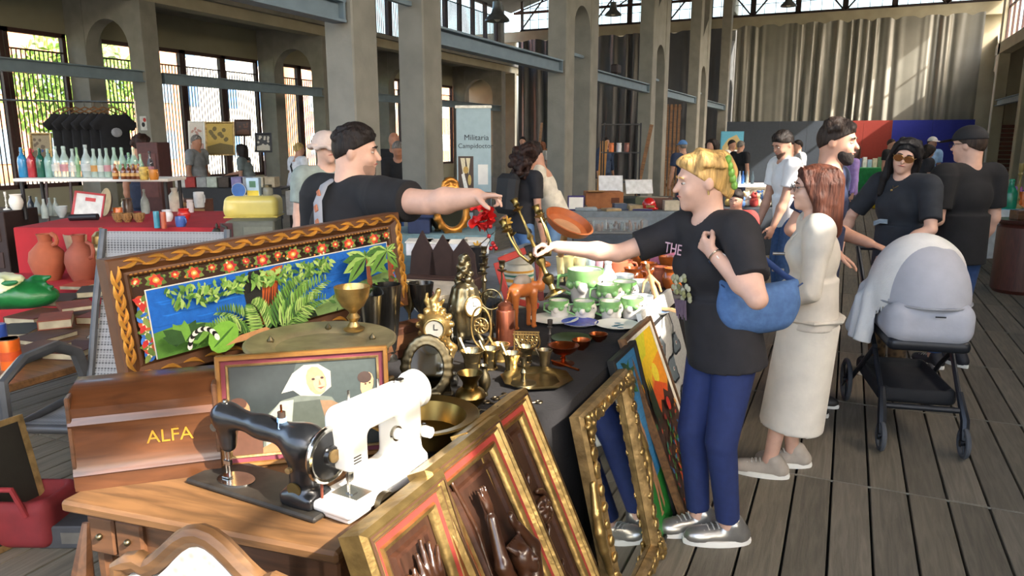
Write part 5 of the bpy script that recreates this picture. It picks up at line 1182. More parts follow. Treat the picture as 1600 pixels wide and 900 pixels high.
def person(label, x, y, face, H=1.7, b=1., h=.012, lean=0., side=0., head=(0, 0, 0), rh=None, lh=None, rp=(.3, -1, -.3), lp=(-.3, -1, -.3), rpose='relax', lpose='relax', rn=None, ln=None,
           skin=SKIN, top=('tee', BLACK, .6), bottom=('trousers', M('#2b3650', .85)), shoes=M('#2a2826', .6), sole=WHITE, hair=('short', hairmat('#241a14')), feet=None, female=False, z0=0., group=None, legs=True, seated=False, turn=0.):
    o = thing('person', label, 'person', (x, y, z0), R(face-90), group); g = Person(); g.o = o
    Z = V((0, 0, 1)); X_ = V((1, 0, 0))
    pz = .525*H if not seated else .3*H
    pel = V((0, 0, pz)); u = (Matrix.Rotation(R(side), 3, 'Y') @ Matrix.Rotation(-R(lean), 3, 'X')) @ Z; TW = Matrix.Rotation(R(turn), 3, 'Z')
    xs = TW @ (X_-u*X_.dot(u)).normalized(); fw = u.cross(xs)*1.0
    sw = (.112 if not female else .1)*H*b; sh = pel+u*.285*H; nb = pel+u*.3*H
    HM = TW @ Matrix.Rotation(R(head[0]), 3, 'Z') @ Matrix.Rotation(R(head[1]), 3, 'X') @ Matrix.Rotation(R(head[2]), 3, 'Y')
    nd = (u+Z*1.2).normalized(); hc = nb+nd*.097*H+(HM @ V((0, .012*H, 0)))+(u-Z*u.dot(Z))*.0
    hu, hf, hx = HM @ Z, HM @ V((0, 1, 0)), HM @ X_
    k_ = H/1.7
    def hp(a, b_, c): return hc+hx*a*k_+hf*b_*k_+hu*c*k_
    S = SDF()
    S.ell(hc+hu*.016*k_-hf*.006*k_, (.075*k_, .094*k_, .094*k_), HM, k=.01).ell(hp(0, .03, -.05), (.055*k_, .062*k_, .062*k_), HM, k=.035).cap(hp(0, .07, -.085), hp(0, .072, -.09), .024*k_, .022*k_, k=.02)
    S.cap(hp(0, .087, .012), hp(0, .108, -.022), .008*k_, .0125*k_, k=.008).ell(hp(0, .086, -.05), (.026*k_, .014*k_, .011*k_), HM, k=.008).cap(hp(-.035, .078, .028), hp(.035, .078, .028), .012*k_, .012*k_, k=.012)
    for sg in (-1, 1):
        S.ell(hp(sg*.075, -.012, -.004), (.011*k_, .02*k_, .032*k_), HM, k=.006)
        S.ell(hp(sg*.03, .088, .004), (.017*k_, .014*k_, .011*k_), HM, k=.01, op='s')
        S.ell(hp(sg*.034, .066, -.03), (.02*k_, .018*k_, .02*k_), HM, k=.02)
    nr = (.052 if female else .06)*k_*b**.5
    S.cap(nb-u*.02*H, hp(0, -.02, -.07), nr*1.15, nr, k=.03)
    S.ell(pel+u*.2*H, (.155*k_*b, .1*k_*b, .16*k_), k=.04).ell(pel+u*.06*H, (.135*k_*b, .1*k_*b, .14*k_), k=.05).cap(sh-xs*sw*.85, sh+xs*sw*.85, .05*k_, .05*k_, k=.04)
    la, lf_ = .172*H, .15*H; g.arm = {}
    skl = SDF()
    for sg, tgt, pole, pose, nn in ((1, rh, rp, rpose, rn), (-1, lh, lp, lpose, ln)):
        a = sh+xs*sg*sw-u*.012*H
        t = V(tgt) if tgt is not None else a+V((sg*.06, .03, -.318*H))
        el, t = ik(a, t, la, lf_, pole); w = t; d = (t-el).normalized(); g.arm[sg] = (a, el, w)
        rb = b*k_*(.9 if female else 1.05)
        S.cap(a, el, .05*rb, .038*rb, k=.03).cap(el, el+(w-el)*.35, .036*rb, .04*rb, k=.015).cap(el+(w-el)*.35, w, .04*rb, .027*rb, k=.02)
        n = V(nn) if nn is not None else V((-sg, 0, 0)) if abs(d.z) > .6 else V((0, 0, -1))
        hand(S, w, d, n, 1 if d.cross((n-d*n.dot(d))).dot(V((0, 1, 0)) if abs(d.z) > .6 else Z) > 0 else -1, .93*k_, pose)
    F = feet or ((.09, 0, 0), (-.09, .04, 6)); g.ank = []
    for sg, (fx, fy, fa) in zip((1, -1), F):
        hip = pel+X_*sg*.085*k_; an = V((fx, fy, .075)); kn, an = ik(hip, an, .245*H, .24*H, (0.05*sg, 1, 0)); g.ank.append((hip, kn, an, fa))
        if legs: S.cap(hip, kn, .075*k_, .05*k_, k=.03).cap(kn, an, .052*k_, .036*k_, k=.02).cap(an, an+V((0, 0, -.03)), .034, .03, k=.02)
    g.body = S.build('body', skin, o, h)
    # face
    if h < .02:
        for sg in (-1, 1):
            MB().sph(hp(sg*.03, .078, .004), (.0105*k_, .008*k_, .0055*k_), n=10, m=6).build('eye', M('#c9c0b8', .3), o)
            MB().sph(hp(sg*.03, .0835, .004), .0047*k_, n=8, m=6).build('iris', EYE, o)
            MB().tube([hp(sg*.014, .09, .026), hp(sg*.03, .092, .031), hp(sg*.047, .08, .025)], [.0035*k_, .004*k_, .002*k_], 6).build('eyebrow', hair[1] if hair[0] != 'bald' else EYE, o)
        MB().tube([hp(-.025, .088, -.051), hp(-.008, .0985, -.047), hp(.008, .0985, -.047), hp(.025, .088, -.051)], [.002*k_, .0055*k_, .0055*k_, .002*k_], 8, flat=.7).build('lips', LIP, o)
    # clothes
    kind, tm, sl = top[0], top[1], top[2]; hem = top[3] if len(top) > 3 else -.03
    T = SDF(); bx = b*k_
    bust = .0
    T.cone(pel+u*hem*H, pel+u*.12*H, (.136 if female else .133)*bx, (.122 if female else .128)*bx, k=.04, sq=(1.28, .97, 1)).ell(pel+u*.19*H, (.168*bx, .118*bx, .17*k_), Matrix.Rotation(R(side), 3, 'Y') @ Matrix.Rotation(-R(lean), 3, 'X'), k=.05)
    if female:
        for sg in (-1, 1): T.ell(pel+u*.2*H+xs*sg*.065*k_+fw*.085*k_, (.062*k_, .055*k_, .062*k_), k=.04)
    T.cap(sh-xs*sw*.9, sh+xs*sw*.9, .066*bx, .066*bx, k=.05).cap(nb-u*.03*H-xs*.05, nb-u*.03*H+xs*.05, .058*bx, .058*bx, k=.04)
    for sg in (1, -1):
        a, el, w = g.arm[sg]; rb = b*k_*(.95 if female else 1.1)
        T.cap(a, a+(el-a)*.22, .068*rb, .066*rb, k=.03)
        if sl <= 1: T.cone(a, a+(el-a)*sl, .068*rb, .064*rb, k=.02)
        else:
            T.cap(a, el, .064*rb, .052*rb, k=.03).cone(el-(w-el)*.05, el+(w-el)*(sl-1), .052*rb, .042*rb, k=.025)
    T.cap(nb+u*.022*H+fw*.02, nb+u*.07*H+fw*.012, nr*1.12, nr*1.25, k=.006, op='s')
    g.top = T.build('shirt' if kind == 'tee' else kind, tm, o, h)
    if legs:
        B = SDF(); bk, bm = bottom[0], bottom[1]
        B.ell(pel+V((0, 0, -.01)), (.146*bx, .106*bx, .115*k_), k=.04)
        if bk == 'skirt':
            zc = (g.ank[0][2]+g.ank[1][2])/2; B.cone(pel+V((0, 0, -.02)), V((zc.x, zc.y*.6, bottom[2])), .14*bx, .155*bx, k=.05, sq=(1.15, 1.0, 1)); nm = 'skirt'
        else:
            w_ = bottom[3] if len(bottom) > 3 else 1.; cutz = bottom[2] if len(bottom) > 2 else .0; nm = 'trousers' if cutz < .3 else 'shorts'
            for hip, kn, an, fa in g.ank:
                B.cap(hip, kn, .088*bx*w_**.5, .066*bx*w_, k=.03)
                if cutz < .3: B.cone(kn-(an-kn)*.05, an+(kn-an)*.08+V((0, 0, .0)), .0645*bx*w_, .055*k_*w_, k=.006)
        B.build(nm, bm, o, max(h, .009))
        for (hip, kn, an, fa) in g.ank:
            sh_ = SDF(); sh_.ell((0, .045, .035), (.043, .135, .045), k=.02).cap((0, -.045, .05), (0, -.02, .085), .042, .045, k=.03).ell((0, .12, .03), (.042, .06, .035), k=.02).cut((0, 0, .016), (0, 0, -1))
            so = sh_.build('shoe', shoes, o, max(h, .009), (an.x, an.y, 0), (0, 0, R(fa)))
            if h < .02: MB().lathe([(0, 0), (1, 0), (1.02, .5), (1, 1), (0, 1)], 22, T=TR((0, .045, 0)) @ Matrix.Diagonal((.047, .142, .026, 1))).build('sole', sole, so)
            if h < .011:
                for i in range(4): MB().tube([(-.026, .045+.02*i, .078-.004*i), (0, .047+.02*i, .089-.006*i), (.026, .045+.02*i, .078-.004*i)], .0035, 6).build('lace', M('#c9c6c0', .8), so)
    # hair
    st, hm = hair[0], hair[1]
    if st != 'bald':
        Q = SDF(); r = {'bun': .007, 'long': .009, 'curly': .014}.get(st, .0095)
        base = lambda e: Q.ell(hc+hu*.02*k_-hf*.008*k_, ((.076+e)*k_, (.095+e)*k_, (.095+e)*k_), HM, k=.01)
        base(r)
        if st == 'long':
            L_ = hair[2] if len(hair) > 2 else .3
            Q.cap(hp(0, -.075, .03), hp(0, -.075, -L_), .072*k_, .07*k_, k=.04)
            for sg in (-1, 1): Q.chain([hp(sg*.062, -.02, .05), hp(sg*.078, -.01, -.05), hp(sg*.075, -.02, -.12), hp(sg*.065, -.03, -L_)], [.028*k_, .026*k_, .03*k_, .026*k_], k=.03)
            for i in range(8):
                y0 = .066-.023*i
                for sg in (-1, 1): Q.chain([hp(0, y0, .112-.003*abs(i-3)), hp(sg*.055, y0-.004, .088), hp(sg*.084, y0-.012, .02), hp(sg*.088, y0*.6-.03, -.08), hp(sg*.08, y0*.5-.045, -L_)], [.007*k_, .011*k_, .013*k_, .014*k_, .01*k_], k=.004)
            if L_ > .22:
                for sg in (-1, 1): Q.chain([hp(sg*.07, .0, .06), hp(sg*.082, .015, -.06), hp(sg*.085, .03, -.16), hp(sg*.08, .055, -L_-.04)], [.018*k_, .02*k_, .026*k_, .018*k_], k=.02)
        if st == 'bun':
            Q.ell(hp(0, -.085, .045), (.05*k_, .045*k_, .055*k_), HM, k=.03).chain([hp(0, -.085, .08), hp(0, -.105, .02), hp(0, -.09, -.05), hp(0, -.07, -.1)], [.03*k_, .03*k_, .028*k_, .014*k_], k=.03).ell(hp(0, .045, .085), (.062*k_, .05*k_, .03*k_), HM, k=.02)
            for i in range(17):
                a = -1.45+i*.181; s0, c0 = math.sin(a), math.cos(a)
                Q.chain([hp(.074*s0, .05*c0+.012, .045+.04*c0), hp(.086*s0, .0, .062+.062*c0), hp(.07*s0, -.07, .05+.05*c0), hp(.02*s0, -.118, .03+.02*c0)], [.004*k_, .012*k_, .014*k_, .013*k_], k=.004)
        if st == 'short' and h < .016:
            rn_ = random.Random(5)
            for i in range(90):
                a = rn_.uniform(0, 6.28); e = rn_.uniform(.25, 1.0); q = math.sqrt(max(0, 1-e*e)); rr = rn_.uniform(.011, .017)*k_
                Q.ell(hc+hu*(.02+.1*e)*k_+hx*(.081*q*math.cos(a))*k_+hf*(-.008+.1*q*math.sin(a))*k_, (rr*.7, rr*1.5, rr), HM, k=.008)
        if st == 'curly' or st == 'quiff':
            rn_ = random.Random(len(label))
            for i in range(60 if st == 'curly' else 34):
                a = rn_.uniform(0, 6.28); e = rn_.uniform(-.2 if st == 'curly' else .35, 1.0); q = math.sqrt(max(0, 1-e*e)); rr = (.03 if st == 'curly' else .02)*k_
                if math.sin(a) > .3 and e < .45: continue
                Q.ell(hc+hu*(.02+.1*e)*k_+hx*(.088*q*math.cos(a))*k_+hf*(-.008+.1*q*math.sin(a))*k_, (rr, rr, rr), k=.01)
        if st == 'curly' and len(hair) > 2:
            rn_ = random.Random(3)
            for i in range(70): Q.ell(hp(rn_.uniform(-.11, .11), rn_.uniform(-.13, -.03), rn_.uniform(-hair[2], .06)), (.032*k_,)*3, k=.012)
        # clear the face, cut to the hairline
        fr = .075 if st in ('bun', 'long', 'curly') else .07
        Q.ell(hp(0, .11, -.035), ((.094 if st in ('long', 'bun', 'curly') else .08)*k_, .078*k_, .1*k_), HM, k=.012, op='s')
        if st == 'bun': Q.cut(hp(0, .085, .072), hf*.14-hu*.165)
        if st in ('short', 'buzz', 'quiff', 'cap'):
            Q.cut(hp(0, .085, .06), hf*.105-hu*.165)
        Q.build('hair', hm, o, max(h*.8, .006))
        if st == 'cap':
            cm = hair[2]; C_ = SDF(); C_.ell(hc+hu*.035*k_-hf*.004*k_, (.092*k_, .112*k_, .1*k_), HM, k=.01).cut(hp(0, 0, .035), -hu).cap(hp(0, .0, .2), hp(0, .0, .21), .001, .001, k=0)
            C_.p.pop(); C_.build('cap', cm, o, max(h*.8, .006))
            MB().lathe([(0, 0), (.9, 0), (1, .3), (.9, .6), (0, 1)], 20, T=Matrix.Translation(hp(0, .115, .038)) @ HM.to_4x4() @ Matrix.Rotation(-.15, 4, 'X') @ Matrix.Diagonal((.075*k_, .085*k_, .012, 1))).build('visor', cm, o)
    if len(hair) > 3 and hair[3] == 'beard' or (top[-1] == 'beard'):
        pass
    g.hp, g.hc, g.HM, g.k, g.u, g.xs, g.fw, g.sh, g.pel, g.nb, g.H = hp, hc, HM, k_, u, xs, fw, sh, pel, nb, H
    return g
def beard(g, mat, e=.012, h=.008):
    Q = SDF(); k = g.k; Q.ell(g.hp(0, .03, -.052), ((.056+e)*k, (.062+e)*k, (.066+e)*k), g.HM, k=.02).cap(g.hp(0, .07, -.085), g.hp(0, .074, -.095), (.026+e)*k, (.024+e)*k, k=.02)
    Q.box(g.hp(0, .105, .075), (.12*k, .085*k, .1*k), g.HM, rnd=.01, k=.008, op='s').box(g.hp(0, .05, .11), (.12*k, .12*k, .1*k), g.HM, rnd=.01, k=.008, op='s').ell(g.hp(0, .1, -.048), (.022*k, .022*k, .011*k), g.HM, k=.006, op='s').box(g.hp(0, -.1, -.05), (.12*k, .1*k, .2*k), g.HM, rnd=.01, k=.02, op='s')
    Q.build('beard', mat, g.o, h)
def glasses(g, mat, lens=None, r=.022):
    for sg in (-1, 1):
        c = g.hp(sg*.032, .104, .004); T = axes(c, g.HM @ V((1, 0, 0)), g.HM @ V((0, 0, 1)), -(g.HM @ V((0, -1, 0))))
        MB(T).tube([(r*1.15*g.k*math.cos(a), r*.85*g.k*math.sin(a), 0) for a in (6.283*i/18 for i in range(18))], .0016, 6, closed=True).build('glasses_rim', mat, g.o)
        if lens: MB(T).lathe([(0, 0), (r*1.1*g.k, 0), (r*1.1*g.k, .001), (0, .001)], 18, sy=.75).build('lens', lens, g.o)
        MB().tube([g.hp(sg*.057, .104, .008), g.hp(sg*.077, .05, .012), g.hp(sg*.08, -.015, .008)], .0016, 6).build('glasses_arm', mat, g.o)
    MB().tube([g.hp(-.01, .108, .006), g.hp(.01, .108, .006)], .0016, 6).build('glasses_bridge', mat, g.o)
def loc(g, w): 
    """world point -> the person's own frame"""
    o = g; return Matrix.Rotation(-o[2], 4, 'Z') @ (V(w)-V((o[0], o[1], 0)))
def ground(x, d, y=222):
    p = atd(x, y, d); return p.x, p.y
JEANS = M('#33507a', .85, var=.2, scale=30, bump=.1); NAVY = M('#1c2744', .85, var=.15); JEANS_L = M('#6f93bd', .85, var=.15)
DKTEE = M('#17171a', .9, var=.2, bump=.15, bscale=14)
# --- the stallholder pointing
mx, my = ground(522, 3.4); FA = 72
frame_ = (mx, my, R(FA-90))
wr = atd(744, 308, 3.0)
g = person('stallholder in black t-shirt with grey shoulder strap pointing at the candelabrum', mx, my, FA, 1.74, 1.27, .0075, lean=9, head=(-44, -6, 0), lh=None, rh=loc(frame_, wr), rp=(0, -.2, -1), rpose='point', rn=(0, 0, -1), lp=(-1, -.4, 0),
           skin=SKIN_L, top=('tee', DKTEE, .62, -.06), bottom=('trousers', JEANS), hair=('short', hairmat('#1d1511')))
beard(g, M('#6b5446', .8, var=.3, scale=60, alpha=.28), .002)
STR = M('#8e9096', .8, var=.1)
SP = lambda v, x, o: g.pel+g.u*v*1.74+g.xs*x-g.fw*o
MB().tube([SP(.315, -.07, -.08), SP(.325, -.065, .03), SP(.295, -.05, .115), SP(.25, -.025, .158), SP(.19, .02, .172), SP(.12, .075, .166), SP(.04, .14, .15)], .026, 8, flat=.3).build('shoulder_strap', STR, g.o)
for v, x, o_ in ((.272, -.038, .148), (.232, -.012, .172), (.195, .016, .178), (.158, .045, .178)): MB().box((0, 0, 0), (.026, .008, .034), ch=.003).build('strap_patch', M('#a8694c', .8), g.o, SP(v, x, o_), (R(-6), R(-30), 0))
# --- the blonde woman holding the candelabrum
bx_, by_ = -.40, 2.96; FA = 228
fr = (bx_, by_, R(FA-90))
gw = atd(874, 386, 3.06)
g = person('blonde woman in black printed t-shirt and jeans reaching for the candelabrum', bx_, by_, FA, 1.63, 1.1, .0075, lean=9, side=5, head=(-26, -8, 0), lh=loc(fr, atd(1116, 398, 2.72)), rh=loc(fr, gw), rp=(0, .2, -1), lp=(-1, -1.0, .25), rpose='grip', lpose='fist', ln=(0, -1, .1), rn=(0, .4, -1),
           skin=SKIN_L, top=('tee', M('#211f22', .85, var=.25, bump=.15, bscale=14), .7, -.055), bottom=('trousers', M('#1d2c5c', .8, var=.12, scale=30), 0, .92), shoes=M('#a9a7a2', .3, .75, var=.15), hair=('bun', hairmat('#c9a061')), feet=((.05, .04, -14), (-.07, -.02, -24)), female=True)
# hair clip, shirt print, bracelet watch
for i in range(5): MB().sph(g.hp(-.055, -.098-.004*i, .075-.026*i), (.014, .012, .018), n=8, m=6).build('hair_clip', M('#7fb04a', .3), g.o)
for i in range(1): MB().cyl(g.hp(-.08, -.005, -.034), g.hp(-.082, -.005, -.05), .004, n=8).build('earring', GOLD, g.o)
tx = g.pel+g.u*.215*1.63+g.fw*.158; 
a_, e_, w_ = g.arm[-1]; dd = (w_-e_).normalized()
T = axes(w_-dd*.012, *(lambda z: (z.orthogonal().normalized(), z.cross(z.orthogonal().normalized()), z))(dd))
wt = MB(T).tube([(.034*math.cos(a), .03*math.sin(a), 0) for a in (6.283*i/20 for i in range(20))], .0055, 8, closed=True, flat=.5).build('wristwatch', CHR, g.o)
v = (V((.4, -1, 0))-dd*dd.dot(V((.4, -1, 0)))).normalized(); c = w_-dd*.012+V((-.9, .1, .2)).normalized()*.032
MB(axes(c-V((-.9, .1, .2)).normalized()*.004, dd, V((-.9, .1, .2)).normalized().cross(dd).normalized()*-1, V((-.9, .1, .2)).normalized())).lathe([(0, 0), (.017, 0), (.017, .006), (0, .007)], 18).build('watch_face', WHITE, wt)
BLW = g
def shirt_print(g, pts, mat, name, y0):
    for (x, z, rx, rz_) in pts: MB().sph((0, 0, 0), (rx, .006, rz_), n=10, m=6).build(name, mat, g.o, g.pel+g.u*z+g.xs*x+g.fw*y0)
letter('THE', .06, M('#c9a2ae', .8), g.o, g.pel+g.u*.25*1.63+g.fw*.148+g.xs*.045, (math.pi/2-.1, 0, math.pi))
rn_ = random.Random(8)
for i in range(26): shirt_print(g, [(.045+rn_.uniform(-.05, .055), .25+rn_.uniform(-.05, .05), .012, .012)], M(rn_.choice(('#8d8a5c', '#a5a180', '#6f7048', '#b5b096')), .9), 'print_flower', .135+rn_.uniform(-.004, .004))
for i in range(8): MB().tube([g.pel+g.u*.2+g.xs*(.02+.01*i)+g.fw*.142, g.pel+g.u*(.12+.01*(i % 3))+g.xs*(.03+.008*i)+g.fw*.145], .003, 5).build('print_stem', M('#6d5a68', .9), g.o)
# --- woman in cream jacket with glasses
x_, y_ = ground(1288, 3.4)
fr = (x_, y_, R(188-90))
g = person('woman with brown hair and glasses in cream jacket and long skirt', x_, y_, 188, 1.55, 1.08, .0085, lean=1, head=(6, -2, 0), skin=SKIN_L, rh=(.06, .19, .86), lh=(-.1, .2, .86), rp=(.8, -.8, -.6), lp=(-.8, -.8, -.6),
           top=('jacket', M('#c4bdb1', .85, var=.08, bump=.15, bscale=30), 1.9, -.03), bottom=('skirt', M('#d4cec2', .85, var=.06, bump=.1), .25), shoes=M('#a69c90', .7, var=.15), hair=('long', hairmat('#4a2618'), .21), feet=((.08, .02, 6), (-.08, .14, -4)), female=True)
glasses(g, M('#2a2422', .3), glass('#e6eaec', .15))
MB().tube([g.pel+g.xs*-.165+g.u*.0, g.pel-g.xs*.1+g.fw*.105, g.pel+g.fw*.135, g.pel+g.xs*.1+g.fw*.105, g.pel+g.xs*.165, g.pel+g.xs*.1-g.fw*.115, g.pel-g.fw*.135, g.pel-g.xs*.1-g.fw*.115], .026, 8, closed=True, flat=.5).build('waistband', M('#bdb6aa', .85), g.o)
for i in range(4): MB().cyl(g.pel+g.u*(.06+.08*i)+g.fw*.13, g.pel+g.u*(.06+.08*i)+g.fw*(.155 if i < 2 else .185), .008, n=10).build('button', M('#8d857a', .4, .6), g.o)
MB().tube([g.nb+g.xs*.07-g.fw*.04, g.nb+g.xs*.065+g.fw*.05-g.u*.02, g.nb+g.fw*.1-g.u*.09], .018, 8, flat=.5).build('collar', M('#c9c2b6', .85), g.o)
MB().tube([g.nb-g.xs*.07-g.fw*.04, g.nb-g.xs*.065+g.fw*.05-g.u*.02, g.nb+g.fw*.1-g.u*.09], .018, 8, flat=.5).build('collar', M('#c9c2b6', .85), g.o)
# --- bearded man in navy
x_, y_ = ground(1290, 4.3)
g = person('bearded man with curly dark hair in navy polo shirt', x_, y_, 350, 1.78, 1.02, .009, head=(0, -6, 0), lean=4, skin=SKIN, top=('tee', NAVY, .68, -.05), bottom=('trousers', M('#2b4a86', .85)), hair=('quiff', hairmat('#2b201a')), rh=(.2, .14, 1.02), lh=(-.12, .26, 1.05), feet=((.1, -.02, 0), (-.1, 0, 0)))
beard(g, M('#1e1511', .85, var=.3, scale=50, bump=.5), .0045)
# --- dark haired woman with sunglasses behind the pram
x_, y_ = ground(1424, 4.95)
g = person('dark haired woman in sunglasses and charcoal t-shirt pushing the pram', x_, y_, 232, 1.68, 1.12, .009, lean=4, head=(28, -12, -12), skin=SKIN_L, top=('tee', M('#23272e', .9, var=.2), .8, -.06), bottom=('trousers', M('#5c4a34', .9, kind='spots', scale=26, hex2='#241c14')), shoes=M('#141415', .4), hair=('long', hairmat('#120f10'), .24), rh=(.26, .27, .97), lh=(-.16, .3, .95), rp=(1, -.6, -.3), lp=(-1, -.6, -.3), female=True)
glasses(g, GOLD, M('#7a4a22', .15, alpha=.8), .027)
MB().tube([g.nb+g.xs*.06+g.fw*.03, g.nb+g.fw*.11-g.u*.05, g.nb-g.xs*.06+g.fw*.03], .002, 6).build('necklace', GOLD, g.o); MB().sph(g.nb+g.fw*.125-g.u*.06, .008).build('pendant', GOLD, g.o)
for i in range(3): MB().tube([g.pel+g.u*(.2+.012*i)+g.xs*.1+g.fw*.15, g.pel+g.u*(.225+.01*i)+g.xs*.05+g.fw*.158, g.pel+g.u*(.225+.01*i)+g.xs*.0+g.fw*.15], .006, 6).build('faded_print', M('#8795a0', .9), g.o)
# --- man with black cap
x_, y_ = ground(1520, 5.15)
g = person('man in black cap and black t-shirt seen from behind', x_, y_, 128, 1.75, 1.1, .009, head=(22, -4, 0), skin=SKIN_L, top=('tee', DKTEE, .75, -.08), bottom=('trousers', M('#2c4672', .85, var=.2, scale=25)), shoes=M('#1d1f28', .6), hair=('cap', hairmat('#3a2d24'), M('#17171b', .8)), rh=(.24, .1, .86), lh=(-.18, .22, 1.0), feet=((.1, 0, 0), (-.1, .02, 4)))
glasses(g, BLACK)
# --- middle distance and far people: (label, px, depth, facing, height, outfit...)
def far(label, px, d, face, H, skin, top, bottom, hair, h=.02, **k):
    x_, y_ = ground(px, d); return person(label, x_, y_, face, H, k.pop('b', 1.02), h, skin=skin, top=('tee', top, k.pop('sl', .65), k.pop('hem', -.05)), bottom=('trousers', bottom), hair=hair, **k)
HB, HD, HG = hairmat('#231b17'), hairmat('#33221a'), hairmat('#77726c')
g = far('man with short dark hair in white t-shirt and jeans looking down', 1240, 7.0, 208, 1.76, SKIN, M('#dfe0e2', .85, var=.05), JEANS, ('short', HB), .013, lean=8, head=(14, -26, 0), rh=(.24, .2, .78), lh=(-.2, .24, .8)); beard(g, M('#33251d', .85, alpha=.6), .003, .012)
far('young boy with dark hair behind the blonde woman', 1156, 6.3, 262, 1.24, SKIN, M('#a33a35', .9), NAVY, ('short', HB), .015, head=(0, -14, 0))
g = far('woman with long curly brown hair and black backpack', 813, 6.9, 60, 1.62, SKIN, M('#1f1f24', .9), M('#5b7fae', .85), ('curly', hairmat('#2c1a14'), .24), .014, lean=8, head=(0, -20, 0), female=True)
MB().box((0, 0, 0), (.28, .14, .38), ch=.05).build('backpack', M('#17181c', .7), g.o, g.pel+g.u*.17*1.62-g.fw*.19, (R(-8), 0, 0))
for sg in (-1, 1): MB().tube([g.pel+g.u*.27*1.62+g.xs*sg*.09-g.fw*.14, g.sh+g.xs*sg*.09+g.u*.055, g.pel+g.u*.2*1.62+g.xs*sg*.1+g.fw*.13], .02, 6, flat=.3).build('backpack_strap', M('#17181c', .7), g.o)
far('person in cream t-shirt and pale jeans bending over the stall', 872, 7.5, 200, 1.7, SKIN, M('#cfcabd', .85), JEANS_L, ('short', HB), .014, lean=24, head=(0, -32, 0), rh=(.1, .5, .85), lh=(-.1, .5, .85))
g = far('crouching man in pink shirt behind the terracotta', 1010, 5.7, 352, 1.7, SKIN_D, M('#c06a7c', .85), NAVY, ('short', HB), .013, lean=48, head=(0, -34, 0), seated=True, feet=((.12, .1, 0), (-.12, .1, 0)), z0=.0, rh=(.2, .6, .4), lh=(-.2, .6, .4), b=1.15)
far('grey haired man in black t-shirt behind the first column', 622, 10.2, 300, 1.66, SKIN_D, DKTEE, JEANS, ('short', HG), .02, lean=10, head=(0, -25, 0), rh=(.15, .4, 1.0), lh=(-.15, .4, 1.0))
far('bald man behind the grey haired man', 616, 11.2, 290, 1.78, SKIN_D, DKTEE, NAVY, ('bald', HG), .022)
far('man in grey t-shirt standing before the barred windows', 306, 13.2, 10, 1.75, SKIN_D, M('#85898c', .9), NAVY, ('short', HG), .02, head=(-12, -6, 0))
far('dark haired woman in grey top at the framed prints', 388, 13.6, 200, 1.6, SKIN, M('#6d7878', .9), NAVY, ('long', HB, .18), .02, female=True, lean=14, rh=(.2, .5, 1.0))
g = far('blonde person in white t-shirt with black bag strap', 457, 13.0, 75, 1.62, SKIN, M('#d8dade', .85), M('#232c4a', .85), ('short', hairmat('#b39a62')), .02, lean=12)
MB().tube([g.sh-g.xs*.1+g.u*.05, g.pel+g.u*.2*1.6-g.fw*.135, g.pel+g.u*.02+g.xs*.15-g.fw*.1], .016, 6, flat=.4).build('bag_strap', BLACK, g.o)
g = far('person in pale ruffled sun hat behind the stallholder', 508, 5.6, 330, 1.72, SKIN_L, M('#8f9a94', .9), NAVY, ('short', HG), .012)
Q = SDF(); rn_ = random.Random(4)
Q.ell(g.hp(0, -.01, .05), (.1, .12, .085), k=.02).cut(g.hp(0, 0, .015), (0, 0, -1)); Q.p.insert(0, Q.p.pop(0))
for i in range(22): a = 6.283*i/22; Q.ell(g.hp(.115*math.cos(a), -.01+.135*math.sin(a), .01+.012*math.sin(i*2.2)), (.028, .028, .016), k=.016)
q_ = [p for p in Q.p if p[3] == 'u']; Q.p = q_; Q.build('sun_hat', M('#cdb9ae', .9, var=.12), g.o, .009)
far('seated man with dark brown hair behind the bottle shelf', 219, 9.0, 100, 1.72, SKIN_D, M('#22283a', .9), NAVY, ('curly', hairmat('#2f1d15')), .016, head=(0, -10, 0), b=1.1)
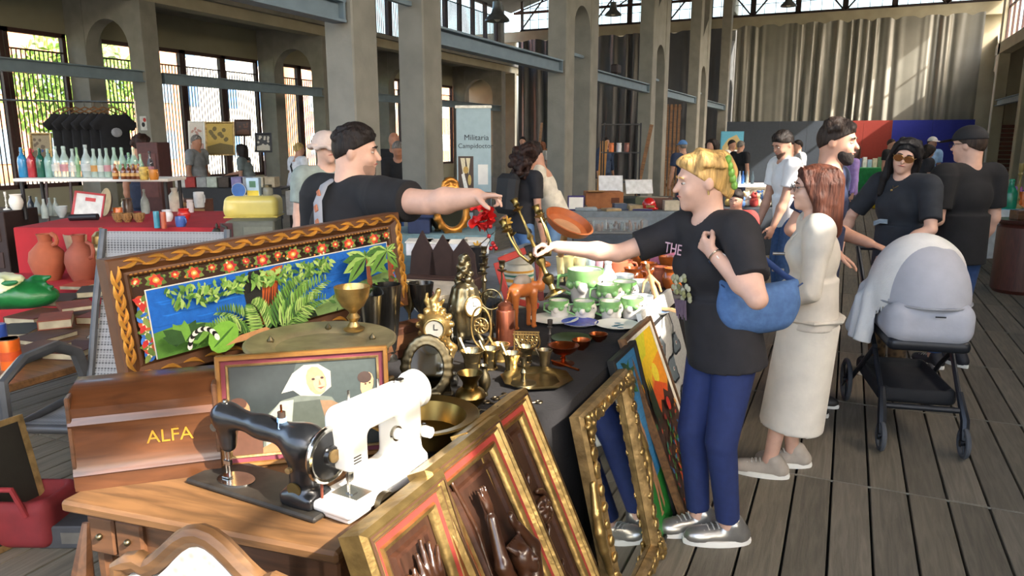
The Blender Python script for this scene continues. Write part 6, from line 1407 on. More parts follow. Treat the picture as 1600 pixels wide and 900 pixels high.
for lab, px, d, fc, H, tp, bt, hr, kw in (
    ('man in black shirt before the dark curtain', 817, 19, 280, 1.74, '#1c1c20', '#2b3650', ('short', HB), {}), ('grey haired man in bright blue shirt', 830, 17.5, 235, 1.62, '#2347a8', '#2b3650', ('short', HG), {'lean': 12}),
    ('woman in white vest by the wooden crates', 846, 19.5, 250, 1.62, '#c9c6c0', '#4a4f5c', ('long', hairmat('#7a4a2c'), .15), {}), ('man in dark blue jumper beside the leaning board', 946, 18.5, 330, 1.72, '#33435e', '#2b3650', ('short', HB), {'sl': 1.8}),
    ('man in blue cap and navy shirt at the far stalls', 1073, 14.5, 130, 1.66, '#26344f', '#2b3650', ('cap', HG, M('#5a8ac2', .8)), {'lean': 14}), ('woman with black fringe in black lace top', 1113, 12.2, 250, 1.68, '#1a1a1c', '#1d1d22', ('long', HB, .16), {'female': True}),
    ('dark haired man in white shirt before the painted map', 1143, 17.5, 330, 1.66, '#d5d5d2', '#2b3650', ('short', HB), {}), ('grey haired man in black polo by the map', 1157, 16.5, 60, 1.64, '#1b1c20', '#2b3650', ('short', HG), {}),
    ('dark haired man in white behind the white t-shirt man', 1248, 14.5, 210, 1.66, '#d8d8d8', '#2b3650', ('short', HB), {}), ('woman in lilac cardigan with dark hair', 1334, 12.0, 200, 1.6, '#a287c4', '#3a3f52', ('long', HD, .15), {'sl': 1.9, 'female': True}),
    ('man in black t-shirt at the green clothed stall', 1392, 17.8, 330, 1.68, '#17181b', '#1f232c', ('short', HD), {}), ('man in blue shirt next to the green clothed stall', 1410, 20.5, 340, 1.74, '#2c4f86', '#2b3650', ('short', HB), {}),
    ('woman with dark hair bowed over a stall before the blue board', 1438, 13.0, 20, 1.6, '#2a2a30', '#2b3650', ('long', HB, .14), {'lean': 16, 'head': (0, -25, 0)}), ('man in pale blue shirt and white cap before the blue board', 1452, 15.5, 300, 1.72, '#8fb3da', '#2b3650', ('cap', HD, M('#d5d2cc', .8)), {'lean': 8})):
    kw = dict(kw); far(lab, px, d, fc, H, SKIN, M(tp, .88), M(bt, .88), hr, .022, **kw)
# ================================================================ HANDBAG, PRAM
def dep(p): return (V(p)-V(_c)).dot(V(_f))
p = atd(1186, 462, 2.80); t = thing('handbag', 'blue denim shoulder bag hanging at the blonde woman\'s side', 'bag', p, R(30)); DEN = M('#4a6a98', .85, var=.18, scale=40, bump=.15, bscale=80)
s_ = SDF(); s_.ell((0, 0, -.03), (.165, .055, .115), k=.02).box((0, 0, -.05), (.13, .04, .075), rnd=.04, k=.04).cap((-.15, 0, .06), (-.1, 0, -.0), .016, .04, k=.03).cap((.14, 0, .05), (.1, 0, 0), .014, .04, k=.03).ell((0, 0, .1), (.12, .1, .06), k=.03, op='s'); s_.build('body', DEN, t, .0065)
a, b = atd(1128, 425, 2.8)-p, atd(1106, 322, 2.9)-p; c = atd(1225, 430, 2.86)-p
inv = Matrix.Rotation(-R(30), 4, 'Z'); a, b, c = inv @ a, inv @ b, inv @ c
MB().tube([(-.15, 0, .06), a, a.lerp(b, .5), b, b+V((.03, .06, .01)), b.lerp(c, .5)+V((.0, .07, .0)), c, (.14, 0, .05)], .012, 8, flat=.4).build('strap', M('#31487a', .8), t)
MB().tube([(-.16+.032*i, -.02, .05-.075*math.sin(math.pi*i/10)) for i in range(11)], .003, 6).build('zip', M('#2c3f66', .7), t)
fx, fy = .47, 4.28; rxm, rym = .33, 5.06; ang = math.atan2(fy-rym, fx-rxm)
PR = thing('pram', 'pale grey baby pram with a white blanket over its hood', 'pram', ((fx+rxm)/2, (fy+rym)/2, 0), ang-math.pi/2); FRM = M('#22252b', .4, .3); LG = M('#a9abb4', .85, var=.05, bump=.1, bscale=60); TYRE = M('#4a4d52', .8)
def wheel(x, y, r, w):
    T = axes((x, y, r), (0, 1, 0), (0, 0, 1), (1, 0, 0)); o = MB(T).tube([((r-.014)*math.cos(a), (r-.014)*math.sin(a), 0) for a in (6.283*i/24 for i in range(24))], .014, 8, closed=True).build('wheel', TYRE, PR)
    g = MB(T)
    for i in range(5): a = i*1.2566; g.cyl((0, 0, 0), ((r-.02)*math.cos(a), (r-.02)*math.sin(a), 0), .008, n=6)
    g.cyl((0, 0, -.02), (0, 0, .02), .018); g.build('spokes', FRM, o)
for sx in (-1, 1):
    wheel(sx*.2, .42, .085, .03); wheel(sx*.24, -.38, .14, .04)
    MB().tube([(sx*.2, .42, .1), (sx*.2, .4, .2), (sx*.19, .3, .32)], [.022, .024, .018], 8).build('fork', FRM, PR); MB().tube([(sx*.19, .36, .24), (sx*.2, .05, .52), (sx*.21, -.2, .72), (sx*.22, -.5, .98)], .014, 8).build('side_tube', FRM, PR); MB().tube([(sx*.22, -.38, .14), (sx*.2, -.1, .36), (sx*.2, .1, .5)], .014, 8).build('rear_tube', FRM, PR)
MB().cyl((-.2, .36, .24), (.2, .36, .24), .016).build('cross_bar', FRM, PR); MB().cyl((-.22, -.5, .98), (.22, -.5, .98), .016).build('handlebar', FRM, PR)
s_ = SDF(); s_.box((0, -.05, .27), (.2, .32, .05), rnd=.04, k=.02).box((0, -.05, .33), (.17, .29, .06), rnd=.03, k=.01, op='s'); s_.build('basket', M('#1c1d20', .9), PR, .012)
s_ = SDF(); s_.box((0, .0, .7), (.215, .4, .12), rnd=.09, k=.02); s_.build('carrycot', LG, PR, .01)
s_ = SDF(); s_.box((0, 0, .585), (.2, .38, .035), rnd=.03, k=.02); s_.build('cot_base', FRM, PR, .012)
s_ = SDF(); s_.ell((0, .12, .8), (.235, .3, .32), k=.02).cut((0, 0, .79), (0, 0, -1)).cut((0, -.12, 0), (0, -1, 0)); s_.build('hood', LG, PR, .01)
MB().tube([(.238*math.cos(a), .12+.305*math.sin(a), .792) for a in np.linspace(-.4, math.pi+.4, 24)], .006, 6).build('hood_seam', M('#8e9096', .8), PR)
BLK = M('#dcdbd8', .9, var=.05, bump=.2, bscale=90)
s_ = SDF(); s_.ell((.0, .06, .8), (.262, .34, .345), k=.02).cap((.25, .1, .8), (.285, .14, .5), .03, .05, k=.06).cap((.24, -.1, .8), (.275, -.12, .56), .03, .05, k=.06).cap((.27, .0, .75), (.285, .02, .52), .04, .05, k=.06).ell((0, .1, .72), (.236, .31, .4), k=.01, op='s').cut((-.02, .28, 1.0), (-.62, .6, .0)).cut((0, 0, .46), (.2, .1, -1)); bl = s_.build('blanket', BLK, PR, .009)
MB().box((-.02, .425, .755), (.05, .004, .007)).build('badge', FRM, PR)
# ================================================================ LEFT: garden chair, book bench
YR = YAW
MESHM = M('#8b8d90', .8, kind='weave', scale=85, hex2='#2b2d30', bump=.4); GF = M('#4b4c4e', .45, .4)
GC = thing('garden_chair', 'grey mesh garden armchair beside the tapestry', 'chair', (-2.95, 2.22, 0), R(201)); GC.scale = (1.4, 1, 1.04)
MB().grid(lambda u, v: ((u-.5)*.5, .26-.5*v, .43-.025*math.sin(math.pi*v)), 8, 10).build('seat', MESHM, GC, smooth=80); MB().grid(lambda u, v: ((u-.5)*(.5-.04*v), -.25-.2*v-.04*math.sin(3*v), .43+.72*v), 8, 12).build('backrest', MESHM, GC, smooth=80)
for s in (-1, 1):
    MB().tube([(s*.27, .27, 0), (s*.28, .26, .4), (s*.29, .24, .6), (s*.29, .1, .66), (s*.29, -.12, .66), (s*.28, -.24, .6), (s*.27, -.3, .4), (s*.27, -.34, 0)], .02, 8, flat=1.4).build('arm_and_leg', GF, GC); MB().tube([(s*.25, -.25, .42), (s*.245, -.36, .8), (s*.23, -.46, 1.16)], .014, 8).build('back_tube', GF, GC); MB().cyl((s*.25, .27, .42), (s*.25, -.26, .42), .015).build('seat_rail', GF, GC)
MB().cyl((-.26, .27, .415), (.26, .27, .415), .02).build('front_rail', GF, GC)
BB = thing('book_bench', 'low plank bench loaded with old books', 'bench', (-4.32, 2.95, 0)); HB_ = .46
MB().box((0, 0, HB_-.02), (1.25, 2.1, .04), ch=.006).build('bench_top', WOOD_L, BB)
for x in (-.5, .5):
    for y in (-.95, .95): MB().box((x, y, (HB_-.04)/2), (.06, .06, HB_-.04)).build('leg', WOOD_D, BB)
PLACED = []
def book(x, y, w, l, th, rz, c, lab, z=None, nm='book'):
    p = atz(x, y, z or HB_); p.z = max([HB_]+[q[2] for q in PLACED if math.hypot(q[0]-p.x, q[1]-p.y) < .26]); PLACED.append((p.x, p.y, p.z+th+.001)); t = thing(nm, lab, 'book' if nm == 'book' else 'magazine', p, rz, 'books on the bench')
    MB().box((0, 0, th/2), (w*.97, l*.97, th*.86)).build('pages', M('#a39a80', .8) if th > .012 else M('#cfc8b6', .8), t); m = M(c, .6, var=.15)
    for z_ in (.06, .94): MB().box((0, 0, th*z_), (w, l, th*.1)).build('cover', m, t)
    MB().box((-w/2, 0, th/2), (th*.1, l, th)).build('spine', m, t); return t
for a_ in ((118, 552, .2, .27, .04, .3, '#4a2a22', 'dark brown book at the bench edge'), (200, 520, .19, .27, .035, .5, '#7a4630', 'tan leather book next to the dark brown one'), (60, 500, .24, .3, .05, .2, '#5a2a20', 'maroon album behind the drinks can'), (120, 492, .2, .26, .03, 1.1, '#6e3524', 'rust coloured book beside the magazine'), (100, 472, .24, .3, .04, .5, '#3a3a30', 'olive black album near the green bag'), (215, 478, .22, .28, .05, .9, '#9a8a5c', 'khaki cloth bound book by the tapestry'), (230, 455, .26, .34, .03, .4, '#8d7d50', 'large khaki folder behind the khaki book'), (170, 448, .22, .3, .035, .7, '#5c2e26', 'wine red book near the red cloth'), (250, 470, .2, .26, .04, .3, '#22304a', 'navy blue book leaning by the tapestry'), (265, 485, .18, .24, .02, .6, '#4f8a7d', 'teal covered booklet'), (190, 465, .22, .3, .02, .2, '#c9cdd4', 'white open booklet on the pile'), (150, 470, .2, .27, .045, .8, '#30302a', 'black bound ledger on the bench'), (70, 530, .22, .28, .03, .1, '#4a3026', 'chocolate brown atlas beside the can'), (160, 500, .2, .26, .05, .4, '#6a3426', 'red brown volume under the magazine'), (30, 520, .22, .3, .03, .6, '#2c2622', 'near black album at the bench end'), (225, 500, .2, .26, .03, .2, '#b09a6c', 'straw coloured book near the frame'), (245, 440, .2, .28, .03, .9, '#3c2a2a', 'dark plum book by the red cloth'), (130, 455, .2, .26, .03, .3, '#a8472f', 'brick red paperback'), (90, 515, .18, .25, .06, .9, '#7a3a24', 'thick russet book behind the can'), (205, 462, .2, .26, .06, .5, '#a8976a', 'thick beige book on the pile'), (60, 560, .2, .28, .025, .2, '#5a3a2a', 'worn brown book by the drinks cans')): book(*((*a_[:7], four(a_[7]))))
t = book(175, 515, .2, .27, .008, .62, '#2b2b2c', 'black and white magazine with a man\'s face on the cover', HB_+.05, 'magazine')
q = Pic(.19, .26, '#d3d0c8'); q.p([(-.095, .2), (.095, .2), (.095, .255), (-.095, .255)], '#1d1d1e').e(.03, .1, .04, .055, '#a8705a').e(.03, .14, .045, .03, '#241a16').p([(-.09, .02), (-.02, .02), (-.02, .14), (-.09, .14)], '#b9b6ad'); o = q.build('cover_print', PRINT(.4), t, smooth=0); o.location = (0, -.13, .0086)
letter('DE LA MODA', .024, M('#e6e2d8', .6), t, (0, .098, .0095))
put('tin', 19, 575, 48, 30, HB_, M('#d9641e', .3, .4), 'orange drinks can on the book bench', 'can', name='drinks_can', band=[(.96, 1.0, .97, SILVER), (.3, .6, 1.0, M('#b8451a', .4))]); put('tin', 2, 545, 40, 22, HB_, M('#3350a0', .3, .4), 'blue drinks can behind the orange one', 'can', name='drinks_can')
p = atz(22, 480, HB_+.03); t = thing('shopping_bag', 'green and white plastic shopping bag lying on the books', 'bag', p, R(25))
rn = random.Random(6); s_ = SDF(); s_.ell((-.05, 0, .1), (.27, .17, .11), k=.05).ell((.15, .02, .08), (.15, .13, .08), k=.06)
for i in range(26): a = rn.uniform(0, 6.28); c0 = V((.27*math.cos(a)*rn.uniform(.3, .95)-.02, .16*math.sin(a)*rn.uniform(.3, .95), .1+rn.uniform(-.02, .09))); s_.cap(c0, c0+V((rn.uniform(-.12, .12), rn.uniform(-.08, .08), rn.uniform(-.03, .05))), rn.uniform(.02, .04), .012, k=.02)
s_.build('bag_body', M('#1d6b35', .35, var=.25, scale=9, bump=.8, bscale=14), t, .01)
s_ = SDF(); s_.ell((-.09, -.02, .13), (.25, .16, .12), k=.03)
for i in range(16): a = rn.uniform(0, 6.28); c0 = V((-.09+.2*math.cos(a)*rn.random(), .13*math.sin(a)*rn.random(), .2)); s_.cap(c0, c0+V((rn.uniform(-.1, .1), rn.uniform(-.06, .06), .02)), .03, .012, k=.02)
s_.cut((0, 0, .165), (.35, .3, -1)); s_.build('white_print', M('#d7dccb', .4, var=.2, scale=9, bump=.6, bscale=14, hex2='#c9cf7a'), t, .01)
# ---------------------------------------------------------------- red stall
REDW = M('#a81f28', .8, var=.12, scale=5, bump=.15)
def tbl(pl, pr, d, z, dp, mat, label, front=None, drop=.6, h0=0., y=None):
    """table facing the camera: left/right pixels at depth d, top height z"""
    c = atd((pl+pr)/2, 300, d); w = (pr-pl)/FPX*d; bk_ = V((-math.sin(YR), math.cos(YR), 0)); o = V((c.x, c.y, 0))+bk_*dp/2
    t = thing('table', label, 'table', o, YR); MB().box((0, 0, z-.015), (w, dp, .03), ch=.004).build('tabletop', mat, t)
    if front is not None: MB().grid(lambda u, v: ((u-.5)*w, -dp/2-.006-.012*v*math.sin(u*w*16), z-.004-drop*v), max(8, int(w*16)), 6).build('cloth_front', front, t, smooth=80)
    for sx in (-1, 1):
        for sy in (-1, 1): MB().cyl((sx*(w/2-.05), sy*(dp/2-.05), h0), (sx*(w/2-.05), sy*(dp/2-.05), z-.03), .018, n=8).build('leg', BLACK, t)
    return t
tbl(14, 330, 6.35, .9, 1.5, REDW, 'upper stall table under a red cloth', REDW, .5); tbl(-80, 260, 5.72, .5, .62, REDW, 'lower stall table under a red cloth', REDW, .3)
for x, yb, hp, wp, k, m, lab, kw in ((78, 437, 72, 52, 'jug', CLAY, 'round terracotta water jug with loop handle', {'handle': (.78, 1.02, .3)}), (130, 438, 72, 46, 'jug', M('#8f4a36', .7, var=.15), 'narrow necked terracotta jug with spout', {'handle': (.5, .85, .35)}), (128, 425, 60, 40, 'tumbler', M('#a58d70', .7), 'beige stoneware beaker behind the jugs', {}), (166, 434, 82, 42, 'ginger', M('#6d5f3c', .3, var=.6, scale=22, kind='spots', hex2='#d8c79a', coat=.4), 'flowered ginger jar with gilt lid', {'lid': (.66, GOLD, 1.0)})): put(k, x, yb, hp, wp, .5, m, lab, 'jar', 'pottery on the red cloth', name='pottery_jar', **kw)
p = atz(103, 420, .5); p.z = .5; prop(SDF().ell((0, 0, .13), (.07, .06, .075), k=.02).ell((.03, 0, .09), (.05, .05, .06), k=.02).ell((0, .0, .02), (.05, .05, .03), k=.06).cap((0, 0, .02), (0, 0, .1), .04, .05, k=.03).build('paper_bundle', M('#3f86c2', .5, var=.3, scale=16, bump=.8, bscale=22), None, .009, p), 'crumpled blue paper bundle between the jugs', 'bundle')
UZ = .9; SHZ = atd(150, 277, 7.15).z
t = tbl(22, 264, 6.95, SHZ, .4, WHITE, 'white folding table raised as bottle shelf', h0=.9)
bt = 'bottles on the white shelf'
bot = [(38, 277, 46, 14, 'siphon', '#2f83b5', 'blue soda siphon with yellow head', '#d8b73c'), (52, 277, 45, 13, 'siphon', '#a83038', 'red soda siphon', '#b04048'), (66, 277, 45, 13, 'siphon', '#1f5a4a', 'dark green soda siphon', '#2a4a7a'), (79, 277, 44, 13, 'siphon', '#7fa39a', 'grey green soda siphon with brass head', '#c9a640')]
for x, yb, hp, wp, k, c, lab, hc_ in bot:
    t = put(k, x, yb, hp, wp, SHZ, M(c, .2, coat=.4), lab, 'siphon', bt, name='soda_siphon', handle=(.86, .95, .5), hmat=M(hc_, .4))
for i, (x, hp, wp, k, c, lab) in enumerate(((91, 48, 15, 'demijohn', '#b9cfc8', 'clear lemonade bottle beside the siphons'), (104, 48, 15, 'bottle', '#bcd2c9', 'clear bottle with pink print'), (117, 44, 15, 'demijohn', '#b7cbc4', 'clear bottle with white ring print'), (124, 46, 9, 'bottle', '#9fc79a', 'slim green edged bottle'), (138, 50, 17, 'demijohn', '#c3d3d0', 'tallest clear square shouldered bottle'), (150, 44, 12, 'bottle', '#b9d0c6', 'clear bottle with orange label'), (160, 44, 11, 'bottle', '#bad0ca', 'clear bottle left of the milk bottle'), (170, 45, 11, 'bottle', '#aecabb', 'milk bottle with white band'), (182, 46, 12, 'bottle', '#a9c8b6', 'pale green bottle above brown bottle'), (194, 46, 12, 'bottle', '#a7c9b4', 'pale green bottle among small brown bottles'), (204, 38, 10, 'bottle', '#8fbf9c', 'green tinted short bottle'), (212, 46, 12, 'bottle', '#a2c6b0', 'green tinted bottle by the toby jug'), (222, 36, 9, 'bottle', '#9cc4a8', 'small green bottle by the toby jug'), (237, 40, 10, 'bottle', '#26343a', 'dark glass bottle with white print'))):
    put(k, x, 277, hp, wp, SHZ, M(c, .06, alpha=.5, coat=.6), lab, 'bottle', bt, name='glass_bottle', band=[(.2, .42, 1.0, M(('#d8dcd6', '#c98a94', '#d5d8d0', '#7fb07a', '#c9cfd0', '#d89a4c')[i % 6], .6, alpha=.7))])
for x, c, lab in ((181, '#8a4a1e', 'amber beer bottle with yellow rings'), (194, '#6b3a20', 'brown beer bottle beside the amber one'), (202, '#5f3018', 'brown beer bottle in the middle of the row'), (210, '#643520', 'brown beer bottle near the toby jug'), (218, '#7a4424', 'brown beer bottle next to the toby jug')): put('bottle', x, 280, 24, 9, SHZ, M(c, .15, coat=.5), lab, 'bottle', bt, name='beer_bottle', band=[(.2, .4, 1.0, M('#c9a060', .6))])
put('mug', 226, 281, 20, 14, SHZ, M('#b79a4a', .4, var=.5, scale=30), 'painted toby jug', 'jug', name='toby_jug', handle=(.2, .8, .4)); put('mug', 241, 281, 16, 14, SHZ, M('#b8742a', .3), 'orange glazed jug at the shelf end', 'jug', name='glazed_jug', handle=(.2, .8, .4))
ug = 'goods under the bottle shelf'
for x, yb, hp, wp, k, c, lab, al in ((60, 330, 26, 9, 'bottle', '#b8c8c4', 'small clear bottle on the red table end', .5), (71, 337, 30, 10, 'bottle', '#bccbc8', 'small clear bottle with orange neck', .5), (80, 333, 28, 9, 'bottle', '#aebfbf', 'small blue grey bottle', .5), (89, 333, 28, 9, 'bottle', '#b9c6c0', 'small clear bottle beside glass bowl', .5), (97, 336, 18, 18, 'bowl', '#c4d0d0', 'pressed glass bowl', .5), (228, 330, 38, 13, 'demijohn', '#aebfb9', 'clear bottle standing by the baskets', .5), (50, 330, 28, 10, 'bottle', '#1e2a36', 'dark blue bottle by the cupboard', 1), (275, 326, 36, 24, 'jug', '#cfcabc', 'cream enamel pitcher', 1), (298, 328, 20, 10, 'jar', '#d5d3d6', 'white china jar with domed lid', 1), (262, 342, 18, 18, 'pot', '#dcdfe2', 'white lidded enamel pot', 1), (288, 340, 18, 20, 'pot', '#c02a24', 'red enamel pot', 1), (283, 350, 16, 16, 'mug', '#4a6ab0', 'blue and white enamel mug', 1), (246, 352, 26, 9, 'tin', '#3a8fa5', 'turquoise painted post by the baskets', 1), (257, 353, 26, 8, 'tin', '#b5583c', 'salmon painted post by the baskets', 1), (185, 334, 14, 14, 'tin', '#c9641c', 'orange tin', 1), (312, 320, 24, 16, 'mug', '#dadada', 'white enamel can', 1), (200, 330, 24, 16, 'jar', '#6d5a4a', 'brown jar behind the baskets', 1)):
    put(k, x, yb+4, hp, wp, UZ, M(c, .3, alpha=al, coat=.3), lab, 'kitchenware', ug, name='kitchen_vessel', handle=(.3, .85, .35) if k in ('jug', 'mug') else None)
for x, lab in ((200, 'wicker basket with two wooden handles'), (218, 'wicker basket beside the clear bottle'), (186, 'smaller wicker basket')):
    t = put('cup', x, 347, 14, 18, UZ, M('#8f6a3c', .8, kind='weave', scale=60, hex2='#5a3f22'), lab, 'basket', ug, name='wicker_basket', handle=(.4, .95, .2))
p = atz(136, 340, UZ); t = thing('serving_tray', 'white metal tray with red rim propped on the red table', 'tray', p, rot=Euler((math.pi/2-.25, .12, YR))); frame_mb(.3, .25, [(0, 0), (.0, .012), (.02, .004)]).build('rim', M('#b02a2c', .4), t); MB().box((0, .125, 0), (.27, .22, .004)).build('plate', M('#cfd0c8', .4), t); MB().box((.01, .18, .004), (.1, .035, .002)).build('red_label', M('#c23a34', .5), t)
p = atz(170, 338, UZ); t = thing('metal_dish', 'round dark metal dish standing behind the tray', 'dish', p+V((0, 0, .14)), rot=Euler((math.pi/2-.2, 0, YR-.7))); MB().lathe([(0, 0), (.12, 0), (.14, .02), (.13, .02), (0, .01)], 24).build('dish', BRONZE, t)
p = atz(110, 345, UZ); prop(MB().cyl((0, 0, .03), (.25, .1, .04), .03).build('umbrella', BLACK, None, p), 'folded black umbrella on the red table edge', 'umbrella')
def blk(name, label, cat, x, yb, z, size, m, group=None, parts=(), rz=None, d=None, ch=.006):
    label = four(label)
    p = atz(x, yb, z) if d is None else atd(x, yb, d)
    if d is not None: p.z = z
    t = thing(name, label, cat, p, YR if rz is None else rz, group); MB().box((0, 0, size[2]/2), size, ch=ch).build('body', m, t)
    for nm, c, sz, pm in parts: MB().box(c, sz, ch=.003).build(nm, pm, t)
    return t
# wardrobe piece, clothes rail, framed pictures behind the bottles
blk('cupboard', 'reddish brown wooden cupboard end behind the bottle shelf', 'cupboard', 246, 300, 0, (.24, .3, 1.62), M('#4a2620', .6, var=.2), d=8.6, parts=[('door_panel', (0, -.153, 1.25), (.18, .006, .5), M('#58302a', .6))])
c = atd(128, 190, 9.6); t = thing('clothes_rail', 'metal clothes rail behind the bottle stall', 'clothes rail', (c.x, c.y, 0), YR)
wr_ = 1.3
MB().cyl((-wr_, 0, 2.16), (wr_*.55, 0, 2.12), .012, n=8).build('rail', SILVER, t)
for x in (-wr_, wr_*.55): MB().cyl((x, 0, 0), (x, 0, 2.14), .014, n=8).build('post', SILVER, t)
MB().box((0, 0, .03), (wr_*1.8, .4, .04)).build('foot', SILVER, t)
def tee(x, d, lab, pr, ry=0.):
    c = atd(x, 190, d); t = thing('hanging_tshirt', lab, 't-shirt', (c.x, c.y, 1.36), YR+.9, 'black t-shirts on the rail')
    s = SDF(); s.cone((0, 0, .02), (0, 0, .6), .12, .11, k=.03, sq=(1.7, .35, 1)).cone((.1, 0, .58), (.27, 0, .44), .07, .06, k=.03, sq=(1, .45, 1)).cone((-.1, 0, .58), (-.27, 0, .44), .07, .06, k=.03, sq=(1, .45, 1)); s.build('shirt', DKTEE, t, .018)
    MB().tube([(-.17, 0, .62), (0, 0, .7), (.17, 0, .62)], .01, 6).build('hanger', WOOD_L, t); MB().tube([(0, 0, .7), (0, .02, .74), (0, .0, .77)], .004, 5).build('hook', SILVER, t)
    MB().sph((0, -.05, .38), (.07, .012, .06), n=10, m=6).build('print', M(pr, .8), t)
for x, lab, pr in ((106, 'black t-shirt with pale print, first hanger', '#9a9a9a'), (120, 'black t-shirt with red wreath print', '#b02a2c'), (135, 'black t-shirt with small grey print', '#7d7d80'), (149, 'black t-shirt with red figure print', '#a32a2a'), (163, 'black t-shirt with white mark', '#c5c5c8'), (178, 'black t-shirt with silver star print', '#8d9094')): tee(x, 9.5, lab, pr)
def picture(x, yb, wp, hp, d, fm_, c1, c2, lab, z=None, rz=None, seed=1):
    p = atd(x, yb, d); s = d/FPX; w, h = wp*s, hp*s; t = thing('framed_picture', lab, 'picture', p, rot=Euler((math.pi/2-.1, 0, YR if rz is None else rz)), group='framed pictures')
    frame_mb(w, h, [(0, -.01), (0, .015), (.02, .02), (.035, .004)]).build('frame', fm_, t); q = Pic(w-.06, h-.06, c1); rn = random.Random(seed)
    for i in range(14): q.e(rn.uniform(-.4, .4)*w*.8, h*rn.uniform(.15, .75), w*.07, h*.06, c2, rn.uniform(0, 3))
    q.p([(-w/2+.03, 0), (w/2-.03, 0), (w/2-.03, h*.25), (0, h*.32), (-w/2+.03, h*.22)], c2); o = q.build('print', PRINT(.6), t, smooth=0); o.location = (0, .03, .004)
    MB().box((0, (h*.6-p.z)/2, -.06), (.03, h*.6+p.z, .02)).build('stay', WOOD_D, t); return t
picture(345, 243, 46, 52, 13.6, GILT, '#b89a44', '#6b5a24', 'large golden print of a ruined town', seed=3); picture(380, 213, 26, 26, 14.2, WOOD_D, '#4a3a34', '#6b4a38', 'dark square painting hung above the golden print', seed=4); picture(412, 238, 26, 30, 13.8, BLACK, '#3a3836', '#b9b2a0', 'dark print of a pale figure', seed=5); picture(309, 240, 26, 50, 13.9, PAPER, '#cfc8bb', '#b58a7a', 'pale tall poster behind the grey shirted man', seed=6)
picture(66, 250, 34, 42, 10.4, GILT, '#8a7a5a', '#5a4a30', 'gilt framed picture under the clothes rail', seed=7); picture(104, 250, 34, 42, 10.4, GILT, '#6e6248', '#3f3624', 'second gilt framed picture under the rail', seed=8)
def easel_support(x, d, z): pass
# display tables by the windows
GREYT = M('#8c8f92', .8)
tbl(268, 440, 12.2, .86, .7, BLACK, 'black clothed record table before the windows', BLACK, .5); tbl(446, 530, 12.4, .8, .6, WHITE, 'white table beside the record table', M('#c9cccf', .8), .4); tbl(262, 420, 10.2, .62, .6, M('#c9ccd0', .6), 'white folding table with crates', None)
rn = random.Random(9)
for i, (x, lab) in enumerate(((285, 'white record box'), (300, 'red record box'), (318, 'grey record box'), (334, 'pale green record box'), (352, 'dark record box'), (372, 'violet record box'), (390, 'silver record box'), (406, 'cream record box'), (424, 'buff record box'))): blk('record_box', lab+' on the black table', 'box', x, 262, .86, (.17, .28, .17), M(('#cfccc6', '#a83a34', '#9a9c9a', '#b9c2b4', '#4a4038', '#8f86b4', '#a5a8ac', '#c9bfa6', '#b5a78c')[i], .7), 'record boxes', d=12.5)
for x, lab in ((280, 'brown wooden crate under the records'), (308, 'second brown wooden crate')): blk('crate', lab, 'crate', x, 275, .62, (.28, .3, .2), M('#6a4230', .7), 'crates', d=10.4, parts=[('slat', (0, -.153, .05), (.27, .006, .05), CARD), ('slat', (0, -.153, .14), (.27, .006, .05), CARD)])
# yellow bread bin on a cabinet
p = atd(392, 420, 5.7); t = thing('cabinet', 'small grey green metal cabinet under the yellow bread bin', 'cabinet', (p.x, p.y, 0), YR+.15)
MB().box((.02, .15, .52), (.36, .36, 1.04), ch=.01).build('body', M('#5f6258', .6), t); MB().box((.08, -.034, .8), (.22, .01, .4), ch=.003).build('door', M('#6d7064', .6), t); MB().cyl((.15, -.05, .8), (.15, -.035, .8), .01).build('knob', BRONZE, t); MB().box((-.15, -.033, .8), (.09, .012, .46)).build('side_strip', M('#4a1f22', .6), t)
p2_ = atd(392, 322, 5.85); t = thing('bread_bin', 'pale yellow enamel bread bin with rounded lid', 'bread bin', (p2_.x, p2_.y, 1.04), YR+.1); s_ = SDF(); s_.box((0, .1, .08), (.21, .13, .09), rnd=.05, k=.02).ell((-.16, .1, .06), (.07, .13, .07), k=.03).cut((0, 0, 0), (0, 0, -1)); s_.build('lid', M('#d0bd62', .35, var=.05, coat=.3), t, .009); MB().box((0, .1, .006), (.42, .27, .012), ch=.004).build('base', M('#c2ae54', .4), t)
p3_ = V((p2_.x, p2_.y, 1.2))
for nm, lab, off, m_ in (('biscuit_tin', 'round blue biscuit tin on the bread bin', (-.1, .07, 0), 0), ('carton', 'blue and yellow food carton on the bread bin', (.0, .1, 0), 1), ('glass_jar', 'brass lidded glass jar on the bread bin', (.11, .1, 0), 2)):
    t = thing(nm, lab, nm.split('_')[-1], p3_+(rotm(0, 0, YR) @ V(off)), YR)
    if m_ == 0: MB(axes((0, 0, .055), (1, 0, 0), (0, 0, 1), (0, -1, 0))).lathe([(0, 0), (.052, 0), (.055, .01), (.055, .04), (0, .042)], 22).build('tin', M('#2a5a9c', .35), t); MB(axes((0, -.03, .055), (1, 0, 0), (0, 0, 1), (0, -1, 0))).lathe([(.05, 0), (.057, 0), (.057, .008), (.05, .008)], 22).build('rim', WHITE, t)
    elif m_ == 1: MB().box((0, 0, .075), (.1, .06, .15), ch=.003).build('box', M('#a9c2d2', .6), t); MB().box((0, -.0315, .03), (.09, .002, .04)).build('yellow_band', M('#d8c040', .6), t); MB().box((0, -.0315, .1), (.05, .002, .05)).build('picture', M('#4f7a5c', .6), t)
    else: MB().lathe([(0, 0), (.036, 0), (.04, .02), (.04, .06), (.03, .075), (0, .075)], 18).build('jar', M('#8d8a78', .15, alpha=.7), t); MB().lathe([(.0, .075), (.034, .075), (.034, .095), (0, .098)], 18).build('lid', BRASS_D, t)
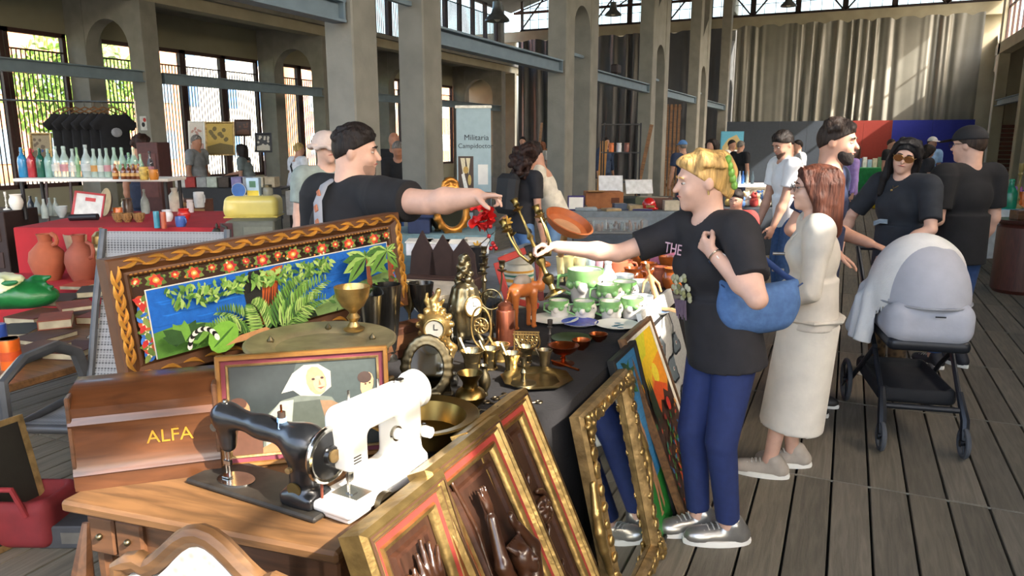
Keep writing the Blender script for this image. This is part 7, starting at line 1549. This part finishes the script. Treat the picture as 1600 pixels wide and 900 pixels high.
put('bell', 340, 372, 40, 34, .84, M('#3a372f', .5, .5), 'old dark lantern behind the tapestry', 'lantern', name='lantern', d=5.6, band=[(.1, .3, .9, M('#6a6a60', .2, alpha=.6))], handle=(.3, .9, .5)); 
blk('side_box', 'brown box under the old lantern', 'box', 340, 380, 0, (.24, .24, .84), CARD, d=5.6)
# dark garment and stool at far left
blk('cabinet', 'dark sideboard at the end of the red stall', 'cabinet', -8, 330, 0, (.5, .5, 1.0), M('#2c1c18', .6), d=7.0, parts=[('drawer', (0, -.253, .8), (.4, .01, .15), M('#3a2620', .6)), ('drawer', (0, -.253, .55), (.4, .01, .15), M('#3a2620', .6))])
for x, hp, lab in ((4, 28, 'white porcelain candlestick on the sideboard'), (20, 24, 'white porcelain teapot on the sideboard')): put('stick' if x < 10 else 'pot', x, 277, hp, 10 if x < 10 else 20, 1.0, WHITE, lab, 'porcelain', 'white porcelain', name='porcelain', d=6.9)
# ================================================================ MIDDLE: banner, gilt oval mirror, back tables
c = atd(741, 300, 8.2); t = thing('roller_banner', 'pale blue roller banner reading Militaria Campidoctor', 'banner', (c.x, c.y, 0), YR-.05); bw_, bh = .38, 1.95
MB().box((0, 0, bh/2+.04), (bw_, .006, bh)).build('sheet', M('#9fb4b9', .7, var=.05), t); MB().box((0, 0, .03), (bw_+.05, .16, .06), ch=.01).build('foot', SILVER, t); MB().box((0, 0, bh+.05), (bw_+.02, .025, .03)).build('top_rail', SILVER, t); MB().cyl((0, .05, .05), (0, .05, bh), .01, n=6).build('pole', SILVER, t)
INK = M('#23282b', .7)
letter('Militaria', .085, INK, t, (.03, -.0045, bh-.28), (math.pi/2, 0, 0)); letter('Campidoctor', .072, INK, t, (.02, -.0045, bh-.37), (math.pi/2, 0, 0))
q = Pic(.17, .62, '#4a3a30'); q.p([(-.06, .6), (-.01, .6), (0, .45), (-.03, .4)], '#cfc5a5').p([(-.05, .42), (-.02, .44), (.02, .28), (.06, .12), (.03, .12), (-.02, .26)], '#d9d8d2').p([(0, .6), (.05, .6), (.03, .42)], '#d8cda8').p([(.02, .13), (.07, .16), (.08, .05), (.03, .04)], '#b5382c').e(-.0, .47, .03, .04, '#b8954c').e(.04, .36, .02, .06, '#c2a45c'); o = q.build('sword_print', PRINT(.6), t, smooth=0); o.location = (-.09, -.0045, bh-1.1); o.rotation_euler = (math.pi/2, 0, 0)
MB().box((.1, -.0045, bh-.68), (.11, .002, .22)).build('white_panel', PAPER, t)
q = Pic(.2, .55, '#4a4642'); q.e(0, .3, .085, .22, '#6d6258').e(0, .48, .035, .05, '#7a6e60').e(0, .33, .03, .03, '#c9ab62').line([(-.06, .25), (-.02, .17), (0, .1), (.02, .17), (.06, .25)], .014, '#b9a67e'); o = q.build('armour_print', PRINT(.6), t, smooth=0); o.location = (.085, -.0045, bh-1.42); o.rotation_euler = (math.pi/2, 0, 0)
tbl(600, 772, 6.6, .8, .7, M('#6f8d95', .8), 'blue grey clothed table behind the stallholder', M('#6f8d95', .8), .6)
p = atd(707, 318, 6.8); t = thing('oval_mirror', 'gilt carved oval mirror on the blue grey table', 'mirror', (p.x, p.y, .8), rot=Euler((-.12, 0, YR+.5)))
s_ = SDF(); s_.chain([(.15*math.cos(a), 0, .22+.2*math.sin(a)) for a in np.linspace(0, 6.283, 22)], [.032]*22, k=.01)
for i in range(16): a = 6.283*i/16; s_.ell((.18*math.cos(a), -.01, .22+.23*math.sin(a)), (.022, .016, .022), k=.01)
for i in range(5): s_.ell((-.06+.03*i, -.01, .46+.03*math.sin(math.pi*i/4)), (.025, .018, .03), k=.012)
s_.build('frame', M('#a5702e', .4, .7, var=.35), t, .01); MB(axes((0, 0, .22), (1, 0, 0), (0, 0, 1), (0, -1, 0))).lathe([(0, 0), (.14, 0), (.14, .004), (0, .004)], 26, sy=1.35).build('mirror_glass', M('#9aa3a6', .06, 1., var=.02), t)
put('vase', 683, 300, 32, 20, .8, BRASS_D, 'brass urn beside the gilt oval mirror', 'urn', name='urn', d=6.9)
blk('attache_case', 'open navy blue case on the blue grey table', 'case', 655, 300, .8, (.2, .2, .13), M('#232f52', .5), d=6.8, parts=[('lid', (.02, .1, .18), (.2, .02, .16), M('#28365e', .5))]); put('pot', 600, 300, 20, 26, .8, M('#b5894a', .5), 'straw coloured pot near the stallholder\'s chin', 'pot', name='straw_pot', d=6.7)
# white tubs between the stallholder and the buyers
tbl(640, 770, 5.9, .72, .6, M('#5c666e', .8), 'low grey table with white plastic tubs', M('#5c666e', .8), .5)
for x, y, lab, c in ((655, 352, 'white plastic tub with toy box', '#d4d7dc'), (710, 350, 'white plastic tub full of cutlery', '#ccd2da'), (745, 347, 'shallow white tray beside the red bloom', '#d8d8d8'), (682, 340, 'small white box with red lid', '#cfc6c6')): blk('plastic_tub', lab, 'tub', x, y, .72, (.2, .22, .11), M(c, .5), 'white plastic tubs', d=6.0+random.uniform(0, .15), parts=[('rim', (0, 0, .11), (.215, .235, .012), WHITE)])
# grey stall with cardboard box, helmet, cases
GT = M('#6d7780', .85)
tbl(884, 1062, 8.6, .82, 1.0, GT, 'grey draped stall table with cardboard box', GT, .7); tbl(897, 1012, 7.2, .72, .55, M('#39424c', .85), 'lower dark table of small glass trinkets', M('#39424c', .85), .4)
blk('cardboard_box', 'large brown cardboard box on the grey stall', 'box', 942, 318, .82, (.46, .32, .2), M('#8f5a34', .85), d=9.15, parts=[('flap', (-.1, -.1, .21), (.2, .2, .006), CARD), ('printed_mark', (.13, -.162, .1), (.1, .003, .07), M('#5a3420', .9))])
t = blk('framed_certificate', 'framed white certificate in blue mount', 'frame', 900, 318, .82, (.2, .02, .18), M('#3a2f66', .6), d=8.75, parts=[('paper', (0, -.012, .09), (.17, .004, .14), PAPER)])
p = atd(1014, 322, 8.85); t = thing('helmet', 'shiny red toy helmet on the grey stall', 'helmet', (p.x, p.y, .82), YR); s_ = SDF(); s_.ell((0, 0, .06), (.085, .095, .09), k=.02).ell((.05, 0, .02), (.07, .09, .025), k=.03).cut((0, 0, 0), (0, 0, -1)); s_.build('shell', M('#b3201e', .25, coat=.6), t, .012); MB().box((.0, -.09, .05), (.1, .02, .03), ch=.006).build('visor', GOLD, t)
blk('display_case', 'glass display case of small figures on the dark table', 'case', 955, 345, .72, (.7, .3, .14), M('#aab4b6', .1, alpha=.25), d=7.5, parts=[('tray', (0, 0, .012), (.54, .29, .02), M('#4a4440', .7))])
rn = random.Random(12)
for i in range(34):
    x = 905+i*3.0+rn.uniform(-1.5, 1.5); ks, cs = rn.choice(('stick', 'vase', 'goblet', 'bottle')), rn.choice((('#8a6a5a', 'tan'), ('#a5a8a8', 'grey'), ('#6d5040', 'brown'), ('#b5b0a0', 'cream'), ('#7a8288', 'slate'), ('#5a3a34', 'maroon'))); put(ks, x, 348, rn.uniform(9, 15), rn.uniform(4, 6), .745, M(cs[0], .4, .3), 'tiny '+cs[1]+' '+ks+' shaped figurine in the display case', 'figurine', 'tiny figurines in the glass case', name='figurine', n=8, d=7.4+rn.uniform(0, .2))
put('tin', 962, 392, 30, 40, BZ, CLAY, 'pale terracotta pot behind the outstretched arm', 'pot', name='terracotta_pot', d=4.75); put('bowl', 946, 392, 14, 34, BZ, M('#4a2417', .15, coat=.6), 'dark glazed brown bowl by the arm', 'bowl', name='terracotta_pot', d=4.6); put('mug', 985, 392, 18, 30, BZ, GLAZE, 'orange glazed two handled cup by the arm', 'cup', name='terracotta_pot', d=4.6, handle=(.2, .8, .35)); put('tin', 917, 396, 24, 30, BZ, M('#a5845c', .7), 'straw coloured round box by the dish', 'box', name='round_box', d=4.7)
for x, yb, w_, h_, ang_, lab, m in ((985, 300, .06, 1.9, .18, 'long wooden board leaning on the third column', WOOD_L), (936, 300, .12, 1.6, .05, 'plywood panel leaning on the second column', M('#a5763e', .7)), (828, 300, .04, 1.9, .1, 'thin batten leaning in the dark corner', WOOD_L)):
    p = atd(x, 230, 12.5 if x == 985 else 12.1); t = thing('leaning_board', lab, 'board', (p.x, p.y, 0), rot=Euler((0, ang_, YR))); MB().box((0, 0, h_/2+.03), (w_, .03, h_)).build('board', m, t)
p = atd(1046, 250, 20.5); t = thing('pallet', 'upright stack of pale wooden pallet boards', 'pallet', (p.x, p.y, 0), YR)
for i in range(5): MB().box((-.22+.11*i, 0, 1.3), (.07, .03, 2.6)).build('plank', WOOD_L, t)
for z in (.4, 1.4, 2.5): MB().box((0, .04, z), (.56, .05, .09)).build('cross_batten', WOOD, t)
p = atd(850, 260, 21); blk('crate', 'wooden crate stack before the dark curtain', 'crate', 850, 260, 0, (.6, .4, 1.4), M('#a5713a', .7), d=21, parts=[('slat', (0, -.21, .3+.25*i), (.6, .02, .16), WOOD_L) for i in range(5)])
c = atd(970, 220, 11.5); t = thing('metal_rack', 'black metal display rack behind the grey stall', 'rack', (c.x, c.y, 0), YR)
for x in (-.28, .28):
    for y in (-.15, .15): MB().cyl((x, y, 0), (x, y, 1.9), .012, n=6).build('post', BLACK, t)
for z in (.5, 1.0, 1.45, 1.88): MB().box((0, 0, z), (.58, .32, .015)).build('shelf', M('#2a2c30', .5), t)
for i in range(3): put('jar', 955+12*i, 238, 14, 8, 1.46, M(('#c96a2c', '#b9bcc0', '#7a4434')[i], .4), ('orange', 'white', 'brown')[i]+' jar on the black metal rack', 'jar', 'jars on the metal rack', name='jar', d=11.5)
for nm, lab, x, sz, c, d_ in (('book_pile', 'pile of old papers beside the cardboard box', 985, (.2, .25, .06), '#8a7a5c', 8.9), ('cash_box', 'slate blue cash box on the grey stall', 968, (.16, .12, .08), '#3c4a5e', 8.85), ('suitcase', 'small brown suitcase behind the helmet', 1030, (.3, .2, .14), '#5a3a28', 9.0), ('folder', 'purple folder under the red helmet', 1000, (.3, .22, .02), '#33305e', 8.85), ('tool_tray', 'grey metal tool tray with orange grip', 915, (.26, .16, .04), '#7f8a92', 8.8), ('carton', 'flat buff carton at the stall front', 955, (.2, .16, .03), '#a08a64', 8.75), ('radio', 'old cream radio on the grey stall', 1048, (.18, .12, .12), '#b5ab94', 8.8), ('crate', 'olive green crate behind the cardboard box', 1010, (.26, .24, .14), '#4f5238', 9.1), ('cutlery_case', 'black cutlery case open on the grey stall', 905, (.18, .16, .05), '#1e1e22', 8.95)):
    blk(nm, lab, nm.replace('_', ' '), x, 330, .82, sz, M(c, .6, var=.2), 'goods on the grey stall', d=d_, rz=YR+random.uniform(-.5, .5), parts=[('lid_strip', (0, 0, sz[2]), (sz[0]*.7, sz[1]*.6, .006), M('#8d867a', .6))])
for i, (x, lab, c, w_, h_) in enumerate(((955, 'white sheet of price cards on the rack front', '#cfd2d6', .34, .26), (1000, 'white slanted board leaning on the rack', '#c5c9cc', .4, .2))):
    p = atd(x, 285, 10.4); t = thing('notice_board', lab, 'board', (p.x, p.y, .9), rot=Euler((math.pi/2-.3, 0, YR+.2*i))); MB().box((0, h_/2, 0), (w_, h_, .01)).build('sheet', M(c, .7), t); MB().box((0, -.38, -.04), (.04, .9, .02)).build('leg', BLACK, t)
tbl(900, 1060, 10.8, .8, .5, M('#26302f', .85), 'dark green draped table behind the grey stall', M('#26302f', .85), .7)
# ================================================================ RIGHT AND FAR STALLS
tbl(1128, 1225, 10.4, 1.02, .6, M('#c5c8ca', .7), 'white shelf table of bottles at the far stall', None); tbl(1128, 1230, 9.4, .78, .8, M('#2c3138', .85), 'dark clothed table of toys', M('#2c3138', .85), .6)
for i, (x, c) in enumerate(((1147, '#8fa39a'), (1152, '#9ab0a5'), (1158, '#c2ccd0'), (1163, '#3a6ab0'), (1170, '#a5a89a'), (1178, '#5a6a72'))): put('bottle', x, 240, 20, 5, 1.02, M(c, .2), ('grey green', 'pale green', 'clear', 'blue', 'beige', 'slate')[i]+' bottle on the far white shelf', 'bottle', 'bottles on the far shelf', name='bottle', n=10, d=10.6)
rn = random.Random(21)
for i in range(30):
    x = 1140+i*2.7; c = rn.choice(('#b58a4a', '#c9a35c', '#8a5a34', '#d8d4cc', '#a83a34', '#4a6a9a', '#d9c9a0')); p = atd(x, 285, 9.6+rn.uniform(0, .4)); z = .78+rn.choice((0, 0, .06, .1)); t = thing('soft_toy', {'#b58a4a': 'tan', '#c9a35c': 'golden', '#8a5a34': 'brown', '#d8d4cc': 'white', '#a83a34': 'red', '#4a6a9a': 'blue', '#d9c9a0': 'cream'}[c]+' soft toy jumbled on the dark clothed table', 'toy', (p.x, p.y, .78), rn.uniform(0, 6), 'jumbled toys on the dark table')
    m = M(c, .8); k = rn.uniform(.8, 1.3); MB().sph((0, 0, .05*k), (.05*k, .045*k, .055*k), n=10, m=7).build('torso', m, t); MB().sph((.01, 0, .12*k), .035*k, n=10, m=7).build('head', m, t)
    for sg in (-1, 1): MB().sph((0, sg*.03*k, .15*k), .013*k, n=6, m=5).build('ear', m, t)
p = atd(1143, 232, 18.2); t = thing('painted_map', 'blue and ochre painted map panel', 'map', (p.x, p.y, .9), YR); MB().box((0, 0, .5), (.56, .04, .9)).build('panel', M('#5aa5c2', .7), t)
q = Pic(.54, .86, '#5fb0cc'); q.p([(-.2, .2), (0, .1), (.2, .3), (.24, .6), (.1, .8), (-.1, .7), (-.24, .5)], '#c9b27a').e(.05, .5, .1, .14, '#a98a52').e(-.1, .4, .06, .1, '#d8c890'); o = q.build('map_print', PRINT(.6), t, smooth=0); o.location = (0, -.022, .07); o.rotation_euler = (math.pi/2, 0, 0)
for x in (-.2, .2): MB().cyl((x, .03, -.9), (x, .03, .1), .02, n=6).build('leg', BLACK, t)
tbl(1330, 1400, 18.5, .95, .9, M('#1f8a4a', .8), 'far stall table under a bright green cloth', M('#1f8a4a', .8), .6)
for i in range(8): blk('book', ('grey', 'blue', 'white', 'pale blue', 'cream', 'green', 'brown', 'black')[i]+' covered book standing on the green cloth', 'book', 1336+8*i, 240, .95, (.1, .05, .2+.03*(i % 3)), M(('#8a8f94', '#4a6aa0', '#d8d8d4', '#9ab5cc', '#d5cdb5', '#6a8a6a', '#7a5a40', '#2a2a2c')[i], .6), 'books on the green cloth', d=18.9, ch=0)
p = atz(1372, 268, .0); p = atd(1376, 262, 17.6); prop(SDF().ell((0, 0, .17), (.2, .14, .17), k=.03).cap((-.1, 0, .3), (.1, 0, .3), .03, .03, k=.03).cut((0, 0, 0), (0, 0, -1)).build('yellow_bag', M('#d3b21f', .6), None, .02, (p.x, p.y, 0)), 'yellow carrier bag on the floor by the green stall', 'bag')
tbl(1425, 1475, 11.0, .82, .7, M('#b5b2a8', .8), 'pale table behind the sunglasses woman', M('#b5b2a8', .8), .5); tbl(1535, 1660, 8.9, .82, .9, M('#4a9ab8', .7), 'turquoise clothed toy stall beside the cap man', M('#c5cdd0', .7), .6)
rn = random.Random(31)
for i in range(26):
    x = 1540+(i % 13)*6; d = 9.05+.3*(i // 13)+rn.uniform(0, .1); k = rn.choice(('jar', 'vase', 'goblet', 'tin', 'bottle')); c = rn.choice(('#c26aa5', '#d8d4dc', '#7a4a9a', '#e0b5c5', '#4a8ac0', '#c9a35c', '#2a8a7a', '#d8702a')); put(k, x, 300, rn.uniform(16, 30), rn.uniform(9, 14), .82, M(c, .4), {'#c26aa5': 'pink', '#d8d4dc': 'white', '#7a4a9a': 'purple', '#e0b5c5': 'rose', '#4a8ac0': 'blue', '#c9a35c': 'golden', '#2a8a7a': 'teal', '#d8702a': 'orange'}[c]+' '+k+' ornament crowded on the turquoise toy stall', 'ornament', 'ornaments on the toy stall', name='ornament', n=10, d=d)
for x, hp, lab, c in ((1590, 70, 'tall brass candlestick with white candle on the toy stall', '#8a7a4a'), (1546, 45, 'orange glass goblet on the toy stall', '#c96a2c'), (1578, 46, 'green glass bottle in front of the toy stall', '#1f7a5c')): put('stick' if hp == 70 else 'goblet' if hp == 45 else 'bottle', x, 310, hp, 20, .82, M(c, .25), lab, 'ornament', name='ornament', d=9.0)
p = atz(1578, 455, 0); t = thing('wooden_drum_table', 'dark red wooden drum cabinet beside the toy stall', 'cabinet', (p.x+.05, p.y, 0)); MB().lathe([(0, 0), (.22, 0), (.25, .04), (.25, .72), (.22, .76), (0, .76)], 24).build('drum', M('#4a231a', .4, var=.3, kind='wood', scale=5, stretch=(6, 6, 1), coat=.4), t); MB().lathe([(0, .76), (.27, .76), (.28, .78), (.27, .8), (0, .8)], 24).build('top', M('#3a1a14', .35, coat=.5), t)
t = blk('music_box', 'small scalloped wooden box on the drum cabinet', 'box', 0, 0, .8, (.2, .14, .1), WOOD, d=5.0); t.location = (p.x+.02, p.y, .8)
# second pair of shoes, red toolbox bag under the sewing table
p = atz(80, 890, 0); t = thing('tote_bag', 'red fabric bag on the floor under the garden chair', 'bag', (p.x-.35, p.y+.12, 0), .4); s_ = SDF(); s_.box((0, 0, .11), (.2, .13, .11), rnd=.05, k=.03).box((0, 0, .22), (.16, .09, .07), rnd=.04, k=.03, op='s'); s_.build('body', M('#6e1a1e', .8, var=.15), t, .01); MB().tube([(-.12, -.13, .16), (-.08, -.14, .28), (.08, -.14, .28), (.12, -.13, .16)], .012, 8).build('handle', M('#7a1c20', .8), t)
for i, (x, y, c, lab) in enumerate(((130, 800, '#3a3a3c', 'grey box file on the floor under the garden chair'), (-20, 760, '#5a5248', 'drab folder on the floor beside the box file'))): blk('box_file', lab, 'file', x, y, 0, (.28, .2, .1), M(c, .7), d=3.1, parts=[('label', (0, -.102, .05), (.08, .003, .05), M('#5a564e', .8))])
t, w, h = leaning('framed_picture', 'dark picture in thin gilt frame leaning below the garden chair', 'picture', 1.55, 1.85, -3.02, -3.14, .5); frame_mb(w, h, [(0, -.01), (0, .012), (.025, .008)]).build('frame', GILT, t); MB().box((0, h/2, 0), (w-.04, h-.04, .006)).build('print', M('#1f1d18', .5), t)
